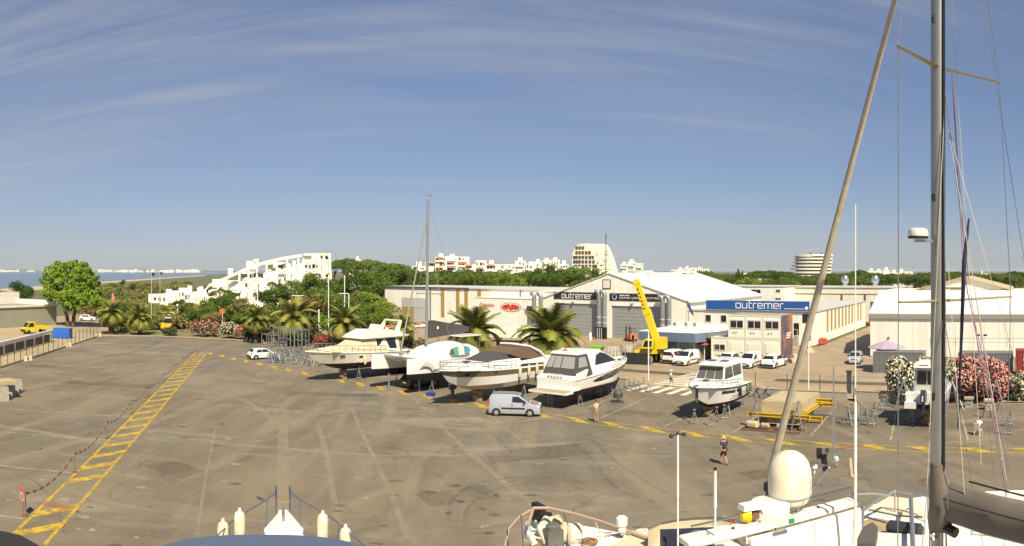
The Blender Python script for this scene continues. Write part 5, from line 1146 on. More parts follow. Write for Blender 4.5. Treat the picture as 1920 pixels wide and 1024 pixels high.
for i in range(n):
    f0, f1 = i / n, (i + 1) / n; w0, w1 = .46 * math.sin(PI * min(1, max(0, f0))) ** .5, .46 * math.sin(PI * f1) ** .5
    m.cur = 3 if i < 3 else 0 if i < 7 else 1 if i < 12 else 2
    m.ext([(6.0 - 3.1 * f0, yb + .03, 3.32 + .45 - w0), (6.0 - 3.1 * f1, yb + .03, 3.32 + .45 - max(w1, .01)), (6.0 - 3.1 * f1, yb - .12, 3.32 + .45 + max(w1, .01)), (6.0 - 3.1 * f0, yb - .12, 3.32 + .45 + w0)], (0, .09, .02))
m.build('board', mats_pb, pb)
m = MB(); m.tube([(9.0, half, 3.4), (9.0, half, 4.0)], .03, 5)
dph = mat('dolphin_print', (.56, .53, .47), .6)
yy = half + .80
q = MB(); q.ext([(x, yy - .26 * max(0, (x - 8.5) / 3.5), z) for x, z in ((10.9, 2.75), (10.5, 3.0), (10.1, 3.08), (9.9, 3.25), (9.75, 3.05), (9.3, 2.8), (9.0, 2.45), (9.05, 2.2), (8.8, 2.15), (9.15, 2.1), (9.3, 2.0), (9.25, 2.25), (9.6, 2.6), (10.2, 2.75))], (0, .02, 0)); q.build('dolphin_motif', dph, hs[0])
for y in (half, -half):
    for x in (2.5, 8.6):
        p = loc + Vector((math.cos(BOW_NEAR) * x - math.sin(BOW_NEAR) * y, math.sin(BOW_NEAR) * x + math.cos(BOW_NEAR) * y, 0)); stand((p.x, p.y, 0), 1.12, 'grey steel prop under the %s of the %s catamaran hull' % ('bow' if x > 5 else 'stern', 'port' if y > 0 else 'starboard'))
for (px, pyb, pyt) in ((729, 728, 690), (786, 734, 705)):
    p = gp(px, pyb); m = MB(); m.tube([(0, 0, 0), (0, 0, 1.5)], .09, 8); m.box((0, 0, .02), (.5, .5, .04)); tag(m.build('steel_prop', galv, None, True, loc=p), 'plain steel post propping the %s catamaran bow' % ('left' if px < 750 else 'right'), 'prop')
# ---- C: brown covered express cruiser
L = 14.2; bow = gd(822, 63.3)
Cb = Boat('express_cruiser', 'white express cruiser with brown canvas covers and brown hull band', at_bow(bow, L, BOW_NEAR), BOW_NEAR, L, 4.3, .95, 1.75, 2.75, 3.38, 2.6, white, pale, 'motor boat', band=taupe)
Cb.part('foredeck', house([(4.8, 2.8), (12.9, 3.34), (11.0, 3.66), (8.6, 3.8), (4.8, 3.75)], 3.0, .38), white)
a_, b_ = 2.45, .28
Cb.part('windscreen_cover', house([(4.2, 3.4), (9.3, 3.80), (7.3, 4.28), (5.6, 4.36), (4.2, 4.0)], a_, b_), canvas)
Cb.part('bimini_cover', house([(.9, 3.3), (4.6, 3.7), (6.4, 4.25), (5.4, 4.62), (3.6, 4.78), (2.2, 4.66), (.9, 3.95)], 2.5, .22), brownc)
ar = MB()
for sg in (1, -1): ar.tube([(.7, sg * 1.75, 3.2), (1.8, sg * 1.72, 4.1), (3.2, sg * 1.5, 4.72), (4.3, sg * 1.2, 4.92)], [.2, .15, .12, .1], 7)
ar.tube([(4.3, -1.2, 4.92), (4.4, 0, 4.98), (4.3, 1.2, 4.92)], .1, 7); Cb.part('radar_arch', ar, white, None, True)
Cb.part('coaming', MB().slab([(.1, 2.7, 2.0), (6.2, 2.95, 1.95), (5.0, 3.45, 1.8), (.1, 3.6, 1.8)]), white)
Cb.part('side_vent', MB().panes([(1.5, 2.95), (5.6, 3.1), (5.0, 3.25), (1.5, 3.05)], 2.04, .02), black)
Cb.part('swim_platform', MB().b2(-1.1, .0, -1.8, 1.8, 1.75, 1.92), taupe)
Cb.rail(.42, .99, .72, 11, (1, .5))
for x in (8.6, 11.6): Cb.porthole(x, 2.85, .45, .16)
for x in (1.7, 3.0, 4.3, 5.7): Cb.fender(x, 2.55, 1.0, .15)
q = MB(); q.slab([(13.4, 3.42, .12), (14.5, 3.5, .10), (14.9, 3.3, .08), (14.4, 3.3, .1)]); Cb.part('anchor_roller', q, steel)
q = MB(); q.b2(10.3, 10.9, -.3, .3, 3.8, 3.86); Cb.part('deck_hatch', q, glass)
m = MB()
for sg in (1, -1): m.rings([[(p[0], sg * (p[1] + .008), p[2] + .16), (p[0], sg * (p[1] + .012), p[2] + .24)] for p in (Cb.sec(i / 18)[2] for i in range(18))], False, False)
Cb.part('waterline_stripe', m, taupe)
props(Cb, (.3, .62), 'brown-covered express cruiser')
ob = thing('outboard_leg', 'grey outboard motor leaning beside the bow prop of the brown-covered cruiser', 'outboard motor', gp(848, 744), .6)
m = MB(); m.slab([(-.3, .7, .2), (.35, .75, .22), (.4, 1.2, .2), (.1, 1.4, .17), (-.35, 1.2, .18)]); m.build('cowling', mat('outboard_grey', (.10, .10, .12), .4), ob); m = MB(); m.slab([(-.1, 0, .08), (.15, 0, .08), (.18, .7, .12), (-.15, .7, .12)]); m.box((0, 0, .15), (.5, .06, .05)); m.build('shaft', galv, ob)
# ---- D: grey canopied express cruiser seen from the stern
L = 12.2; st = (gp(1066, 741, 1.4) + gp(989, 731, 1.4)) / 2; stl = Vector((st.x, st.y, 0)) + V * 1.2
D_ = Boat('express_cruiser', 'white sports cruiser seen from astern with dark grey cockpit canopy', stl, BOW_FAR, L, 4.3, .85, 1.5, 2.45, 3.25, 2.0, white, navy, 'motor boat', stern=.95)
a_, b_ = 2.35, .22
cbn = D_.part('cabin', house([(2.9, 2.45), (9.6, 3.05), (8.2, 3.35), (5.9, 4.35), (5.2, 4.55), (2.3, 4.65), (2.6, 4.4)], a_, b_), white)
D_.part('hardtop', MB().slab([(1.3, 4.5, 1.45), (5.6, 4.48, 1.3), (5.4, 4.66, 1.25), (3.4, 4.8, 1.25), (1.4, 4.72, 1.3)]), white)
D_.part('side_window', hpanes([(4.0, 3.35), (7.8, 3.42), (6.0, 4.25), (5.2, 4.42), (4.4, 4.2)], a_, b_), glass, cbn)
D_.part('windscreen', fpane(8.1, 3.4, 5.95, 4.32, a_, b_), glass, cbn)
cp = D_.part('cockpit_canopy', house([(.35, 2.5), (3.3, 2.6), (3.0, 4.5), (1.35, 4.5), (.75, 3.3)], 2.46, .24), canvas)
for y0, y1 in ((-.92, -.04), (.04, .52), (.58, .95)): D_.part('clear_panel', fpane(1.25, 4.3, .755, 3.32, 2.46, .24, y0, y1, .03, .97), vinyl, cp)
D_.part('clear_panel', hpanes([(1.2, 3.4), (2.7, 3.4), (2.6, 4.25), (1.55, 4.25)], 2.46, .24, .02), vinyl, cp)
D_.part('transom_coaming', MB().slab([(-.1, 1.5, 2.0), (.9, 1.5, 2.02), (.9, 2.75, 1.95), (.4, 2.75, 1.93), (.1, 2.3, 1.95)]), white)
for sg in (1, -1): q = MB(); q.ext([(-.15, sg * 1.98, 1.5), (1.8, sg * 2.04, 2.4), (2.2, sg * 2.05, 3.2), (.7, sg * 1.98, 2.95)], (0, -sg * .2, 0)); D_.part('quarter_wing', q, white)
pl = D_.part('swim_platform', MB().b2(-1.35, -.12, -2.0, 2.0, 1.32, 1.48), white); D_.part('teak_pad', MB().b2(-1.25, -.2, -1.85, 1.85, 1.482, 1.5), teak, pl)
for y in (-.6, -.2): q = MB(); q.tube([(-1.38, y, 1.35), (-1.4, y, .35)], .025, 5); D_.part('boarding_ladder', q, steel, pl)
for k in range(5): q = MB(); q.box((.12, -.6 + k * .35, 2.78), (.12, .16, .2), rz=.3); D_.part('cushion_roll', q, beigef)
m = MB()
poly = [(3.0, 1.95), (4.2, 1.88), (6.5, 2.05), (7.4, 2.25), (9.6, 2.45), (11.2, 2.75), (11.3, 2.85), (6.5, 2.62), (4.0, 2.3)]
D_.strip(m, [(2.9, 2.02, 2.06), (3.4, 1.92, 2.2), (4.4, 1.9, 2.36), (5.5, 1.97, 2.5), (6.5, 2.05, 2.6), (7.2, 2.2, 2.66), (8.4, 2.34, 2.74), (9.6, 2.46, 2.82), (10.6, 2.62, 2.9), (11.2, 2.8, 2.93)]); D_.part('hull_window', m, glass, D_.hull)
for x in (5.4, 8.2, 9.3):
    for sg in (1, -1):
        q = MB(); q.box((x, sg * 1.48 if x < 6 else sg * (1.5 - (x - 6) * .13), 3.25 if x > 6 else 2.95), (.7, .06, .2)); D_.part('deck_window', q, glass)
D_.rail(.55, .98, .6, 7)
m = MB()
for sg in (1, -1): m.rings([[(p[0], sg * (p[1] + .008), p[2] + .01), (p[0], sg * (p[1] + .012), p[2] + .1)] for p in (D_.sec(i / 18)[2] for i in range(18))], False, False)
D_.part('boot_stripe', m, pinkl)
q = MB(); q.b2(2.0, 2.5, .2, .8, 4.8, 4.95); D_.part('roof_box', q, white); q = MB(); q.tube([(1.8, 0, 4.75), (1.8, 0, 5.3)], .02, 5); q.box((1.8, .12, 5.1), (.02, .24, .3)); D_.part('ensign', q, redp)
props(D_, (.12, .7), 'grey-canopied sports cruiser', blocks=(.3, .6))
# ---- E: white pilothouse boat
bow = gd(1303, 57.6); L = 8.7
E_ = Boat('pilothouse_boat', 'white pilothouse fishing cruiser on props with navy stripes', at_bow(bow, L, BOW_NEAR), BOW_NEAR, L, 3.3, .75, 1.25, 2.15, 2.8, 1.3, white, navy, 'motor boat', bowfull=3.2)
a_, b_ = 1.75, .16
E_.part('foredeck', house([(3.6, 2.2), (7.9, 2.7), (7.0, 3.0), (5.6, 3.12), (3.6, 3.1)], 2.1, .28), white)
ph = E_.part('pilothouse', house([(1.5, 2.2), (5.9, 2.5), (5.9, 2.98), (5.2, 4.1), (1.2, 4.1), (1.4, 3.0)], a_, b_), white)
for y0, y1 in ((-.97, -.36), (-.32, .32), (.36, .97)): E_.part('windscreen', fpane(5.82, 3.1, 5.26, 4.02, a_, b_, y0, y1, .02, .97), mat('tinted_screen', (.10, .10, .085), .1, spec=.7), ph)
for poly in ([(3.7, 3.1), (5.55, 3.1), (5.05, 3.98), (3.7, 3.98)], [(1.7, 3.1), (3.5, 3.1), (3.5, 3.98), (1.6, 3.98)]): E_.part('side_window', hpanes(poly, a_, b_), glass, ph)
rf = E_.part('hardtop', MB().slab([(.7, 4.12, 1.1), (5.6, 4.12, 1.15), (5.7, 4.2, 1.1), (4.6, 4.36, 1.05), (.9, 4.38, 1.0)]), white)
for y in (-.55, .55): q = MB(); q.box((3.9, y, 4.385), (.75, .65, .03), ry=.05); E_.part('roof_hatch', q, glass, rf)
q = MB(); q.box((6.6, 0, 3.08), (.5, .5, .03), ry=.15); E_.part('deck_hatch', q, glass)
q = MB(); q.tube([(.9, -1.0, 4.42), (1.6, -1.05, 4.5), (1.6, 1.05, 4.5), (.9, 1.0, 4.42)], .03, 5); E_.part('roof_rail', q, black, rf)
m = MB(); E_.strip(m, [(4.1, 1.82, 2.08), (4.8, 1.88, 2.12), (5.6, 1.96, 2.18), (6.4, 2.06, 2.26)]); E_.strip(m, [(2.6, 1.75, 2.05), (3.2, 1.78, 2.06), (3.8, 1.82, 2.08)]); E_.part('hull_window', m, glass, E_.hull)
nav = mat('navy_stripe', (.02, .02, .06), .5)
m = MB()
for dz in (.12, .3):
    for sg in (1, -1): m.rings([[(p[0], sg * (p[1] + .012 + dz * .12), p[2] + dz), (p[0], sg * (p[1] + .014 + (dz + .05) * .12), p[2] + dz + .05)] for p in (E_.sec(i / 18)[2] for i in range(15))], False, False)
for sg in (1, -1): m.tube([(r[0], sg * (r[1] + .03), r[2] - .06) for r in (E_.sheer(i / 20) for i in range(21))], .045, 5)
E_.part('hull_stripe', m, nav); E_.rail(.3, .98, .55, 8)
for x, mm_ in ((3.3, black), (1.3, mat('fender_green', (.12, .17, .08), .6)), (.5, MATS['fender_green'])): E_.fender(x, 1.75, .7, .13, (1, -1), mm_)
q = MB(); q.tube([(8.75, .2, 2.7), (8.78, .2, 2.0)], .12, 8); E_.part('bow_fender', q, black)
q = MB(); q.box((8.5, 0, 2.88), (.6, .25, .12)); E_.part('anchor', q, galv)
q = MB(); q.b2(-.7, 0, -1.3, 1.3, 1.35, 1.45); E_.part('swim_platform', q, white); q = MB(); q.slab([(-.75, .9, .16), (-.1, .9, .18), (-.1, 2.2, .2), (-.7, 2.1, .2)]); E_.part('outboard_motor', q, white)
props(E_, (.15, .55), 'white pilothouse boat', blocks=(.35, .75))
for i, (px, py) in enumerate(((1302, 795), (1332, 799), (1344, 790), (1358, 786))): stand(gp(px, py), 1.15, ORD[i] + ' spare grey stand from the left in the row before the pilothouse boat', 'spare stands before the pilothouse boat', sx=.8)
# ---- F: small cabin boat with outboard, seen from astern
stl = gd(1733, 56.0); L = 6.6
F_ = Boat('cabin_boat', 'small white cabin boat with dark outboard half hidden by the tall mast', stl, BOW_FAR - .06, L, 3.0, 1.35, 1.75, 2.5, 3.0, .9, white, navy, 'motor boat', stern=.97)
a_, b_ = 1.35, .1
ph = F_.part('wheelhouse', house([(1.3, 2.3), (4.2, 2.6), (3.6, 4.45), (1.2, 4.45)], a_, b_), mat('grey_gelcoat', (.40, .39, .36), .5)); F_.part('roof', MB().slab([(.7, 4.46, .98), (4.0, 4.46, .95), (3.8, 4.75, .9), (.8, 4.8, .93)]), white)
F_.part('roof_slot', MB().b2(.74, .765, -.2, .55, 4.62, 4.68), black)
for y0, y1 in ((-.85, -.05), (.05, .85)): F_.part('aft_window', fpane(1.23, 4.15, 1.28, 3.1, a_, b_, y0, y1, .03), glass, ph)
F_.part('aft_bulkhead', fpane(1.28, 3.0, 1.3, 2.4, a_, b_, -.9, .9, .02), lightgrey, ph)
for sg in (1, -1): F_.part('transom_pod', MB().b2(-.55, .1, min(sg * .55, sg * 1.45), max(sg * .55, sg * 1.45), 1.5, 2.1 if sg < 0 else 2.0), white)
om = F_.part('outboard_motor', MB().slab([(-.75, 2.0, .18), (-.1, 2.0, .2), (-.1, 2.75, .22), (-.5, 2.95, .2), (-.8, 2.6, .18)]), mat('outboard_navy', (.03, .035, .06), .35)); F_.part('motor_leg', MB().slab([(-.55, 1.1, .06), (-.2, 1.1, .06), (-.15, 2.0, .1), (-.6, 2.0, .1)]), om.data.materials[0], om); F_.part('motor_badge', MB().b2(-.815, -.8, -.05, .05, 2.1, 2.55), letw, om)
q = MB()
for k in range(7): q.box((.1, -.72 + k * .24, 2.62), (.05, .16, .16), rz=.0)
F_.part('name_letters', q, white)
F_.rail(.1, .95, .5, 6)
props(F_, (.15, .6), 'small outboard cabin boat', blocks=(.2,))
# ------------------------------------------------------------------ vehicles
carw = mat('car_white', (.80, .79, .75), .3, coat=.6); cars = mat('car_silver', (.50, .52, .56), .3, .35, coat=.6); carg = mat('car_grey_roof', (.26, .24, .20), .5, .2); cark = mat('car_black', (.012, .010, .010), .3, coat=.5); cary = mat('car_yellow', (.66, .50, .01), .4, coat=.3)
tailm = mat('tail_lamp', (.55, .03, .02), .3); headm = mat('head_lamp', (.62, .62, .60), .15); plate = mat('number_plate', (.62, .60, .52), .5); rimm = mat('rim_grey', (.42, .40, .36), .4, .5)
def car(name, label, loc, rz, paint, kind, group=None, hood=None):
    """x forward, wheels on the ground; kind: hatch, van, suv, mini"""
    SP = {'hatch': dict(L=4.2, hw=.88, belt=.92, st=[(0, .55), (.06, .85), (.25, .98), (.55, 1.38), (.95, 1.46), (1.9, 1.48), (2.5, 1.40), (3.2, .98), (3.9, .82), (4.15, .62), (4.2, .45)], w=(.75, 3.4), r=.32, side=[[(.75, 1.0), (1.05, 1.36), (1.6, 1.38), (1.6, .98)], [(1.66, .98), (1.66, 1.38), (2.2, 1.38), (2.9, 1.0)]], rear=((.30, 1.0), (.56, 1.36)), ws=((3.12, 1.0), (2.56, 1.38))),
          'suv': dict(L=4.55, hw=.93, belt=1.02, st=[(0, .6), (.05, .95), (.25, 1.12), (.7, 1.52), (1.2, 1.62), (2.2, 1.63), (2.8, 1.52), (3.5, 1.08), (4.2, .95), (4.5, .72), (4.55, .5)], w=(.85, 3.65), r=.37, side=[[(.95, 1.12), (1.3, 1.5), (1.9, 1.52), (1.9, 1.1)], [(1.96, 1.1), (1.96, 1.52), (2.5, 1.5), (3.15, 1.12)]], rear=((.30, 1.14), (.70, 1.50)), ws=((3.4, 1.12), (2.86, 1.5))),
          'van': dict(L=4.38, hw=.90, belt=1.12, st=[(0, .5), (.03, 1.0), (.10, 1.55), (.28, 1.78), (.8, 1.83), (2.0, 1.83), (2.6, 1.74), (3.5, 1.14), (4.1, .96), (4.33, .70), (4.38, .45)], w=(.72, 3.5), r=.31, side=[[(2.05, 1.18), (2.05, 1.62), (2.55, 1.62), (3.25, 1.16)]], rear=((.045, 1.15), (.11, 1.58)), ws=((3.42, 1.17), (2.68, 1.70))),
          'mpv': dict(L=4.38, hw=.90, belt=1.12, st=[(0, .5), (.03, 1.0), (.10, 1.55), (.28, 1.78), (.8, 1.83), (2.0, 1.83), (2.6, 1.74), (3.5, 1.14), (4.1, .96), (4.33, .70), (4.38, .45)], w=(.72, 3.5), r=.31, side=[[(.4, 1.2), (.42, 1.62), (1.1, 1.62), (1.1, 1.2)], [(1.18, 1.2), (1.18, 1.62), (1.95, 1.62), (1.95, 1.18)], [(2.05, 1.18), (2.05, 1.62), (2.55, 1.62), (3.25, 1.16)]], rear=((.045, 1.15), (.11, 1.58)), ws=((3.42, 1.17), (2.68, 1.70))),
          'mini': dict(L=3.6, hw=.80, belt=.95, st=[(0, .5), (.04, .9), (.2, 1.25), (.4, 1.46), (1.0, 1.52), (1.8, 1.5), (2.2, 1.42), (2.8, .98), (3.35, .84), (3.56, .62), (3.6, .45)], w=(.6, 2.95), r=.28, side=[[(.45, 1.02), (.6, 1.38), (1.2, 1.4), (1.2, 1.0)], [(1.26, 1.0), (1.26, 1.4), (1.9, 1.4), (2.5, 1.0)]], rear=((.06, .98), (.36, 1.38)), ws=((2.74, 1.0), (2.24, 1.4)))}[kind]
    t = thing(name, label, 'van' if kind in ('van', 'mpv') else 'car', loc, rz, group); hw, belt, L = SP['hw'], SP['belt'], SP['L']
    def HW(z): return hw if z < belt else hw - (z - belt) * .25
    st = SP['st']; rg = []
    for x, zt in st:
        e = min(x, L - x); tp = hw * (1 - .18 * max(0, 1 - e / .55) ** 2) / hw; q = []
        lv = [(.22, hw * .93), (.34, hw * .985), (min(.62, zt * .8), hw), (min(belt, zt * .93), hw * .985), (max(min(belt, zt * .93) + .005, zt - .10), HW(zt - .05) - .02), (zt - .02, HW(zt) - .14), (zt, (HW(zt)) * .45)]
        q = [(x, y * tp, z) for z, y in lv]; rg.append(q + [(a, -b, c) for a, b, c in q[::-1]])
    m = MB(); m.rings(rg); body = m.build('body', paint, t, True, 28)
    for k, poly in enumerate(SP['side']): MB().panes(poly, lambda x, z: HW(z) - .005, .02).build('side_window', glass, t)
    def cross(p0, p1, fr, nm, mm_):
        (x0, z0), (x1, z1) = p0, p1; d = Vector((x1 - x0, 0, z1 - z0)).normalized(); n = Vector((d.z, 0, -d.x)); n = n if (n.x > 0) == (x0 > L / 2) else -n
        m_ = MB(); a = n * .01; m_.ext([Vector((x0, -HW(z0) * fr, z0)) + a, Vector((x0, HW(z0) * fr, z0)) + a, Vector((x1, (HW(z1) - .06) * fr, z1)) + a, Vector((x1, -(HW(z1) - .06) * fr, z1)) + a], n * .02); m_.build(nm, mm_, t)
    cross(*SP['ws'], .86, 'windscreen', glass)
    if not (kind == 'van'): cross(*SP['rear'], .84, 'rear_window', glass)
    else:
        q = MB(); q.b2(-.012, .02, -.012, .012, .6, 1.6); q.build('rear_door_gap', black, t)
    for x in SP['w']:
        for sg in (1, -1):
            r_ = SP['r']; m = MB(); m.lathe([(r_ * .6, -.10), (r_ * .97, -.10), (r_, -.06), (r_, .06), (r_ * .97, .10), (r_ * .6, .10)], 18, (x, sg * (hw - .09), r_), 'Y'); wo_ = m.build('wheel', rubber, t, True)
            m = MB(); m.lathe([(.02, sg * .108), (r_ * .30, sg * .112), (r_ * .58, sg * .10), (r_ * .60, sg * .06)], 14, (x, sg * (hw - .09), r_), 'Y'); m.build('rim', rimm, wo_, True)
            m = MB(); n = 14; m.ext([(x + (r_ + .06) * math.cos(PI * k / n), sg * (hw * .996), r_ + (r_ + .06) * math.sin(PI * k / n)) for k in range(n + 1)] + [(x - r_ - .06, sg * hw * .996, .2), (x + r_ + .06, sg * hw * .996, .2)], (0, sg * .006, 0)); m.build('wheel_arch', black, t)
    zl = .75 if kind in ('hatch', 'mini') else .9
    for sg in (1, -1):
        q = MB(); q.box((.06 if kind in ('van', 'mpv') else .12, sg * (hw - .10), zl + (.25 if kind in ('van', 'mpv') else .08)), (.12, .16, .42 if kind in ('van', 'mpv') else .2)); q.build('tail_lamp', tailm, t)
        q = MB(); q.box((L - .22, sg * (hw - .20), .74 if kind in ('hatch', 'mini') else .83), (.22, .26, .16), ry=.35); q.build('head_lamp', headm, t)
        q = MB(); q.box((SP['ws'][0][0] - .35, sg * (hw + .10), belt + .10), (.16, .20, .18)); q.build('wing_mirror', black if kind != 'hatch' else paint, t)
    q = MB(); q.box((.0, 0, .42), (.10, hw * 1.75, .26)); q.build('rear_bumper', black if kind in ('van', 'mpv') or paint is carw else paint, t); q = MB(); q.box((L - .03, 0, .42), (.12, hw * 1.6, .26)); q.build('front_bumper', black if kind in ('van', 'mpv') else paint, t)
    q = MB(); q.box((L + .04, 0, .48), (.02, .5, .11)); q.build('number_plate', plate, t); q = MB(); q.box((-.06, 0, .62), (.02, .5, .11)); q.build('number_plate', plate, t)
    q = MB(); q.box((L - .05, 0, .66), (.08, hw * .9, .09)); q.build('grille', black, t)
    for xs_ in ((1.02, 2.0, 3.28) if kind in ('van', 'mpv') else (1.63, 2.55)):
        for sg in (1, -1): q = MB(); q.b2(xs_, xs_ + .014, sg * hw - .004, sg * hw + .004, .38, belt - .02); q.build('door_seam', black, t)
    if kind in ('van', 'mpv'):
        MB().panes([(1.15, .62), (3.1, .62), (3.1, .74), (1.15, .74)], hw + .002, .03).build('side_moulding', black, t)
        MB().panes([(1.98, .95), (2.12, .95), (2.12, .99), (1.98, .99)], hw + .002, .03).build('door_handle', black, t)
    if hood:
        q = MB(); q.rings([[(x, sg * HW(z) * .80 * k_, z + .012) for sg, k_ in ((-1, 1), (-1, .5), (1, .5), (1, 1))] for x, z in ((.3, 1.79), (.8, 1.835), (2.0, 1.835), (2.6, 1.745))], False, False); q.build('roof_panel', hood, t); q = MB(); q.rings([[(x, y, z + .015) for y in (-.72, -.3, .3, .72)] for x, z in ((3.5, 1.145), (3.8, 1.06), (4.1, .965))], False, False); q.build('bonnet_panel', hood, t)
    return t
def heading(p, q): d = Vector(q) - Vector(p); return math.atan2(d.y, d.x)
p0, p1 = gp(916, 780), gp(1012, 783); car('panel_van', 'silver panel van with dark bonnet parked before the cruisers', p0 + (p1 - p0).normalized() * .05 + Vector((0, .9, 0)), heading(p0, p1) + .02, cars, 'van', hood=carg)
car('hatchback', 'white hatchback parked beside the cluster of boat stands', gp(464, 674) + V * .2, TH + PI / 2 - .18, carw, 'hatch')
car('hatchback', 'black hatchback parked in the shade under the catamaran', gp(757, 729) + V * .1, TH + PI / 2 - .05, cark, 'hatch')
vg = 'vehicles parked by the office'
car('people_van', 'white windowed van seen from behind beside the yellow crane', gp(1251, 683), TH + PI / 2 - .1, carw, 'mpv', vg)
car('panel_van', 'white panel van facing the road next to the windowed van', gp(1276, 687) + V * 4.35, TH - PI / 2 - .05, carw, 'van', vg)
car('hatchback', 'white car with dark windscreen half hidden by the pilothouse boat', gp(1356, 689) + V * 4.5, TH - PI / 2 - .06, carw, 'suv', vg)
car('panel_van', 'white panel van in front of the cabin office', gp(1396, 692) + V * 4.35, TH - PI / 2 - .02, carw, 'van', vg)
car('sport_utility_car', 'white sport utility car seen from behind at the cabin office corner', gp(1438, 692), TH + PI / 2 - .1, carw, 'suv', vg)
car('small_car', 'silver small car waiting at the mouth of the side street', gp(1597, 684) + V * 3.6, TH - PI / 2 + .08, cars, 'mini')
car('small_car', 'white car far up the side street near the blue container', gp(1609, 602) + V * 4.2, TH - PI / 2, carw, 'hatch')
car('small_car', 'white car parked under the plane tree', gp(150, 601), .2, carw, 'hatch')
for i, (px, D, dr, pt, lab) in enumerate(((680, 160, .3, carw, 'white parked car left of the warehouse corner'), (705, 163, .6, cars, 'grey parked car close to the warehouse corner'), (715, 172, .5, cark, 'black high-roofed car at the warehouse corner'), (232, 150, 2.6, cark, 'dark car behind the stout palm'))): car('parked_car', lab, gd(px, D), dr, pt, 'suv' if i == 2 else 'hatch', 'cars parked beyond the yard')
p = gp(330, 604); car('delivery_van', 'white delivery van on the far road by the excavator', p, 3.6, carw, 'van').scale = (1.35, 1.2, 1.3)
# yellow tipper truck on the sand lot
tt = thing('tipper_truck', 'yellow tipper truck parked on the sand lot under the plane tree', 'truck', gp(84, 624), R(-118))
m = MB(); m.slab([(2.6, .45, .98), (4.6, .45, .95), (4.65, .95, .95), (4.2, 1.25, .95), (3.6, 2.2, .82), (2.6, 2.25, .82)]); m.build('cab', cary, tt); fpane(4.24, 1.28, 3.68, 2.1, .95, .0, -1, 1, .03, .85).build('windscreen', glass, tt); MB().panes([(2.8, 1.3), (4.0, 1.3), (3.55, 2.05), (2.8, 2.05)], .9, .06).build('side_window', glass, tt)
m = MB(); m.b2(-.6, 2.5, -1.05, 1.05, .85, 1.0); m.b2(-.6, 2.5, -1.05, -.98, 1.0, 1.45); m.b2(-.6, 2.5, .98, 1.05, 1.0, 1.45); m.b2(2.42, 2.5, -.97, .97, 1.0, 2.2); m.build('tipper_bed', cary, tt); m = MB(); m.b2(4.3, 4.7, -.95, .95, .35, .8); m.build('bumper', black, tt)
for x in (.5, 3.8):
    for sg in (1, -1): m = MB(); m.lathe([(.2, -.12), (.36, -.12), (.36, .12), (.2, .12)], 14, (x, sg * .85, .36), 'Y'); m.build('wheel', rubber, tt)
# ---- yellow mobile crane
crp = gp(1192, 684) + V * 2.2; cr = thing('mobile_crane', 'yellow mobile crane with raised telescopic boom beside the pavilion', 'crane', crp, TH + R(10))
m = MB(); m.b2(-1.2, 1.2, -2.2, 6.0, .75, 1.3); m.b2(-2.0, 1.4, -2.9, -2.25, .25, 1.55); m.build('carrier', mat('crane_black', (.03, .028, .028), .6, var=.3), cr)
for x in (-1.2, .8, 3.0, 4.8):
    for sg in (1, -1):
        m = MB(); m.lathe([(.3, -.2), (.6, -.2), (.63, 0), (.6, .2), (.3, .2)], 16, (sg * 1.25, x, .63), 'X'); wo_ = m.build('wheel', rubber, cr, True); m = MB(); m.lathe([(.02, -.215), (.32, -.21), (.34, .21), (.02, .215)], 12, (sg * 1.25, x, .63), 'X'); m.build('rim', yellowp, wo_)
for x in (-2.6, 4.8):
    for sg in (1, -1): m = MB(); m.tube([(sg * 1.8, x, 0.05), (sg * 1.8, x, 1.2)], .1, 7); m.box((sg * 1.8, x, .04), (.6, .6, .06)); m.b2(min(sg * 1.1, sg * 1.9), max(sg * 1.1, sg * 1.9), x - .15, x + .15, .9, 1.15); m.build('outrigger', galv, cr)
m = MB(); m.slab([(-1.0, 1.32, .9), (2.0, 1.32, .9), (2.0, 1.9, .9), (1.2, 2.1, .85), (.2, 2.0, .95), (-1.0, 1.8, .8)]); m.build('turret', yellowp, cr)
m = MB(); m.b2(1.75, 2.95, -.9, .9, 1.95, 3.4); m.build('counterweight', yellowp, cr)
m = MB(); m.slab([(.0, 2.0, .55), (1.6, 2.0, .55), (1.7, 3.1, .5), (.5, 3.2, .5)]); cbm = m.build('cab', yellowp, cr); cbm.location = (0, -.75, 0); MB().panes([(.3, 2.25), (1.45, 2.25), (1.5, 3.0), (.6, 3.05)], .56, .02).build('cab_window', glass, cbm)
base_ = Vector((1.7, .1, 3.1)); tip_ = Vector((-1.1, .1, 10.7)); dr_ = (tip_ - base_).normalized(); nn = dr_.cross(Vector((0, 1, 0))).normalized(); sd_ = Vector((0, 1, 0))
def bm(f0, f1, w0, w1, nm, mm_, par):
    m_ = MB(); rg_ = []
    for f, w_ in ((f0, w0), (f1, w1)):
        c = base_.lerp(tip_, f); rg_.append([c + nn * w_ * a + sd_ * w_ * .8 * b for a, b in ((-1, -1), (1, -1), (1, 1), (-1, 1))])
    m_.rings(rg_); return m_.build(nm, mm_, par)
bo = bm(0, .48, .42, .40, 'boom_section', yellowp, cr); bm(.42, .5, .47, .47, 'boom_collar', yellowp, bo); bm(.48, .96, .36, .36, 'boom_section', yellowp, cr); bm(.94, 1.02, .42, .34, 'boom_head', yellowp, bo)
m = MB(); m.tube([(.5, .1, 2.0), tuple(base_.lerp(tip_, .42) - nn * .5)], [.17, .12], 8); m.build('lift_ram', yellowp, cr)
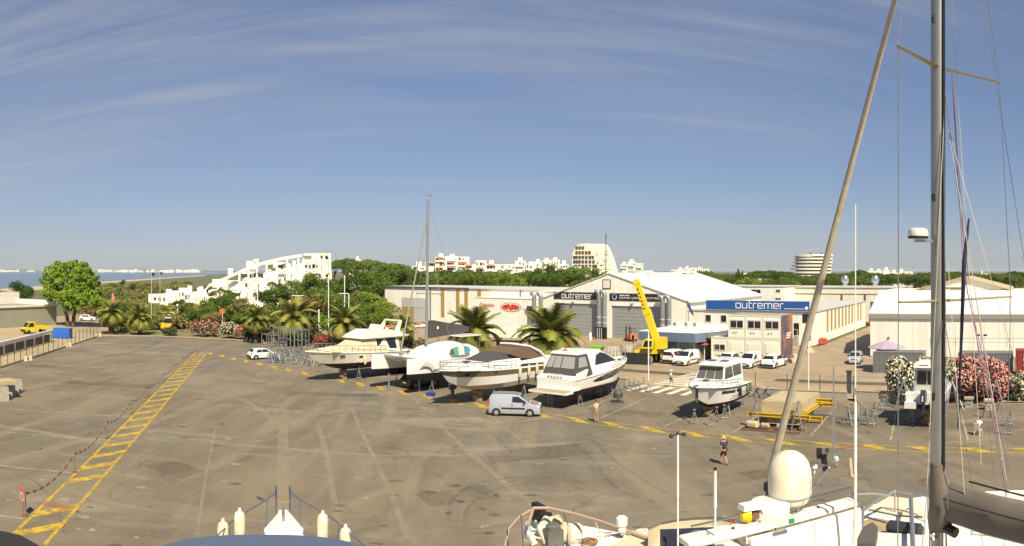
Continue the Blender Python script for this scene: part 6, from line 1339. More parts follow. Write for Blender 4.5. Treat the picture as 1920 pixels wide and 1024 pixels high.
for k in range(6):
    m = MB(); c_ = base_.lerp(tip_, .53 + .065 * k) - sd_ * .30 + nn * .12
    for o_, hgt, wdt in ((-.1, .26, .07), (.1, .26, .07), (0, .07, .24)): cc = c_ + dr_ * o_ * (1 if k % 2 else .6); m.ext([cc + dr_ * a * wdt / 2 + nn * b * hgt / 2 for a, b in ((-1, -1), (1, -1), (1, 1), (-1, 1))], tuple(-sd_ * (.01 + .002 * (wdt > .1))))
    m.build('boom_letter', black, cr)
m = MB(); p_ = base_.lerp(tip_, .98) + Vector((-.5, 0, -.1)); m.tube([p_, p_ - Vector((0, 0, 6.9))], .02, 4); m.build('hoist_rope', galv, cr); m = MB(); m.box(p_ - Vector((0, 0, 7.2)), (.3, .2, .6)); m.tube([p_ - Vector((0, 0, 7.5)), p_ - Vector((-.1, 0, 7.8)), p_ - Vector((.1, 0, 7.95))], .06, 6); m.build('hook_block', black, cr)
# ---- compact excavator near the far road
ex = thing('mini_excavator', 'small yellow excavator standing by the far verge', 'excavator', gp(313, 622), .3)
m = MB(); m.b2(-1.1, 1.0, -.75, .75, .7, 1.7); m.build('body', mat('excavator_yellow', (.72, .42, .02), .5), ex); m = MB(); m.b2(-.3, .9, -.65, .3, 1.7, 2.7); m.build('cab', glass, ex); m = MB(); m.b2(-.35, .95, -.7, .35, 2.7, 2.8); m.build('cab_roof', wpaint, ex)
for sg in (1, -1): m = MB(); m.slab([(-1.2, .3, .18), (-1.0, .05, .18), (1.0, .05, .18), (1.2, .3, .18), (1.0, .6, .18), (-1.0, .6, .18)]); o = m.build('track', rubber, ex); o.location = (0, sg * .6, 0)
m = MB(); m.tube([(1.0, .3, 1.3), (2.0, .3, 3.0), (2.8, .3, 1.6)], .14, 6); m.build('digger_arm', rust, ex); m = MB(); m.slab([(2.6, 1.6, .3), (3.1, 1.5, .3), (3.0, .9, .3), (2.6, 1.0, .3)]); o = m.build('bucket', rust, ex); o.location = (0, .3, 0)
# ---- forklift by the hangar door
fl_ = thing('forklift', 'orange forklift standing before the right hangar door', 'forklift', gp(1183, 640), TH + 2.6)
m = MB(); m.slab([(-.9, .35, .6), (1.0, .35, .6), (1.0, .9, .6), (.2, 1.1, .6), (-.9, 1.3, .58)]); m.build('body', mat('forklift_orange', (.62, .17, .05), .5), fl_); m = MB()
for x, y in ((-.6, -.5), (-.6, .5), (.7, -.5), (.7, .5)): m.tube([(x, y, 1.1), (x * .9, y, 2.2)], .04, 5)
m.b2(-.65, .7, -.55, .55, 2.2, 2.27); m.build('overhead_guard', black, fl_); m = MB()
for y in (-.35, .35): m.b2(1.05, 1.2, y - .06, y + .06, .1, 2.6); m.b2(1.2, 2.3, y - .08, y + .08, .12, .18)
m.build('mast_and_forks', black, fl_)
for x in (-.6, .7):
    for sg in (1, -1): m = MB(); m.lathe([(.1, -.1), (.32, -.1), (.32, .1), (.1, .1)], 12, (x, sg * .6, .32), 'Y'); m.build('wheel', rubber, fl_)
# ------------------------------------------------------------------ things standing about the yard
r6 = random.Random(12)
for i in range(46):        # cluster of idle stands beside the white hatchback
    f = r6.random(); px = 492 + 100 * f; py = 658 + 28 * r6.random() + (f - .5) * 10
    if px < 505 and py > 672: px += 14
    stand(gp(px, py), r6.uniform(1.0, 2.0), 'grey boat stand in the crowded cluster beside the white hatchback', 'cluster of idle boat stands', tilt=(r6.uniform(-.12, .12), r6.uniform(-.12, .12)), sx=r6.uniform(.9, 1.5))
for i in range(9): stand(gp(565 + 4.6 * i + r6.uniform(-3, 3), 682 + r6.uniform(-3, 5)), r6.uniform(.7, 1.1), ORD[i] + ' low grey boat stand from the left at the right end of the crowded cluster', 'low stands of the cluster', tilt=(r6.uniform(-.5, .5), r6.uniform(-.5, .5)), sx=1.1)
def cradle(label, loc, rz, w_, h, d):
    t = thing('storage_cradle', label, 'cradle', loc, rz, 'tall stand frames')
    for x in (-w_ / 2, 0, w_ / 2):
        for y in (0, d): m = MB(); m.tube([(x, y, 0), (x, y, h)], .05, 5); m.build('upright', galv, t)
    for z in (.3, h * .55, h - .05):
        for y in (0, d): m = MB(); m.tube([(-w_ / 2, y, z), (w_ / 2, y, z)], .045, 5); m.build('crossbar', galv, t)
    for x in (-w_ / 2, w_ / 2): m = MB(); m.tube([(x, 0, h - .05), (x, d, h - .05)], .045, 5); m.build('side_bar', galv, t)
for i, (px, py, w_, h) in enumerate(((500, 660, 3.0, 2.6), (522, 660, 2.6, 3.6), (545, 662, 2.4, 3.4), (559, 664, 2.2, 3.6))): cradle('grey tubular storage frame behind the stand cluster, %s of four' % ['leftmost', 'second from left', 'third from left', 'rightmost'][i], gp(px, py), TH + r6.uniform(-.3, .3), w_, h, 1.2)
for i in range(11): stand(gp(1126 + i * 9, 731 + r6.uniform(-3, 5)), r6.uniform(.9, 1.3), ORD[i] + ' grey stand from the left along the yard wall right of the sports cruiser', 'stands along the yard wall', sx=.8)
for i in range(7): stand(gp(1404 + i * 9, 745 + r6.uniform(-2, 3)), r6.uniform(.8, 1.1), ORD[i] + ' grey stand from the left by the low wall behind the ballast block', 'stands behind the ballast block', sx=.8)
for i, (px, py) in enumerate(((1590, 797), (1600, 790), (1622, 790), (1636, 800), (1640, 782), (1655, 770), (1660, 768), (1610, 778))): stand(gp(px, py), r6.uniform(1.0, 1.6), 'grey stand left of the outboard cabin boat, %s' % ['leftmost', 'second from left', 'third from left', 'nearest right', 'middle right', 'behind right', 'rightmost', 'hindmost left'][i], 'loose stands on the right', sx=1.2)
for i, (px, py) in enumerate(((1890, 815), (1873, 785), (1850, 783), (1895, 800))): stand(gp(px, py), 1.3, 'grey stand right of the tall mast, %s' % ['lowest in the picture', 'in the middle of the group', 'leftmost of the group', 'rightmost of the group'][i], 'stands right of the mast', sx=1.1)
def aframe(label, px, py, rz, lean):
    t = thing('timber_trestle', label, 'trestle', gp(px, py), rz, 'tall leaning trestles')
    for a in (-1, 1): m = MB(); m.tube([(a * .8, 0, 0), (0, 0, 2.5)], .07, 5); m.build('leg', galv, t)
    m = MB(); m.tube([(-.8, .0, 0), (-.4, -.8, 0)], .05, 5); m.tube([(0, 0, 2.4), (0, -1.3, .0)], .06, 5); m.build('strut', galv, t)
for i, (px, py) in enumerate(((1694, 765), (1785, 766), (1868, 764))): aframe('tall grey trestle before the oleander hedge, %s of three' % ['leftmost', 'middle', 'rightmost'][i], px, py, r6.uniform(-.3, .3), 0)
# ballast block with yellow beams
bl = thing('ballast_block', 'big pale concrete ballast block clamped by yellow steel beams', 'ballast block', gp(1462, 806) + V * .3, TH)
bl.scale = (.86, .86, .70)
pal = mat('pale_concrete', (.50, .40, .24), .85, var=.25, scale=1.5, bump=.2)
m = MB(); m.slab([(-1.9, .5, 0), (1.9, .5, 0)][:0] or [(0, 0, 0)] * 0) if False else None
m = MB(); P = [(-1.75, 1.6), (1.55, 1.6), (1.75, 1.95), (1.75, 2.75), (-1.75, 2.75), (-1.95, 1.95)]
m.b2(-1.9, 1.9, 0.3, 6.2, 1.55, 2.85); m.build('slab', pal, bl); m = MB(); m.b2(-1.5, 1.5, .8, 5.6, .3, 1.545); m.build('core', pal, bl); m = MB(); m.b2(-1.85, 1.85, .5, 6.0, 2.853, 2.9); m.build('cap', pal, bl)
ybm = mat('beam_yellow', (.62, .40, .02), .5, var=.2, scale=2)
def ibeam(p, q, h=.34, w_=.26):
    p, q = Vector(p), Vector(q); d = (q - p).normalized(); s = Vector((-d.y, d.x, 0)); m_ = MB(); z = Vector((0, 0, 1))
    for o, a, b in ((h / 2, w_, .05), (-h / 2, w_, .05), (0, .05, h - .05)):
        c0, c1 = p + z * o, q + z * o; m_.rings([[c + s * sx * a / 2 + z * sz * b / 2 for sx, sz in ((-1, -1), (1, -1), (1, 1), (-1, 1))] for c in (c0, c1)])
    for c in (p, q): m_.rings([[c + d * k + s * sx * w_ * .7 + z * sz * h * .85 for sx, sz in ((-1, -1), (1, -1), (1, 1), (-1, 1))] for k in (-.02, .02)])
    return m_.build('steel_beam', ybm, bl)
ibeam((-3.1, .10, 1.4), (2.6, .10, 1.4)); ibeam((-2.4, 6.42, 1.4), (3.4, 6.42, 1.4)); ibeam((1.4, 3.2, .55), (2.9, 3.2, .55)); ibeam((2.1, .4, 1.75), (2.1, 6.2, 1.75), .28); ibeam((1.95, 5.0, 2.2), (3.5, 5.0, 2.2))
m = MB(); m.b2(-3.2, 2.2, -1.6, -1.4, .02, .2); m.b2(-3.2, 2.2, -.2, 0, .02, .2); m.build('skid', rust, bl)
for i, (x, s) in enumerate(((-2.4, .8), (-1.2, .6), (.2, .65))):
    m = MB(); m.box((x, -.8, .21 + s * .42), (s * 1.35, s * 1.0, s * .84), rz=.2 * i); m.v = [(a + .13 * math.sin(7 * c + i), b + .12 * math.sin(5 * a + 2), c + .07 * math.sin(9 * a + 4 * b)) for a, b, c in m.v]; o = m.build('sandbag', pal, bl); bv = o.modifiers.new('Bevel', 'BEVEL'); bv.width = .18; bv.segments = 3
for x in (-2.3, 1.6):
    m = MB()
    for dx in (-.5, .5): m.tube([(x + dx, -.5, .2), (x, -.35, 2.6)], .07, 5)
    m.tube([(x, -.35, 2.5), (x + .1, -.35, 3.1)], .04, 5); m.box((x + .1, -.35, 3.12), (.35, .3, .1)); m.build('jack_post', galv, bl)
# low walls, railing posts and bollards at the yard edge
for a0, a1, b, h, lab in ((-23.5, -14.6, 65.8, .75, 'low concrete yard wall behind the ballast block'), (-13.8, -6.0, 65.6, .95, 'low concrete yard wall left of the white oleander'), (-44.5, -37.2, 65.0, .9, 'low concrete yard wall right of the sports cruiser')):
    m = MB(); m.b2(0, a1 - a0, 0, .3, 0, h); t = thing('yard_wall', lab, 'wall', ab(a0, b), TH); m.build('wall_block', concrete, t); m = MB(); m.b2(-.04, a1 - a0 + .04, -.04, .34, h, h + .08); m.build('coping', mat('coping_tan', (.44, .35, .23), .9, var=.2), t)
fn = thing('mesh_fence', 'thin green post-and-wire fence between the yard and the road', 'fence', ab(-46, 66.0), TH)
for i in range(14):
    x = i * 3.2
    if 9 < x < 22: continue
    m = MB(); m.tube([(x, 0, 0), (x, 0, 2.3)], .04, 5); m.build('post', mat('fence_green', (.04, .08, .05), .6), fn)
for x0, x1 in ((0, 9.6), (22.4, 41.6)):
    for z in (.5, 1.4, 2.2): m = MB(); m.tube([(x0, 0, z), (x1, 0, z)], .008, 4); m.build('wire', galv, fn)
m = MB(); m.b2(-.22, .22, -.12, .12, 0, 2.1); m.b2(-.3, .3, -.15, .15, 2.1, 2.25); tag(m.build('meter_post', mat('dark_grey_box', (.06, .06, .06), .6), None, loc=gp(1592, 738), rz=TH), 'dark grey upright service post by the road mouth', 'post')
for i, (px, py, h, lab) in enumerate(((1216, 731, 6.0, 'tall white pole in front of the yellow crane'), (1516, 738, 5.4, 'white pole right of the ballast block'), (1346, 690, 1.4, 'short white marker post before the cabin office'))):
    m = MB(); m.tube([(0, 0, 0), (0, 0, h)], .06 if h > 2 else .04, 7); tag(m.build('white_pole', wpaint, None, True, loc=gp(px, py)), lab, 'pole')
# containers and parasol at the storage hall
def container(label, a, b, L, paint, h=2.5, name='shipping_container', rz=0):
    t = thing(name, label, 'container', ab(a, b), TH + rz, 'containers by the storage hall'); m = MB(); m.b2(.06, L - .06, .06, 2.38, .1, h - .06); m.build('box', paint, t); m = MB()
    for x in (0, L - .12):
        for y in (0, 2.32): m.b2(x, x + .12, y, y + .12, 0, h)
    for z in (0, h - .12): m.b2(.12, L - .12, .0, .1, z, z + .12); m.b2(.12, L - .12, 2.34, 2.44, z, z + .12)
    m.build('frame', paint, t); n = int(L / .32)
    for k in range(n): m = MB(); x = .2 + k * (L - .4) / n; m.b2(x, x + .16, .012, .058, .13, h - .13); m.build('corrugation', paint, t)
    return t
gcon = mat('container_grey', (.19, .20, .20), .6, var=.15); rcon = mat('container_red', (.32, .05, .03), .6, var=.2); bcon = mat('container_blue', (.03, .08, .26), .6, var=.15)
container('grey corrugated container beside the purple parasol', -15.6, 84.6, 6.0, gcon); container('grey corrugated container behind the pink oleander', -5.6, 84.6, 6.4, gcon)
rc = container('red container with white letters at the right edge', 1.1, 83.4, 6.0, rcon, 2.9); tx = text('lettering', 'TEX', letw, rc, (1.1, -.02, 1.9), (R(90), R(90), 0), .8, 1, .01)
container('blue container at the far end of the side street', -25.5, 178, 2.4, bcon, 3.4); 
m = MB(); t = thing('skip_container', 'orange-red open skip beside the slatted office wall', 'skip', ab(-30.2, 158.6), TH); m.b2(0, 2.6, 0, 5, .2, 2.6); m.build('tub', mat('skip_red', (.5, .12, .06), .6, var=.2), t); m = MB(); m.b2(.1, 2.5, .1, 4.9, 2.6, 3.2); m.build('load', darkrec, t)
bc = thing('blue_container', 'bright blue container on the sand lot by the fence', 'container', gp(98, 634), R(18)); bc.scale = (.86, .86, .86); m = MB(); m.b2(0, 3.7, 0, 2.3, 0, 2.0); m.build('box', mat('container_bright_blue', (.02, .13, .52), .5, var=.1), bc)
for k in range(12): m = MB(); m.b2(.1 + k * .3, .24 + k * .3, -.05, -.003, .1, 1.9); m.build('corrugation', MATS['container_bright_blue'], bc)
ps = thing('parasol', 'faded purple parasol beside the grey container', 'parasol', ab(-14.6, 88.4), 0); m = MB(); m.tube([(0, 0, 0), (0, 0, 3.3)], .05, 6); m.build('pole', alu, ps)
for k in range(8):
    a0, a1 = 2 * PI * k / 8, 2 * PI * (k + 1) / 8; m = MB(); m.add([(0, 0, 3.5), (2.4 * math.cos(a0), 2.4 * math.sin(a0), 2.65), (2.4 * math.cos(a1), 2.4 * math.sin(a1), 2.65), (0, 0, 3.42), (2.4 * math.cos(a0), 2.4 * math.sin(a0), 2.58), (2.4 * math.cos(a1), 2.4 * math.sin(a1), 2.58)], [(0, 1, 2), (3, 5, 4), (1, 4, 5, 2)]); m.build('canopy_panel', mat('purple_canvas', (.40, .30, .42), .8), ps)
lp = thing('yard_lamp', 'white lamp mast with twin floodlights before the storage hall', 'lamp post', ab(-2.8, 84), TH); m = MB(); m.tube([(0, 0, 0), (0, 0, 4.6)], .06, 7); m.build('mast', wpaint, lp)
for sg in (1, -1): m = MB(); m.box((sg * .4, 0, 4.6), (.45, .3, .18)); m.build('flood_lamp', black, lp)
m = MB()
for x in range(9): m.tube([(x * 3.2, 0, 2.5), (x * 3.2, 0, 3.6)], .03, 4)
for z in (3.1, 3.55): m.tube([(0, 0, z), (25.6, 0, z)], .025, 4)
tag(m.build('roof_railing', galv, None, loc=ab(-9.5, 91.2), rz=TH), 'thin grey guard rail above the containers along the storage hall', 'railing')
# clutter before the hangar: cage, gas cabinet, hopper, boat hull mould, small railings
cg = thing('gas_cage', 'black gas bottle cage by the left hangar door', 'cage', gp(1112, 636), TH); m = MB()
m.b2(0, 2.2, 0, .06, 2.0, 2.1); m.b2(0, 2.2, 1.0, 1.1, 0, 2.1); m.build('roof_and_back', black, cg)
for k in range(6): m = MB(); m.b2(k * .42, k * .42 + .06, -.02, .04, 0, 2.0); m.build('bar', wpaint if 1 < k < 5 else black, cg)
m = MB(); m.lathe([(.22, 0), (.22, 1.2), (.1, 1.4)], 10); tag(m.build('gas_bottle', wpaint, None, True, loc=gp(1107, 638)), 'white gas bottle left of the black cage', 'gas bottle')
hp = thing('green_hopper', 'bright green tipping hopper behind the sports cruiser', 'hopper', gp(1118, 664), TH); m = MB(); m.slab([(-.9, .3, .5), (.5, .3, .5), (1.4, 1.2, .6), (-.9, 1.2, .6)]); m.build('tub', mat('lime_green', (.22, .55, .03), .5), hp); m = MB(); m.b2(-.8, .5, -.4, .4, 0, .298); m.build('base', black, hp)
hu = thing('boat_mould', 'long cream boat hull shell standing before the showroom annex', 'hull', gp(925, 640), TH + R(24)); m = MB(); rg = []
for i in range(13):
    f = i / 12; w_ = 1.5 * math.sin(PI * (.10 + .8 * f)) ** .6; rg.append([(12.5 * f - .5, w_ * math.cos(PI * k / 8), .8 + 1.9 * (.85 + .3 * f) * math.sin(PI * k / 8)) for k in range(9)])
m.rings(rg, False, False); m.add(rg[0], [range(9)]); m.add(rg[-1], [range(9)]); m.build('shell', mat('mould_cream', (.74, .66, .46), .5, var=.1), hu, True)
for x in (1, 6, 11): m = MB(); m.b2(x, x + .3, -1.0, 1.0, 0, .9); m.build('trestle', wood, hu)
def jetski(label, loc, rz, c):
    t = thing('jet_ski', label, 'jet ski', loc, rz, 'jet skis by the warehouse'); m = MB(); m.slab([(0, .5, .5), (2.6, .5, .4), (3.1, 1.0, .15), (2.2, 1.05, .45), (0, .85, .55)]); m.build('hull', white, t); m = MB(); m.slab([(.1, .87, .3), (1.8, 1.06, .35), (1.7, 1.5, .3), (1.3, 1.25, .25), (.2, 1.2, .25)]); m.build('seat', c, t); m = MB(); m.tube([(1.75, -.4, 1.6), (1.75, .4, 1.6)], .04, 5); m.build('handlebar', black, t); m = MB(); m.b2(.3, 2.2, -.3, .3, 0, .48); m.build('trolley', galv, t)
for i, (px, py, c, lab) in enumerate(((722, 622, redp, 'red and white jet ski nearest the cream yacht'), (728, 626, black, 'dark seated jet ski beside the red one'), (778, 617, redp, 'red seated jet ski by the warehouse door'), (790, 617, black, 'dark jet ski at the warehouse door'), (802, 618, bcon, 'blue jet ski right of the warehouse door'), (925, 627, bcon, 'blue jet ski before the showroom annex'), (940, 627, bcon, 'second blue jet ski before the showroom annex'), (962, 625, black, 'black jet ski before the oval emblem'), (984, 625, redp, 'red-black jet ski at the right end of the annex'))): jetski(lab, gp(px, py), TH + .8, c)
# barriers on the road corner
for i in range(9):
    p = gp(1134 + i * 7, 672 - i * .6); t = thing('crowd_barrier', ORD[i] + ' pale metal barrier from the left in the row beside the yellow crane', 'barrier', p, TH + .2, 'metal barriers by the crane'); m = MB(); m.tube([(0, 0, .1), (0, 0, 1.6), (1.0, 0, 1.6), (1.0, 0, .1)], .03, 5); m.build('frame', wpaint, t)
    m = MB()
    for k in range(1, 6): m.tube([(k * .17, 0, .2), (k * .17, 0, 1.58)], .014, 4)
    m.build('bars', wpaint, t); m = MB(); m.b2(.05, .95, -.25, .25, 0, .08); m.build('foot', galv, t)
# sunken fence and white rail on the left
p0, p1 = gp(-12, 694), gp(182, 632); dv = p1 - p0; ln = dv.length
fe = thing('yard_fence', 'dark green post fence on a kerb along the sand lot', 'fence', p0, math.atan2(dv.y, dv.x)); m = MB(); m.b2(0, ln, -.12, .12, 0, .18); m.build('plinth', concrete, fe)
fg = mat('fence_dark_green', (.035, .06, .035), .6)
for k in range(22): m = MB(); m.tube([(k * ln / 21, 0, .15), (k * ln / 21, 0, 2.15)], .045, 5); m.build('post', fg, fe)
for z in (.25, .7, 1.15, 1.6, 2.05): m = MB(); m.tube([(0, 0, z), (ln, 0, z)], .009, 4); m.build('wire', fg, fe)
ra = thing('white_ramp_rail', 'sloping white rail on a dark ramp behind the yard fence', 'rail', gp(-15, 672), heading(gp(-15, 672), gp(92, 642))); m = MB(); m.b2(0, 26, -.2, .2, 1.75, 2.0); m.build('rail', wpaint, ra); m = MB(); m.b2(0, 26, .5, 2.5, 0, 1.2); m.build('ramp', mat('dark_ramp', (.12, .10, .08), .9), ra)
for k in range(7): m = MB(); m.b2(k * 4.2, k * 4.2 + .15, -.1, .1, 0, 1.75); m.build('post', wpaint, ra)
for i, (px, py) in enumerate(((49, 677), (58, 676), (125, 651), (132, 650), (181, 632), (188, 631), (462, 641), (470, 642))):
    m = MB(); m.lathe([(.34, 0), (.34, .08), (.24, .14), (.2, .55), (.12, .62)], 10); m.box((0, 0, .3), (.42, .42, .5)); tag(m.build('concrete_bollard', mat('pale_stone', (.55, .47, .33), .9, var=.2), None, loc=gp(px, py), rz=.4), 'short pale concrete bollard at the %s' % ['fence foot nearest the left edge, left of a pair', 'fence foot nearest the left edge, right of a pair', 'middle of the fence, left of a pair', 'middle of the fence, right of a pair', 'far corner of the fence, left of a pair', 'far corner of the fence, right of a pair', 'kerb above the white hatchback, left of a pair', 'kerb above the white hatchback, right of a pair'][i], 'bollard', 'concrete bollards')
for i in range(5):
    t = thing('concrete_barrier', ORD[i] + ' pale concrete barrier block from the left at the picture edge', 'barrier', gp(-4 + i * 6.5, 752 - i * 4), R(60), 'concrete barrier blocks'); m = MB(); m.slab([(-1.0, 0, .38), (1.0, 0, .38), (1.0, .3, .3), (1.0, 1.25, .14), (-1.0, 1.25, .14), (-1.0, .3, .3)]); m.build('block', concrete, t); m = MB(); m.b2(-.9, .9, -.13, .13, 1.252, 1.32); m.build('top_course', concrete, t)
    if i == 1: m = MB(); m.b2(-1.4, 1.2, -.7, .9, 1.35, 1.75); m.build('capping_slab', pal, t)
# red-white tape on thin pegs along the left hatching
pegs = [gp(*q) for q in ((48, 968), (140, 886), (200, 822), (246, 776), (278, 745), (304, 720), (325, 701), (342, 686), (356, 675), (368, 665))]
tp = thing('barrier_tape', 'sagging red and white barrier tape along the left hatching', 'tape')
tapew, taper = mat('tape_white', (.75, .70, .62), .6), mat('tape_red', (.60, .10, .06), .6)
for i in range(len(pegs) - 1):
    a, b = pegs[i] + Vector((0, 0, 1.05)), pegs[i + 1] + Vector((0, 0, 1.05)); n = 16; m = MB(); m2 = MB()
    for k in range(n):
        f0, f1 = k / n, (k + 1) / n; q0, q1 = a.lerp(b, f0) - Vector((0, 0, 1.9 * f0 * (1 - f0))), a.lerp(b, f1) - Vector((0, 0, 1.9 * f1 * (1 - f1)))
        (m if k % 2 else m2).ext([q0, q1, q1 + Vector((0, 0, .12)), q0 + Vector((0, 0, .12))], (.006, .004, 0))
    o = m.build('white_length', tapew, tp); m2.build('red_length', taper, tp)
for i, p in enumerate(pegs): m = MB(); m.tube([(0, 0, 0), (0, 0, 1.15)], .018, 5); m.box((0, 0, .015), (.3, .3, .03)); tag(m.build('barrier_peg', rust, None, loc=p), ORD[i] + ' thin metal peg from the near end of the red and white tape', 'peg', 'tape pegs')
sg_ = thing('warning_sign', 'small red and white notice on the nearest tape peg', 'sign', pegs[0] + Vector((-.12, -.12, 0)), R(-35)); m = MB(); m.b2(-.28, .28, -.015, .015, .75, 1.4); m.build('board', taper, sg_); m = MB(); m.b2(-.23, .23, -.02, -.016, .8, 1.15); m.build('notice', tapew, sg_); m = MB(); m.b2(-.14, -.02, -.024, -.0205, .84, 1.1); m.b2(.04, .16, -.024, -.0205, .84, 1.1); m.build('figures', black, sg_); m = MB(); m.tube([(0, .04, 0), (0, .04, 1.4)], .02, 5); m.build('post', rust, sg_)
# flagpoles, lamps, road signs
flagm = mat('dark_flag', (.03, .025, .03), .8)
for i, (px, pb, pt) in enumerate(((284, 618, 510), (300, 596, 509))):
    p = gp(px, pb); D = p.length; t = thing('flagpole', ['tall flagpole with black pennant, left of two', 'tall flagpole with black pennant, right of two'][i], 'flagpole', p, 0, 'pair of flagpoles'); h = zat(pt, D); m = MB(); m.tube([(0, 0, 0), (0, 0, h)], [.11, .06], 7); m.build('pole', mat('pale_pole', (.50, .45, .36), .6), t); m = MB(); m.ext([(.05, 0, h), (.05, 0, h - 1.0), (1.0, .1, h - .45)], (0, .03, 0)); m.build('pennant', flagm, t)
ft = thing('feather_flag', 'pink feather flag above the stout palm', 'flag', gd(209, 150), 0); m = MB(); m.tube([(0, 0, 0), (0, 0, 5.2), (.1, 0, 7.4)], .05, 5); m.build('pole', galv, ft); m = MB(); m.ext([(.06, 0, 4.8), (.6, 0, 5.0), (.75, 0, 6.6), (.45, 0, 7.4), (.1, 0, 7.4)], (0, .04, 0)); m.build('banner', mat('pink_cloth', (.62, .16, .28), .8), ft)
for i, (px, D, pt, kd, lab) in enumerate(((333, 165, 573, 'globe', 'short lamp post by the white delivery van'), (483, 150, 512, 'mast', 'pale mast with dark square sign left of the lone tree'), (558, 150, 555, 'T', 'white T-topped lamp post behind the tall palm'), (598, 150, 580, 'plain', 'white post right of the tall palm'), (616, 145, 514, 'mast', 'slim tall lamp mast left of a pair before the dark trees'), (646, 150, 515, 'mast', 'slim tall lamp mast right of a pair before the dark trees'), (654, 148, 551, 'arm', 'white lamp post with bent arm beside the tall mast pair'), (417, 150, 582, 'disc', 'round red road sign behind the pink oleander'), (534, 150, 580, 'plain', 'short white post among the palms'))):
    h = zat(pt, D); t = thing('lamp_post' if kd != 'disc' else 'road_sign', lab, 'lamp post' if kd != 'disc' else 'road sign', gd(px, D), -(px - 960) / F, 'lamps along the far road'); m = MB(); m.tube([(0, 0, 0), (0, 0, h)], .09 if kd != 'plain' else .13, 6); m.build('post', wpaint, t); m = MB()
    if kd == 'globe': m.ball((0, 0, h), .35, 8, 5); m.build('lantern', wpaint, t)
    elif kd == 'T': m.b2(-1.2, 1.2, -.15, .15, h, h + .12); m.build('lamp_head', wpaint, t)
    elif kd == 'arm': m.tube([(0, 0, h), (-1.2, 0, h + .1)], .08, 6); m.b2(-1.9, -1.1, -.15, .15, h + .02, h + .14); m.build('lamp_head', wpaint, t)
    elif kd == 'disc': m.lathe([(.55, -.03), (.55, .03)], 14, (0, -.1, h - .2), 'Y'); m.build('sign_disc', mat('sign_red', (.5, .12, .07), .5), t)
    elif kd == 'mast': m.box((0, 0, h), (.5, .3, .15)); m.build('lamp_head', black, t)
fp = thing('flagpole', 'flagpole with drooping blue flag beside the blue-grey pavilion', 'flagpole', gp(1288, 668), TH); m = MB(); m.tube([(0, 0, 0), (0, 0, 8.2)], .05, 6); m.build('pole', galv, fp); m = MB(); m.add([(.05, 0, 7.9), (.9, .1, 6.3), (1.0, .15, 5.6), (.6, .05, 6.0), (.05, 0, 7.0)], [(0, 1, 2, 3, 4)]); m.build('flag', mat('blue_flag', (.05, .07, .20), .8), fp)
mp = thing('antenna_mast', 'thin dark antenna mast rising over the hangar ridge', 'mast', gd(1136, 230), 0); m = MB(); m.tube([(0, 0, 0), (0, 0, 23.8)], .14, 5); m.tube([(-1.6, 0, 12.5), (1.6, 0, 12.5)], .08, 4); m.build('mast', mat('dark_mast', (.05, .045, .05), .6), mp)
pr = thing('red_parasol', 'red terrace parasol between pavilion and cabin office', 'parasol', gp(1322, 674), 0); m = MB(); m.tube([(0, 0, 0), (0, 0, 2.5)], .04, 5); m.build('pole', alu, pr); m = MB(); m.lathe([(1.5, 2.1), (.05, 2.6), (.02, 2.62)], 8); m.build('canopy', mat('red_canvas', (.40, .07, .04), .8), pr)
m = MB(); m.lathe([(.45, .45), (.45, .9), (.3, 1.1), (.05, 1.12)], 10); m.box((0, 0, .05), (1.0, 1.0, .1)); m.tube([(0, 0, .1), (0, 0, .5)], .06, 6); tag(m.build('spool_stool', mat('dark_metal', (.08, .08, .08), .5, var=.3), None, True, loc=gp(1159, 755)), 'dark drum-shaped stool on the asphalt right of the sports cruiser', 'drum')
for i, px in enumerate((804, 811)): m = MB(); m.slab([(-.22, 0, .2), (.22, 0, .2), (.26, .32, .22), (-.26, .32, .22)]); m.b2(-.12, .12, -.03, .03, .33, .4); tag(m.build('blue_crate', mat('crate_blue', (.02, .04, .35), .5), None, loc=gp(px, 743), rz=.3 + i), ['small blue crate on the ground, left of two', 'small blue crate on the ground, right of two'][i], 'crate', 'blue crates')
for i, (px, py, lab) in enumerate(((1854, 768, 'pale stone bin before the oleander hedge'), (1817, 764, 'small grey frame box before the oleander hedge'))):
    m = MB(); m.slab([(-.35, 0, .35), (.35, 0, .35), (.3, .75, .3), (-.3, .75, .3)]); m.b2(-.42, .42, -.42, .42, .75, .9); m.b2(-.2, .2, -.37, -.355, .35, .5); tag(m.build('stone_bin', [MATS['pale_stone'], concrete][i], None, loc=gp(px, py), rz=TH), lab, 'bin')
for i, (px, py) in enumerate(((1508, 660), (1517, 662), (1490, 680))): m = MB(); m.lathe([(.6, 0), (.6, .5), (.35, .62), (.35, 1.1), (.1, 1.2)], 8); m.box((0, 0, .25), (1.2, 1.2, .4)); tag(m.build('stone_block', MATS['pale_stone'], None, loc=gp(px, py)), 'pale stone block at the office corner, %s' % ['leftmost of the far pair', 'rightmost of the far pair', 'nearest the road'][i], 'stone block', 'stone blocks')
m = MB(); m.slab([(-.6, .3, .4), (.6, .3, .4), (.5, .9, .35), (-.6, 1.0, .35)]); m.tube([(-.5, -.3, 0), (-.5, -.3, .3)], .2, 8); m.tube([(.5, -.3, 0), (.5, -.3, .3)], .2, 8); tag(m.build('hand_cart', redp, None, loc=gp(1544, 645), rz=TH), 'small red cart at the corner of the slatted office wall', 'cart')
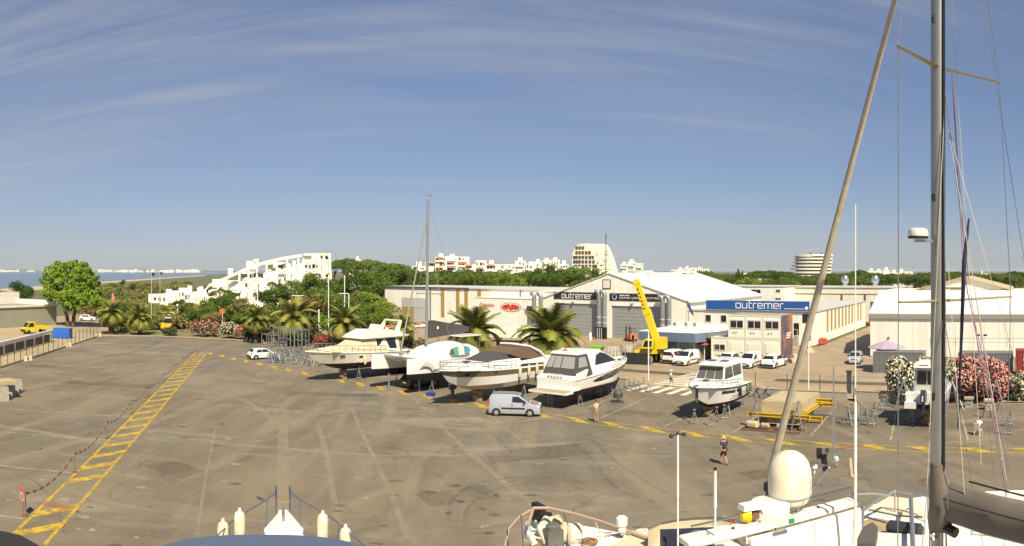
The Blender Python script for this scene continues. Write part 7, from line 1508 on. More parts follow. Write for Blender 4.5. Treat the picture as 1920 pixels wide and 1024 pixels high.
# ---- people
skin = mat('skin', (.48, .26, .16), .6); hairm = mat('dark_hair', (.05, .03, .02), .8); straw = mat('straw', (.52, .38, .17), .9); eyem = mat('eye_dark', (.02, .02, .02), .3)
def skinmesh(name, verts, edges, m_, parent, root=0, sub=1):
    me = bpy.data.meshes.new(name); me.from_pydata([v[0] for v in verts], edges, []); me.materials.append(m_); o = link(name, me, parent)
    o.modifiers.new('Skin', 'SKIN')
    for i, v in enumerate(verts): me.skin_vertices[0].data[i].radius = (v[1], v[1] * (v[2] if len(v) > 2 else 1)); me.skin_vertices[0].data[i].use_root = (i == root)
    s = o.modifiers.new('Sub', 'SUBSURF'); s.levels = sub; s.render_levels = sub
    o.modifiers['Skin'].use_smooth_shade = True; return o
def person(label, loc, rz, J, shirt, shorts, hat=None, shoe=None, sleeves=True):
    """J: joint -> position, x forward; missing left/right joints are mirrored from the other"""
    t = thing('person', label, 'person', loc, rz); K = {}
    V0 = [('pelvis', .115, 1.25), ('spine', .105, 1.3), ('chest', .12, 1.45), ('neck', .055, 1), ('chin', .062, 1), ('head', .092, 1), ('crown', .06, 1), ('nose', .014, 1)]
    vs = []; ix = {}
    def av(k, p, r, q=1): ix[k] = len(vs); vs.append((tuple(p), r, q))
    for k, r, q in V0: av(k, J[k], r, q)
    ed = [('pelvis', 'spine'), ('spine', 'chest'), ('chest', 'neck'), ('neck', 'chin'), ('chin', 'head'), ('head', 'crown'), ('head', 'nose')]
    for s in 'lr':
        for k, r in (('sho', .055), ('elb', .040), ('wri', .026), ('palm', .034)): av(k + s, J[k + s], r)
        for k, r in (('hip', .088), ('kne', .056), ('ank', .038), ('toe', .036)): av(k + s, J[k + s], r)
        ed += [('chest', 'sho' + s), ('sho' + s, 'elb' + s), ('elb' + s, 'wri' + s), ('wri' + s, 'palm' + s), ('pelvis', 'hip' + s), ('hip' + s, 'kne' + s), ('kne' + s, 'ank' + s), ('ank' + s, 'toe' + s)]
        w_, p_ = Vector(J['wri' + s]), Vector(J['palm' + s]); d = (p_ - w_).normalized(); sd2 = Vector((1, 0, 0)) if abs(d.x) < .7 else Vector((0, 0, 1)); sd2 = (sd2 - d * sd2.dot(d)).normalized(); cu = d.cross(sd2) * (1 if s == 'l' else -1)
        for i in range(5):
            th = i == 0; o_ = (-.045 if th else -.03 + .018 * (i - 1)); l = (.045, .075, .083, .078, .062)[i]
            q0 = p_ + d * (.0 if th else .035) + sd2 * -o_; q1 = q0 + d * l * .6 + sd2 * (.02 if th else 0); q2 = q1 + d * l * .3 + cu * -.02
            for j, q in enumerate((q0, q1, q2)): av('f%s%d%d' % (s, i, j), q, .009)
            ed += [('palm' + s, 'f%s%d0' % (s, i)), ('f%s%d0' % (s, i), 'f%s%d1' % (s, i)), ('f%s%d1' % (s, i), 'f%s%d2' % (s, i))]
    skinmesh('body', vs, [(ix[a], ix[b]) for a, b in ed], skin, t)
    jv = lambda k: Vector(J[k])
    S = [(jv('pelvis') + Vector((0, 0, .0)), .155, 1.2), (jv('spine'), .145, 1.25), (jv('chest'), .15, 1.45), (jv('neck').lerp(jv('chest'), .35), .085)]; e = [(0, 1), (1, 2), (2, 3)]
    for s in 'lr': n = len(S); S += [(jv('sho' + s), .082), (jv('sho' + s).lerp(jv('elb' + s), .75), .066)]; e += [(2, n), (n, n + 1)]
    skinmesh('shirt', S, e, shirt, t)
    S = [(jv('pelvis') + Vector((0, 0, .06)), .15, 1.2)]; e = []
    for s in 'lr': n = len(S); S += [(jv('hip' + s), .115), (jv('hip' + s).lerp(jv('kne' + s), .85), .098)]; e += [(0, n), (n, n + 1)]
    skinmesh('shorts', S, e, shorts, t)
    for s in 'lr': skinmesh('shoe', [(jv('ank' + s) + Vector((-.04, 0, -.03)), .048), (jv('toe' + s), .042)], [(0, 1)], shoe or black, t)
    hd = jv('head'); up = (jv('crown') - jv('head')).normalized(); fw = (jv('nose') - hd); fw = (fw - up * fw.dot(up)).normalized(); sdv = up.cross(fw); m = MB()
    for sg in (1, -1): m.ball(hd + fw * .085 + sdv * .034 * sg + up * .005, .012, 6, 4)
    m.build('eye', eyem, t); m = MB(); rg = []
    for a in range(7):
        tt_ = PI / 2 * a / 6; rg.append([hd + up * (.02 + .105 * math.sin(tt_)) - fw * .018 + (fw * math.cos(2 * PI * k / 12) * .1 + sdv * math.sin(2 * PI * k / 12) * .094) * max(.05, math.cos(tt_)) for k in range(12)])
    m.rings(rg); m.build('hair', hairm, t, True)
    if hat:
        m = MB(); rg = []
        for rr_, z in ((.17 if hat is straw else .11, .03), (.165 if hat is straw else .112, .045), (.112, .05), (.11, .11), (.08, .15), (.01, .155)): rg.append([hd + up * z - fw * (.0 if hat is straw else .012) + (fw * math.cos(2 * PI * k / 14) + sdv * math.sin(2 * PI * k / 14)) * rr_ for k in range(14)])
        m.rings(rg)
        if hat is not straw: m.add([hd + up * .04 + fw * .1 + sdv * .07, hd + up * .03 + fw * .2 + sdv * .04, hd + up * .03 + fw * .2 - sdv * .04, hd + up * .04 + fw * .1 - sdv * .07, hd + up * .05 + fw * .1], [(0, 1, 2, 3, 4)])
        m.build('hat', hat, t, True)
    return t
ST = dict(pelvis=(0, 0, .95), spine=(.0, 0, 1.14), chest=(.0, 0, 1.36), neck=(0, 0, 1.5), chin=(.03, 0, 1.56), head=(.015, 0, 1.645), crown=(.01, 0, 1.71), nose=(.115, 0, 1.635),
    shol=(0, .185, 1.41), shor=(0, -.185, 1.41), elbl=(-.03, .23, 1.13), elbr=(-.03, -.23, 1.13), wril=(.06, .24, .90), wrir=(.06, -.24, .90), palml=(.08, .24, .82), palmr=(.08, -.24, .82),
    hipl=(0, .09, .89), hipr=(0, -.09, .89), knel=(.01, .10, .49), kner=(.01, -.10, .49), ankl=(-.01, .10, .085), ankr=(-.01, -.10, .085), toel=(.15, .11, .045), toer=(.15, -.11, .045))
WK = dict(ST, knel=(.20, .10, .52), ankl=(.22, .10, .10), toel=(.38, .11, .07), kner=(-.06, -.10, .48), ankr=(-.33, -.10, .17), toer=(-.22, -.10, .05), elbl=(-.14, .23, 1.15), wril=(-.14, .25, .91), palml=(-.12, .25, .83), elbr=(.06, -.23, 1.14), wrir=(.22, -.23, .94), palmr=(.28, -.22, .88), pelvis=(0, 0, .94))
AC = dict(ST, elbl=(.02, .24, 1.14), wril=(.20, .10, 1.10), palml=(.25, .02, 1.10), elbr=(.02, -.24, 1.14), wrir=(.22, -.12, 1.16), palmr=(.27, -.04, 1.17), chin=(.07, 0, 1.55), head=(.07, 0, 1.63), crown=(.08, 0, 1.70), nose=(.165, 0, 1.60))
SIT = dict(ST, pelvis=(0, 0, .52), spine=(.06, 0, .70), chest=(.20, 0, .88), neck=(.31, 0, .99), chin=(.37, 0, 1.03), head=(.38, 0, 1.11), crown=(.39, 0, 1.18), nose=(.48, 0, 1.08), shol=(.20, .185, .92), shor=(.20, -.185, .92), elbl=(.36, .22, .70), elbr=(.36, -.22, .70), wril=(.55, .16, .60), wrir=(.55, -.16, .60), palml=(.62, .14, .57), palmr=(.62, -.14, .57),
    hipl=(.02, .09, .49), hipr=(.02, -.09, .49), knel=(.43, .14, .50), kner=(.43, -.14, .50), ankl=(.40, .14, .09), ankr=(.40, -.14, .09), toel=(.56, .14, .045), toer=(.56, -.14, .045))
person('person in beige shirt and shorts standing with bent arms near the sports cruiser', gp(1118, 792), R(105), AC, mat('beige_cloth', (.46, .38, .27), .9), mat('tan_cloth', (.38, .29, .18), .9))
person('person in navy t-shirt, dark shorts and straw hat walking away across the yard', gp(1357, 872), R(96), WK, mat('navy_cloth', (.035, .035, .06), .9), mat('dark_cloth', (.012, .012, .016), .9), straw)
person('person in white shirt, cap and blue shorts walking on the zebra crossing', gp(1258, 726), R(-20), WK, mat('white_cloth', (.72, .69, .64), .9), mat('blue_cloth', (.09, .17, .30), .9), mat('white_cap', (.75, .72, .66), .8), rust)
chp = gp(1834, 816); ch = thing('plastic_chair', 'white plastic chair under the person bent forward', 'chair', chp, R(35)); m = MB(); m.b2(-.22, .22, -.22, .22, .40, .43); m.build('seat', wpaint, ch); m = MB(); m.box((-.25, 0, .66), (.04, .44, .5), ry=-.2); m.build('backrest', wpaint, ch)
for x in (-.2, .2):
    for y in (-.2, .2): m = MB(); m.tube([(x, y, .4), (x * 1.15, y * 1.15, 0)], .022, 5); m.build('leg', wpaint, ch)
person('person in white shirt sitting bent forward on the white plastic chair', chp + Vector((0, 0, .02)), R(35), SIT, MATS['white_cloth'], mat('brown_cloth', (.13, .07, .05), .9))
# ------------------------------------------------------------------ boats right below the camera
wn = mat('near_gelcoat', (.80, .765, .67), .35, var=.1, scale=2, coat=.2)
# own yacht: canopy edge and bow pulpit
hd = R(90) + .325; bowp = gd(531, 23.6)
Y = Boat('near_yacht', 'yacht below the camera with blue canopy, bow pulpit and white fenders', at_bow(bowp, 17, hd), hd, 17, 4.4, .9, 1.7, 3.5, 4.05, 1.8, wn, navy, 'yacht', bowfull=1.25)
Y.t['label'] = 'bow of the nearest yacht with twin pulpit rails and white fenders'
q = MB(); q.slab([(15.6, 3.95, .55), (17.0, 3.95, .16), (17.5, 4.0, .14), (17.5, 4.12, .14), (17.0, 4.15, .18), (15.6, 4.15, .6)]); Y.part('anchor_platform', q, wn)
q = MB(); q.box((16.7, 0, 4.2), (.9, .09, .1)); q.tube([(16.4, 0, 4.25), (17.4, 0, 4.22)], .045, 6); Y.part('anchor', q, galv)
q = MB(); blu = mat('blue_grey_rail', (.10, .13, .19), .5, .3)
for sg in (1, -1):
    P = [(17.7, sg * .22, 4.85), (17.1, sg * .26, 4.8), (16.6, sg * .5, 4.75), (15.2, sg * 1.45, 4.6), (13.2, sg * 2.15, 4.5), (10, sg * 2.3, 4.4)]; q.tube(P, .021, 6); q.tube([(17.7, sg * .22, 4.85), (17.65, sg * .22, 4.1)], .028, 6); q.tube([(17.3, sg * .24, 4.8), (17.2, sg * .22, 4.1)], .024, 6); q.tube([(16.6, sg * .5, 4.75), (16.0, sg * .55, 4.1)], .02, 6)
    for x, y in ((14.6, 1.6), (13.2, 2.1), (11.6, 2.2)): q.tube([(x, sg * (y - .1), 3.8), (x, sg * y, 4.52)], .02, 5)
Y.part('pulpit_rail', q, blu); q = MB(); q.box((17.5, 0, 4.38), (.05, .44, .04)); Y.part('pulpit_step', q, wood)
ftop = mat('near_fender', (.74, .68, .56), .5, var=.2, scale=4, col2=(.66, .52, .30))
for x, y, zc in ((15.1, 1.32, 4.25), (14.6, 1.78, 4.1), (15.0, -1.15, 4.2), (14.2, -1.75, 4.05)):
    q = MB(); q.lathe([(.04, -.48), (.14, -.42), (.17, -.3), (.17, .3), (.14, .4), (.06, .46), (.04, .55)], 12, (x, y, zc + .15)); Y.part('fender', q, ftop, None, True)
q = MB(); q.slab([(2, 3.4, 2.0), (11.5, 3.6, 1.8), (9.5, 5.8, 1.6), (2, 5.8, 1.7)]); Y.part('deckhouse', q, wn)
cn = mat('blue_canopy', (.085, .115, .175), .7, var=.1, scale=2); D0, D1, zc = 9.7, 3.4, 8.50
m = MB(); rg = []
cdir = Vector((math.sin(-.342), math.cos(-.342), 0)); csd = Vector((cdir.y, -cdir.x, 0))
for i in range(9):
    f = i / 8; d = D0 + (D1 - D0) * f; rg.append([cdir * d + csd * (u * (1.42 + .25 * min(1, f * 3))) - cdir * (.35 * abs(u) ** 4) + Vector((0, 0, zc + .10 * (1 - u * u) + .06 * min(1, f * 4) - .1)) for u in [k / 6 - 1 for k in range(13)]])
lo = [[p - Vector((0, 0, .12)) for p in r_] for r_ in rg]
m.rings([rg[i] + lo[i][::-1] for i in range(9)]); by = thing('bimini_canopy', 'faded blue canopy edge directly below the camera', 'canopy', (0, 0, 0)); m.build('cloth', cn, by, True)
m = MB()
for d in (4.2, 9.0):
    for u in (-1.1, 1.1): p = cdir * d + csd * u; m.tube([(p.x, p.y, 5.7), (p.x, p.y, 8.3)], .03, 5)
m.build('canopy_post', steel, by)
# dark canopy corner on the far left
m = MB(); c0 = gd(-70, 9.6, 8.55); cdir = Vector((math.sin(-.76), math.cos(-.76), 0)); csd = Vector((cdir.y, -cdir.x, 0)); bk = thing('dark_canopy', 'dark canopy corner cut off at the lower left', 'canopy', (0, 0, 0)); rg = []
for i in range(7):
    f = i / 6; rg.append([cdir * (9.75 - 4 * f - .5 * abs(u) ** 5) + csd * (u * 1.05) + Vector((0, 0, 8.5 + .05 * (1 - u * u))) for u in [k / 5 - 1 for k in range(11)]])
m.rings([r_ + [p - Vector((0, 0, .15)) for p in r_[::-1]] for r_ in rg]); m.build('cloth', mat('dark_cloth_canopy', (.025, .022, .022), .7), bk, True); m = MB()
for d in (6.3, 9.0):
    for u in (-.9, .9): p = cdir * d + csd * u; m.tube([(p.x, p.y, 0), (p.x, p.y, 8.45)], .04, 5)
m.build('canopy_post', steel, bk)
# ---- the neighbouring motor yacht: foredeck, flybridge, arch, radome
b0 = gp(992, 985, 4.6); dvec = Vector((-.60, .80, 0)); hy = math.atan2(.80, -.60)
b0.z = 0
Z_ = Boat('near_yacht', 'large white motor yacht with stained foredeck gear and radar arch', b0 - dvec * 17, hy, 17, 4.9, 1.0, 1.9, 4.2, 4.75, 2.0, wn, navy, 'yacht', bowfull=2.4)
q = MB(); rl = mat('teak_rail', (.42, .29, .20), .5)
pts = [gp(990, 985, 5.45), gp(1000, 953, 5.6), gp(1030, 953, 5.6), gp(1075, 963, 5.6), gp(1120, 976, 5.6), gp(1160, 990, 5.6), gp(1230, 1015, 5.6)]
q.tube(pts, .045, 7)
pl_ = [gp(1002, 953, 5.6), gp(975, 968, 5.5), gp(955, 990, 5.4), gp(945, 1030, 5.3)]; q.tube(pl_, .03, 7); o = q.build('teak_handrail', rl); o.parent = Z_.t; o.matrix_parent_inverse = (Matrix.Translation(Z_.t.location) @ Matrix.Rotation(hy, 4, 'Z')).inverted()
INV = o.matrix_parent_inverse.copy()
def bevel(o, w_, n=3):
    b_ = o.modifiers.new('Bevel', 'BEVEL'); b_.width = w_; b_.segments = n; b_.limit_method = 'ANGLE'; o.data.polygons.foreach_set('use_smooth', [True] * len(o.data.polygons)); o.data.set_sharp_from_angle(angle=R(50)); return o
def zp(nm, mb, m_, smooth=False, par=None):
    o = mb.build(nm, m_, None, smooth); o.parent = par or Z_.t; o.matrix_parent_inverse = INV if par is None else Matrix.Identity(4); return o
for a, b in (((1053, 955), (1072, 1000)), ((1115, 973), (1125, 1000)), ((977, 965), (981, 1024)), ((951, 993), (953, 1040))):
    p = gp(*a, 5.58); q = MB(); e = gp(*b, 4.75); q.tube([p, e], .018, 6); zp('stanchion', q, steel)
stg = mat('stained_gear', (.66, .56, .38), .7, var=.5, scale=3, col2=(.50, .33, .14)); rs = random.Random(2)
for i, (px, py, l, r_, a) in enumerate(((1012, 974, .34, .13, 1.2), (1034, 978, .62, .14, .2), (1022, 985, .5, .17, .9), (1048, 992, .7, .15, 1.7), (1078, 1002, .6, .2, 1.6), (1056, 1000, .5, .14, 1.2), (1020, 1003, .6, .12, 2.0))):
    p = gp(px, py, 5.0); d = Vector((math.cos(a) * .7, .5 * math.sin(a), math.sin(a) * .6)).normalized(); q = MB(); q.tube([p - d * l / 2, p - d * l * .38, p + d * l * .38, p + d * l / 2], [r_ * .4, r_, r_, r_ * .35], 10); zp('fender', q, stg if i % 2 else ftop, True)
q = MB(); p = gp(1037, 1010, 4.95); q.box(p, (.45, .35, .5), rz=.4); q.lathe([(.2, .2), (.2, .35), (.12, .4)], 12, p); zp('windlass', q, mat('gear_grey', (.20, .19, .17), .5, .4, var=.3, scale=6))
q = MB(); p = gp(1010, 962, 5.2); q.box(p, (.18, .5, .5), rz=.5); q.tube([p, p + Vector((.35, .1, -.1))], .08, 6); zp('anchor_roller', q, black)
q = MB(); q.tube([gp(989, 985, 4.9), gp(988, 1000, 4.95), gp(997, 1010, 4.95), gp(1003, 1024, 4.95)], .09, 8); zp('bow_fairlead', q, wn, True)
q = MB(); q.tube([gp(1004, 1024, 4.85), gp(1015, 1060, 4.85)], .16, 8); zp('rope_coil', q, mat('rusty_rope', (.36, .20, .07), .9, var=.5, scale=8))
q = MB(); q.lathe([(.10, 0), (.10, .12), (.13, .14), (.145, .22), (.14, .32), (.09, .36), (.02, .365)], 14, gp(1166, 996, 5.7)); q.tube([gp(1166, 996, 5.2), gp(1166, 996, 5.7)], .1, 8); zp('search_light', q, wn, True)
deck = [gp(1062, 1021, 5.5), gp(1105, 1007, 5.5), gp(1180, 992, 5.5), gp(1260, 981, 5.5), gp(1330, 977, 5.5), gp(1385, 980, 5.5), gp(1400, 1000, 5.5), gp(1500, 1100, 5.5), gp(1300, 1400, 5.5), gp(1100, 1180, 5.5)]
q = MB(); q.ext([p - Vector((0, 0, 1.2)) for p in deck], (0, 0, 1.2)); bevel(zp('upper_deck', q, wn), .12)
q = MB(); q.ext([gp(1150, 1024, 5.51), gp(1185, 1003, 5.51), gp(1235, 990, 5.51), gp(1290, 988, 5.51), gp(1320, 1040, 5.51)], (0, 0, .03)); zp('deck_pad', q, mat('beige_pad', (.62, .50, .34), .8))
arcp = [(1215, 992), (1240, 981), (1275, 974), (1310, 971), (1345, 970), (1380, 975), (1398, 988)]
q = MB(); beig = mat('beige_screen', (.56, .48, .32), .3, var=.1); q.rings([[gp(a, b, 6.0), gp(a, b, 6.0) + Vector((0, 0, .0)) + gp(a, b, 5.5) * 0 + Vector((.0, -.03, 0)), gp(a, b, 6.0) + Vector((0, -.03, -.55)), gp(a, b, 6.0) + Vector((0, 0, -.55))] for a, b in arcp]); zp('flybridge_screen', q, beig, True)
q = MB(); s0 = gp(1285, 1003, 6.1); q.box(s0 + Vector((0, -.1, -.15)), (1.1, .75, .4), rz=-.1); q.box(s0 + Vector((.0, -.45, .05)), (1.05, .18, .45), rz=-.1, rx=.2); zp('settee', q, mat('navy_cover', (.018, .022, .045), .7))
q = MB(); c_ = gp(1310, 1022, 6.3); n_ = 24
q.tube([c_ + Vector((.30 * math.cos(2 * PI * k / n_), .18 * math.sin(2 * PI * k / n_), .24 * math.sin(2 * PI * k / n_))) for k in range(n_ + 1)], .014, 6); q.tube([c_, c_ + Vector((0, .2, -.3))], .03, 6)
for k in range(3): q.tube([c_, c_ + Vector((.3 * math.cos(2.1 * k), .18 * math.sin(2.1 * k), .24 * math.sin(2.1 * k)))], .01, 5)
zp('steering_wheel', q, steel)
# arch: sloping white beam with its shaded cheek
a0, a1 = gp(1290, 1030, 7.0), gp(1612, 948, 7.0); ax = (a1 - a0).normalized(); an = Vector((-ax.y, ax.x, 0)); q = MB()
q.ext([a0 - an * .05, a1 - an * .05, a1 + an * .30, a0 + an * .40], (0, 0, .14)); ab_ = bevel(zp('radar_arch', q, wn), .05)
q = MB(); q.ext([a0.lerp(a1, .30) - an * .06, a1 - an * .06, a1 - an * .06 - Vector((0, 0, .35)), a0.lerp(a1, .72) - an * .25 - Vector((0, 0, 1.6)), a0.lerp(a1, .36) - an * .3 - Vector((0, 0, 1.6))], tuple(-an * .1)); bevel(zp('arch_cheek', q, wn), .03)
q = MB()
for f, hh in ((.45, .22), (.98, .22)): p = a0.lerp(a1, f) + an * .2 + Vector((0, 0, .14)); q.tube([p, p + Vector((0, 0, hh))], .02, 6)
q.tube([a0.lerp(a1, .05) + an * .25 + Vector((0, 0, .3)), a0.lerp(a1, .98) + an * .2 + Vector((0, 0, .36))], .022, 6); q.tube([a1 + an * .2 + Vector((0, 0, .2)), a1 + an * .2 + ax * .9 + Vector((0, .5, -.1)), a1 + ax * 1.6 + Vector((0, 1.0, -.4))], .03, 6); zp('arch_rail', q, steel)
q = MB()
for k in range(3): p = a0.lerp(a1, .86 - .12 * k) - an * .17 - Vector((0, 0, .3 + .25 * k)); q = MB(); q.lathe([(.09, 0), (.11, .02), (.08, .04)], 10, p, 'Y'); zp('cheek_fitting', q, galv, True)
pass
for i, (px, py) in enumerate(((1432, 1000), (1520, 1010))): q = MB(); p = gp(px, py, 6.6); q.box(p, (.5, .12, .05), rz=-.5); zp('arch_step', q, teak)
rdp = gp(1481, 938, 7.35); rd = thing('satellite_dome', 'big white satellite dome on the yacht radar arch', 'satellite dome', rdp, 0)
m = MB(); m.lathe([(.10, -.05), (.36, -.03), (.40, .03), (.405, .10), (.41, .14), (.44, .18), (.445, .45), (.43, .62), (.38, .78), (.29, .90), (.16, .98), (.04, 1.005), (.005, 1.006)], 32); m.build('dome', mat('dome_white', (.80, .76, .65), .4, var=.12, scale=2.5, col2=(.72, .60, .38)), rd, True); m = MB(); m.lathe([(.442, .12), (.448, .13), (.448, .17), (.442, .18)], 32); m.build('dome_seam', lightgrey, rd, True)
for k in range(10): a_ = 2 * PI * k / 10; m = MB(); m.lathe([(.012, 0), (.012, .02)], 6, (.43 * math.cos(a_), .43 * math.sin(a_), .05)); m.build('dome_bolt', galv, rd)
m = MB()
for x, y in ((.12, -.12), (-.12, -.12), (0, .15)): m.tube([(x, y, -.02), (x, y, -.75)], .035, 7)
m.build('pedestal', steel, rd)
rap = gp(1440, 972, 7.15); rr_ = thing('radar_scanner', 'white open-array radar with yellow horn below the dome', 'radar', rap, R(12)); m = MB(); m.lathe([(.2, -.12), (.36, -.10), (.40, 0), (.40, .24), (.36, .30), (.1, .32)], 24, (.1, .1, 0)); m.build('housing', wn, rr_, True); m = MB(); m.slab([(-.62, .26, .12), (-.25, .26, .16), (-.1, -.08, .18), (.0, -.1, .18), (.0, .34, .18), (-.6, .36, .12)]); m.build('bracket', wn, rr_); m = MB(); m.lathe([(.02, -.12), (.08, -.10), (.13, 0), (.15, .06)], 14, (-.52, -.02, .15), 'X'); m.build('horn', mat('horn_yellow', (.75, .52, .0), .4), rr_, True); m = MB(); m.box((-.3, -.02, .14), (.2, .14, .14)); m.build('horn_motor', rust, rr_)
def whip(label, px, y0, y1, D, r0, r1, tip=None, name='whip_antenna', m_=wpaint):
    z0, z1 = zat(y0, D), zat(y1, D); t = thing(name, label, 'antenna', gd(px, D, z0), 0); m = MB(); h = z1 - z0; m.tube([(0, 0, 0), (0, 0, h * .45)], r0, 7); m.build('base_tube', m_, t); m = MB(); m.tube([(0, 0, h * .45), (0, 0, h)], [r1 * 1.2, r1], 6); m.build('whip', m_, t)
    if tip: m = MB(); tip(m, h); m.build('tip', black, t)
    return t
whip('tall white whip antenna crossing the horizon left of the mast', 1604, 1060, 383, 14.5, .032, .012)
whip('white whip antenna with ball base by the small sensors', 1563, 862, 688, 16.2, .022, .016)
whip('thin dark pole topped by wind cups left of the steering wheel', 1271, 1030, 815, 13.2, .016, .018, lambda m, h: (m.ball((.12, 0, h), .04, 6, 4), m.ball((-.12, 0, h - .02), .045, 6, 4), m.tube([(-.12, 0, h), (.12, 0, h)], .012, 5), m.ball((0, 0, h + .03), .03, 6, 4)), 'wind_sensor')
whip('short white antenna with black tip beside the steering wheel', 1341, 1010, 882, 13.4, .020, .026, lambda m, h: m.tube([(0, 0, h), (0, 0, h + .05)], .03, 7))
se = thing('sensor_bracket', 'steel bracket with small white and dark sensors right of the dome', 'bracket', (0, 0, 0)); m = MB(); D = 16.0
m.tube([gd(1500, 15.3, 7.4), gd(1545, D, zat(872, D))], .022, 6); m.tube([gd(1520, 15.3, 7.4), gd(1555, D, zat(876, D))], .022, 6); m.tube([gd(1540, D, zat(872, D)), gd(1570, D, zat(876, D))], .022, 6); m.build('struts', steel, se)
for px, py, r_, mm_ in ((1569, 860, .085, wn), (1527, 875, .07, wn), (1551, 845, .05, galv)): m = MB(); p = gd(px, D, zat(py, D)); m.lathe([(r_ * .3, -.16), (r_ * .3, -.05), (r_, -.03), (r_, .03), (r_ * .7, .06), (.01, .065)], 12, p); m.build('sensor', mm_, se, True)
m = MB(); p = gd(1536, D, zat(850, D)); m.box(p, (.10, .08, .22)); m.tube([p + Vector((.1, 0, -.05)), p + Vector((.16, 0, -.4))], .07, 7); m.build('camera_unit', black, se)
lt = thing('aerial_paddle', 'cream L-shaped aerial clamped to the tall white whip', 'antenna', (0, 0, 0)); m = MB(); D = 14.3; m.tube([gd(1604, D, zat(893, D)), gd(1597, D, zat(893, D)), gd(1594, D, zat(860, D))], .03, 6); m.build('paddle', stg, lt)
# cleats, coils of rope and small gear on the yacht's decks
def coil(c, r0, turns, rr_, m_, nm='rope_coil'):
    q = MB(); n_ = int(turns * 14); q.tube([c + Vector(((r0 + .01 * (i % 5)) * math.cos(i * 2 * PI / 14), (r0 + .008 * (i % 3)) * math.sin(i * 2 * PI / 14), rr_ * 1.6 * i / 14)) for i in range(n_)], rr_, 5); return zp(nm, q, m_, True)
coil(gp(1105, 1018, 5.55), .16, 3, .016, MATS['rusty_rope']); coil(gp(1205, 1000, 5.55), .13, 3, .014, mat('white_rope', (.70, .66, .56), .9)); coil(gp(1375, 992, 5.55), .12, 3, .014, mat('blue_rope', (.06, .12, .30), .9))
for px, py in ((1090, 1016), (1140, 1003), (1195, 992), (1360, 984), (1395, 996)):
    q = MB(); p = gp(px, py, 5.56); q.tube([p + Vector((-.12, 0, .05)), p + Vector((.12, 0, .05))], .016, 6); q.tube([p + Vector((-.04, 0, -.04)), p + Vector((-.04, 0, .05))], .014, 6); q.tube([p + Vector((.04, 0, -.04)), p + Vector((.04, 0, .05))], .014, 6); zp('cleat', q, steel, True)
for px, py in ((1370, 985), (1378, 985)):
    q = MB(); p = gp(px, py, 6.05); q.tube([p, p + Vector((.02, .02, .16))], .012, 6); q.ball(p + Vector((.02, .02, .17)), .022, 8, 5); zp('throttle_lever', q, redp, True)
q = MB(); p = gp(1350, 1000, 6.0); q.box(p, (.75, .22, .28), rz=-.05, rx=-.5); o = zp('instrument_console', q, wn)
for k in range(3): q = MB(); q.lathe([(.05, 0), (.05, .012), (.04, .015)], 12, p + Vector((-.22 + .22 * k, -.12, .10)), 'Y'); zp('gauge', q, black)
for px in (1300, 1340, 1380): q = MB(); q.tube([gp(px, 971, 6.0), gp(px, 971, 6.0) + Vector((0, .02, -.5))], .012, 5); zp('screen_stay', q, steel)
q = MB(); q.tube([gp(a, b, 6.02) for a, b in arcp], .016, 6); zp('screen_rail', q, steel)
for k, f in enumerate((.12, .25, .4, .6, .75)): q = MB(); p = a0.lerp(a1, f) + an * .12 + Vector((0, 0, .145)); q.lathe([(.03, 0), (.035, .01), (.02, .03)], 8, p); zp('deck_fitting', q, [galv, black, steel][k % 3], True)
q = MB(); q.tube([a0.lerp(a1, .45) - an * .08 + Vector((0, 0, .05)), a0.lerp(a1, .5) - an * .1 + Vector((0, 0, -.5)), a0.lerp(a1, .62) - an * .3 + Vector((0, 0, -1.0))], .012, 5); zp('black_cable', q, black)
q = MB(); p = a0.lerp(a1, .42) - an * .12 + Vector((0, 0, -.05)); q.tube([p, p + ax * .35], .06, 8); zp('horn_trumpet', q, steel, True)
q = MB(); p = a0.lerp(a1, .55) - an * .05 + Vector((0, 0, .1)); q.box(p, (.12, .06, .07)); zp('green_lamp', q, mat('lamp_green', (.02, .25, .08), .4))
# ---- white boat behind with pulpit rail and black fender
W = Boat('near_yacht', 'white boat deck with pulpit rail and black fender behind the tall mast', Vector((0, 0, 0)), 0, 15, 7.0, 1.0, 1.8, 3.5, 4.0, 1.5, wn, navy, 'yacht', bowfull=2.6)
wb = gp(1592, 962, 4.0); ws_ = gp(1990, 985, 3.6); wd = Vector((wb.x - ws_.x, wb.y - ws_.y, 0)).normalized(); wh_ = math.atan2(wd.y, wd.x); W.t.location = Vector((wb.x, wb.y, 0)) - wd * 15; W.t.rotation_euler = (0, 0, wh_)
W.part('cabin_trunk', house([(4.5, 3.6), (11.0, 3.85), (10.0, 4.35), (4.5, 4.5)], 3.2, .5), wn); W.part('coaming', house([(.2, 3.4), (4.4, 3.6), (4.0, 4.2), (.4, 4.1)], 3.0, .35), wn)
WINV = (Matrix.Translation(W.t.location) @ Matrix.Rotation(wh_, 4, 'Z')).inverted()
def wp(nm, mb, m_, smooth=False):
    o = mb.build(nm, m_, None, smooth); o.parent = W.t; o.matrix_parent_inverse = WINV; return o
f0, f1 = gp(1664, 988, 4.3), gp(1730, 996, 4.3); q = MB(); q.tube([f0, f0.lerp(f1, .07), f0.lerp(f1, .93), f1], [.13, .21, .21, .12], 14); wp('black_fender', q, mat('black_fender', (.03, .03, .035), .5), True)
q = MB(); q.ext([gp(1590, 985, 4.02), gp(1640, 972, 4.02), gp(1735, 990, 4.02), gp(1735, 1002, 4.02), gp(1640, 998, 4.02)], (0, 0, .025)); wp('teak_side_deck', q, teak)
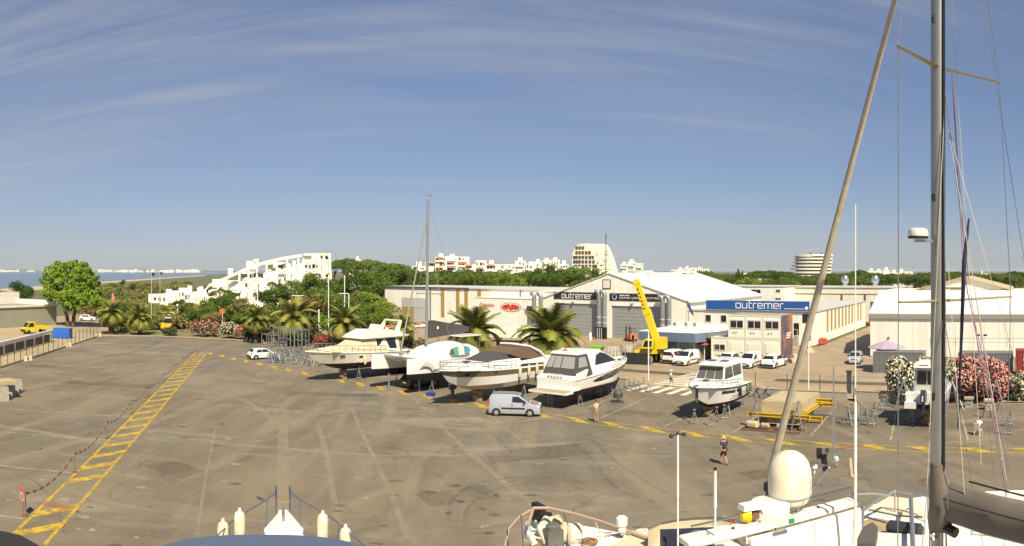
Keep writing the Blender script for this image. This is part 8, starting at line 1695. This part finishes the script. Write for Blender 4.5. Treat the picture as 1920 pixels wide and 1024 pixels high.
q = MB(); q.ext([gp(1628, 955, 4.02), gp(1668, 932, 4.02), gp(1722, 938, 4.02), gp(1735, 968, 4.02), gp(1680, 966, 4.02)], (0, 0, .03)); wp('nonskid_pad', q, mat('stained_white', (.74, .68, .55), .7, var=.5, scale=1.5, detail=8, col2=(.62, .46, .28)))
q = MB(); q.tube([gp(1612, 962, 4.75), gp(1650, 934, 4.75), gp(1678, 920, 4.75), gp(1712, 924, 4.75), gp(1745, 932, 4.75)], .05, 8)
for a_ in ((1612, 962), (1678, 920), (1740, 931)): q.tube([gp(*a_, 4.75), gp(*a_, 4.75) - Vector((0, 0, .72))], .03, 6)
wp('pulpit_tube', q, alu, True)
q = MB(); q.tube([gp(1618, 968, 4.5), gp(1662, 980, 4.5)], .035, 6); q.tube([gp(1708, 935, 4.6), gp(1712, 1030, 4.6)], .07, 8); q.tube([gp(1686, 963, 4.5), gp(1705, 953, 4.5)], .02, 6); wp('stern_davit', q, mat('davit_grey', (.28, .29, .31), .4, .6))
q = MB(); q.ext([gp(1640, 1001, 4.2), gp(1700, 1004, 4.2), gp(1748, 1008, 4.2), gp(1748, 1060, 4.2), gp(1620, 1060, 4.2)], (0, 0, .05)); wp('white_coaming', q, wn)
q = MB(); q.ext([gp(1610, 1012, 4.35), gp(1636, 998, 4.35), gp(1646, 1008, 4.35), gp(1640, 1040, 4.35), gp(1600, 1040, 4.35)], (0, 0, .3)); wp('dark_locker', q, mat('brown_locker', (.10, .085, .07), .7))
q = MB(); q.b2(5.2, 6.2, -.5, .5, 4.46, 4.5); W.part('deck_hatch', q, glass)
# ---- sailing yacht with the tall mast
DM = 14.0; mp0 = gd(1757, DM); axs = Vector((.30, -.95, 0)).normalized(); bow_s = -axs; acr = Vector((axs.y, -axs.x, 0)); acr = acr if acr.x > 0 else -acr
sy = thing('sailing_yacht', 'sailing yacht with tall grey mast and taupe boom cover in the right foreground', 'sailing boat', (0, 0, 0)); mastm = mat('mast_grey', (.40, .385, .36), .42, .6, var=.1, scale=2)
m = MB(); rg = []
for z in (2.5, 8, 14, 20, 25): rg.append([Vector((mp0.x, mp0.y, z)) + axs * .14 * math.cos(2 * PI * k / 16) + acr * .095 * math.sin(2 * PI * k / 16) for k in range(16)])
m.rings(rg); ms = m.build('mast', mastm, sy, True); m = MB(); p = mp0 + axs * .137
m.rings([[Vector((p.x, p.y, z)) + axs * a + acr * b for a, b in ((-.02, -.03), (.04, -.03), (.04, .03), (-.02, .03))] for z in (8.1, 25)]); m.build('luff_track', black, ms)
hullm = MB(); rg = []
hc = Vector((mp0.x, mp0.y, 0))
for i in range(15):
    u = i / 14; x = 6.4 - 13.5 * u; w_ = 1.9 * math.sin(PI * min(1, .02 + .62 * u)) ** .7; c = hc - axs * x
    rg.append([c - acr * w_ + Vector((0, 0, 3.2)), c - acr * w_ * .9 + Vector((0, 0, 2.2)), c + Vector((0, 0, 1.4)), c + acr * w_ * .9 + Vector((0, 0, 2.2)), c + acr * w_ + Vector((0, 0, 3.2)), c + Vector((0, 0, 3.3))])
hullm.rings(rg); hullm.build('hull', wn, sy, True)
def mz(z, off=0, a=0): return Vector((mp0.x, mp0.y, z)) + acr * off + axs * a
for z, l0, l1, rk in ((15.9, 1.4, 1.75, .05), (11.42, 1.35, 2.2, -.0)):
    m = MB(); m.rings([[mz(z, 0, 0) + axs * a * .09 + Vector((0, 0, b * .03)) for a, b in ((-1, 0), (0, 1), (1, 0), (0, -1))], [mz(z + .03, l1, .25) + axs * a * .05 + Vector((0, 0, b * .02)) for a, b in ((-1, 0), (0, 1), (1, 0), (0, -1))]]); m.rings([[mz(z, 0, 0) + axs * a * .09 + Vector((0, 0, b * .03)) for a, b in ((-1, 0), (0, 1), (1, 0), (0, -1))], [mz(z + .03, -l0, .25) + axs * a * .05 + Vector((0, 0, b * .02)) for a, b in ((-1, 0), (0, 1), (1, 0), (0, -1))]]); m.build('spreader', mat('spreader_tan', (.42, .36, .27), .5, .4), ms)
m = MB()
for off in (-1.38, 1.95):
    m.tube([mz(24, 0), mz(15.93, off * (1 if off < 0 else .9), .25), mz(11.45, off * (1 if off < 0 else 1.12), .25), mz(3.2, off * .98, .2)], .011, 4)
for z0, off, a, z1 in ((15.6, 1.7, .9, 3.2), (15.6, 1.2, 1.6, 3.2), (11.2, -1.35, .3, 3.2), (11.2, 1.6, .6, 3.2), (22, .35, 3.4, 3.3), (24.5, .2, 6.6, 3.4), (15.4, -.3, .5, 7.6)): m.tube([mz(z0, 0, .15), mz(z1, off, a)], .008, 4)
m.build('rigging', galv, sy); ropem = mat('cream_rope', (.62, .56, .42), .8); m = MB()
for z0, a0_, o0, z1, a1_, o1 in ((14.7, .2, -.05, 7.9, .1, -.42), (14.7, .2, .1, 8.2, 1.5, .15), (14.7, .2, .1, 8.0, 2.4, .3), (18, .2, .12, 8.4, .9, .2), (12.2, .2, .08, 7.7, .75, -.1)): m.tube([mz(z0, o0, a0_), mz(z1, o1, a1_)], .007, 4)
m.build('halyard', ropem, sy); m = MB(); m.tube([mz(16, .12, .25), mz(12, .25, .45), mz(7.9, .45, 1.3)], .010, 5); m.tube([mz(15.8, .16, .25), mz(11.6, .3, .5), mz(8.0, .55, 1.4)], .010, 5); m.build('purple_halyard', mat('purple_rope', (.28, .16, .26), .8), sy)
m = MB(); m.tube([mz(13.0, .35, .5), mz(12.2, .27, .45)], [.02, .05], 6); m.tube([mz(12.2, .27, .45), mz(9.0, .2, .35)], [.05, .015], 6); m.build('furled_flag', mat('navy_flag', (.03, .03, .06), .8), sy)
# furled headsail
fb0, fb1 = gd(1440, 19, 6.5), mz(20, 0, -.1); m = MB(); n = 24; m.tube([fb0.lerp(fb1, i / n) for i in range(n + 1)], [(.035 if i == 0 else .105 - .062 * i / n) for i in range(n + 1)], 10); m.build('furled_headsail', mat('furled_sail', (.58, .50, .36), .8, var=.25, scale=5, bump=.3), sy, True); m = MB(); m.lathe([(.06, -.25), (.12, -.2), (.12, -.02), (.05, .02)], 10, fb0); m.tube([fb0 - Vector((0, 0, .2)), fb0 - Vector((.2, -.1, 2.2))], .05, 6); m.build('furler_drum', black, sy, True)
# boom with its cover and lazy bag
tpm = mat('taupe_cover', (.17, .14, .11), .85, var=.2, scale=1.8, bump=.25); m = MB(); rg = []
for i in range(15):
    a = .05 + 4.6 * i / 14; f = i / 14; top = .62 - .16 * f + .02 * math.sin(i * 2.1); c = mz(7.62 - .16 * f, .03 * math.sin(i * 1.3), a); prof = ((-.05, -.36), (-.17, -.28), (-.21, -.05), (-.20, .12), (-.10, .30), (-.03 + .03 * math.sin(i), top * .62), (.05, top * .60), (.14, .34), (.26, .14 + .02 * math.sin(i * 1.7)), (.25, -.06), (.18, -.28), (.05, -.36))
    rg.append([c + acr * x + Vector((0, 0, z)) for x, z in prof])
m.rings(rg); m.build('boom_cover', tpm, sy, True)
m = MB(); rg = []
for z, r_, a in ((8.32, .15, .02), (8.2, .17, .03), (7.98, .22, .08), (7.75, .27, .13), (7.5, .30, .15), (7.25, .26, .10), (7.05, .20, .04)): rg.append([mz(z, 0, a) + (axs * math.cos(2 * PI * k / 14) * (r_ + .03 * math.sin(3 * k + z * 9)) + acr * math.sin(2 * PI * k / 14) * r_ * .85) for k in range(14)])
m.rings(rg); m.build('mast_collar_cover', tpm, sy, True)
m = MB(); m.tube([mz(7.76, -.25, .35), mz(7.69, -.25, 2.2), mz(7.60, -.25, 4.5)], .016, 5); m.tube([mz(8.02, .22, .6), mz(7.93, .26, 2.2), mz(7.80, .28, 4.5)], .018, 5); m.build('batten', black, sy)
m = MB(); m.tube([mz(7.15, -.05, .25), mz(7.1, -.05, .5)], .1, 8); m.build('gooseneck', black, sy); m = MB(); m.tube([mz(6.9, .0, 1.7), mz(5.2, -.05, .15)], .05, 7); m.build('vang', alu, sy)
for k, (a_, o_) in enumerate(((.16, -.08), (.12, .10), (-.10, -.10), (.19, .02), (-.02, -.12))):
    m = MB(); m.tube([mz(7.3, o_, a_), mz(6.2, o_ * 1.4, a_ + .03), mz(5.0, o_ * 1.2, a_)], .014, 5); m.build('fall_rope', [ropem, MATS['purple_rope'], galv, MATS['rusty_rope'], ropem][k], sy)
for k, z_ in enumerate((6.9, 6.5)):
    m = MB(); m.lathe([(.05, 0), (.075, .02), (.05, .06), (.075, .12), (.06, .14)], 12, mz(z_, -.16, .02)); m.build('winch', steel, sy, True)
for z_ in (9.6, 13.4, 16.8):
    m = MB(); m.box(mz(z_, -.10, .0), (.06, .05, .14)); m.build('mast_fitting', black, ms)
ra_ = thing('mast_radar', 'white radar dome bracketed to the tall mast', 'radar', mz(12.62, -.42, -.12), 0); m = MB(); m.lathe([(.15, 0), (.19, .02), (.20, .08), (.18, .16), (.12, .185), (.01, .19)], 18); m.build('dome', wn, ra_, True); m = MB(); m.lathe([(.185, 0), (.196, .01), (.196, .04), (.185, .05)], 18, (0, 0, -.01)); m.build('base_ring', black, ra_); m = MB(); m.box((.2, .05, -.05), (.45, .1, .05)); m.build('bracket', alu, ra_)
# ------------------------------------------------------------------ summer haze over the bay
hz = bpy.data.materials.new('haze_air'); hz.use_nodes = True; t = hz.node_tree; t.nodes.clear(); pv_ = N(t, 'ShaderNodeVolumePrincipled'); mo = N(t, 'ShaderNodeOutputMaterial'); t.links.new(pv_.outputs[0], mo.inputs['Volume'])
pv_.inputs['Density'].default_value = .00006; pv_.inputs['Color'].default_value = (.86, .92, 1.0, 1); pv_.inputs['Anisotropy'].default_value = .1
m = MB(); m.b2(-30500, 30500, -4500, 30500, -2.0, 46); o = m.build('haze', hz); o['kind'] = 'stuff'; o['label'] = 'pale summer haze hanging over the yard, shore and bay'; o['category'] = 'haze'
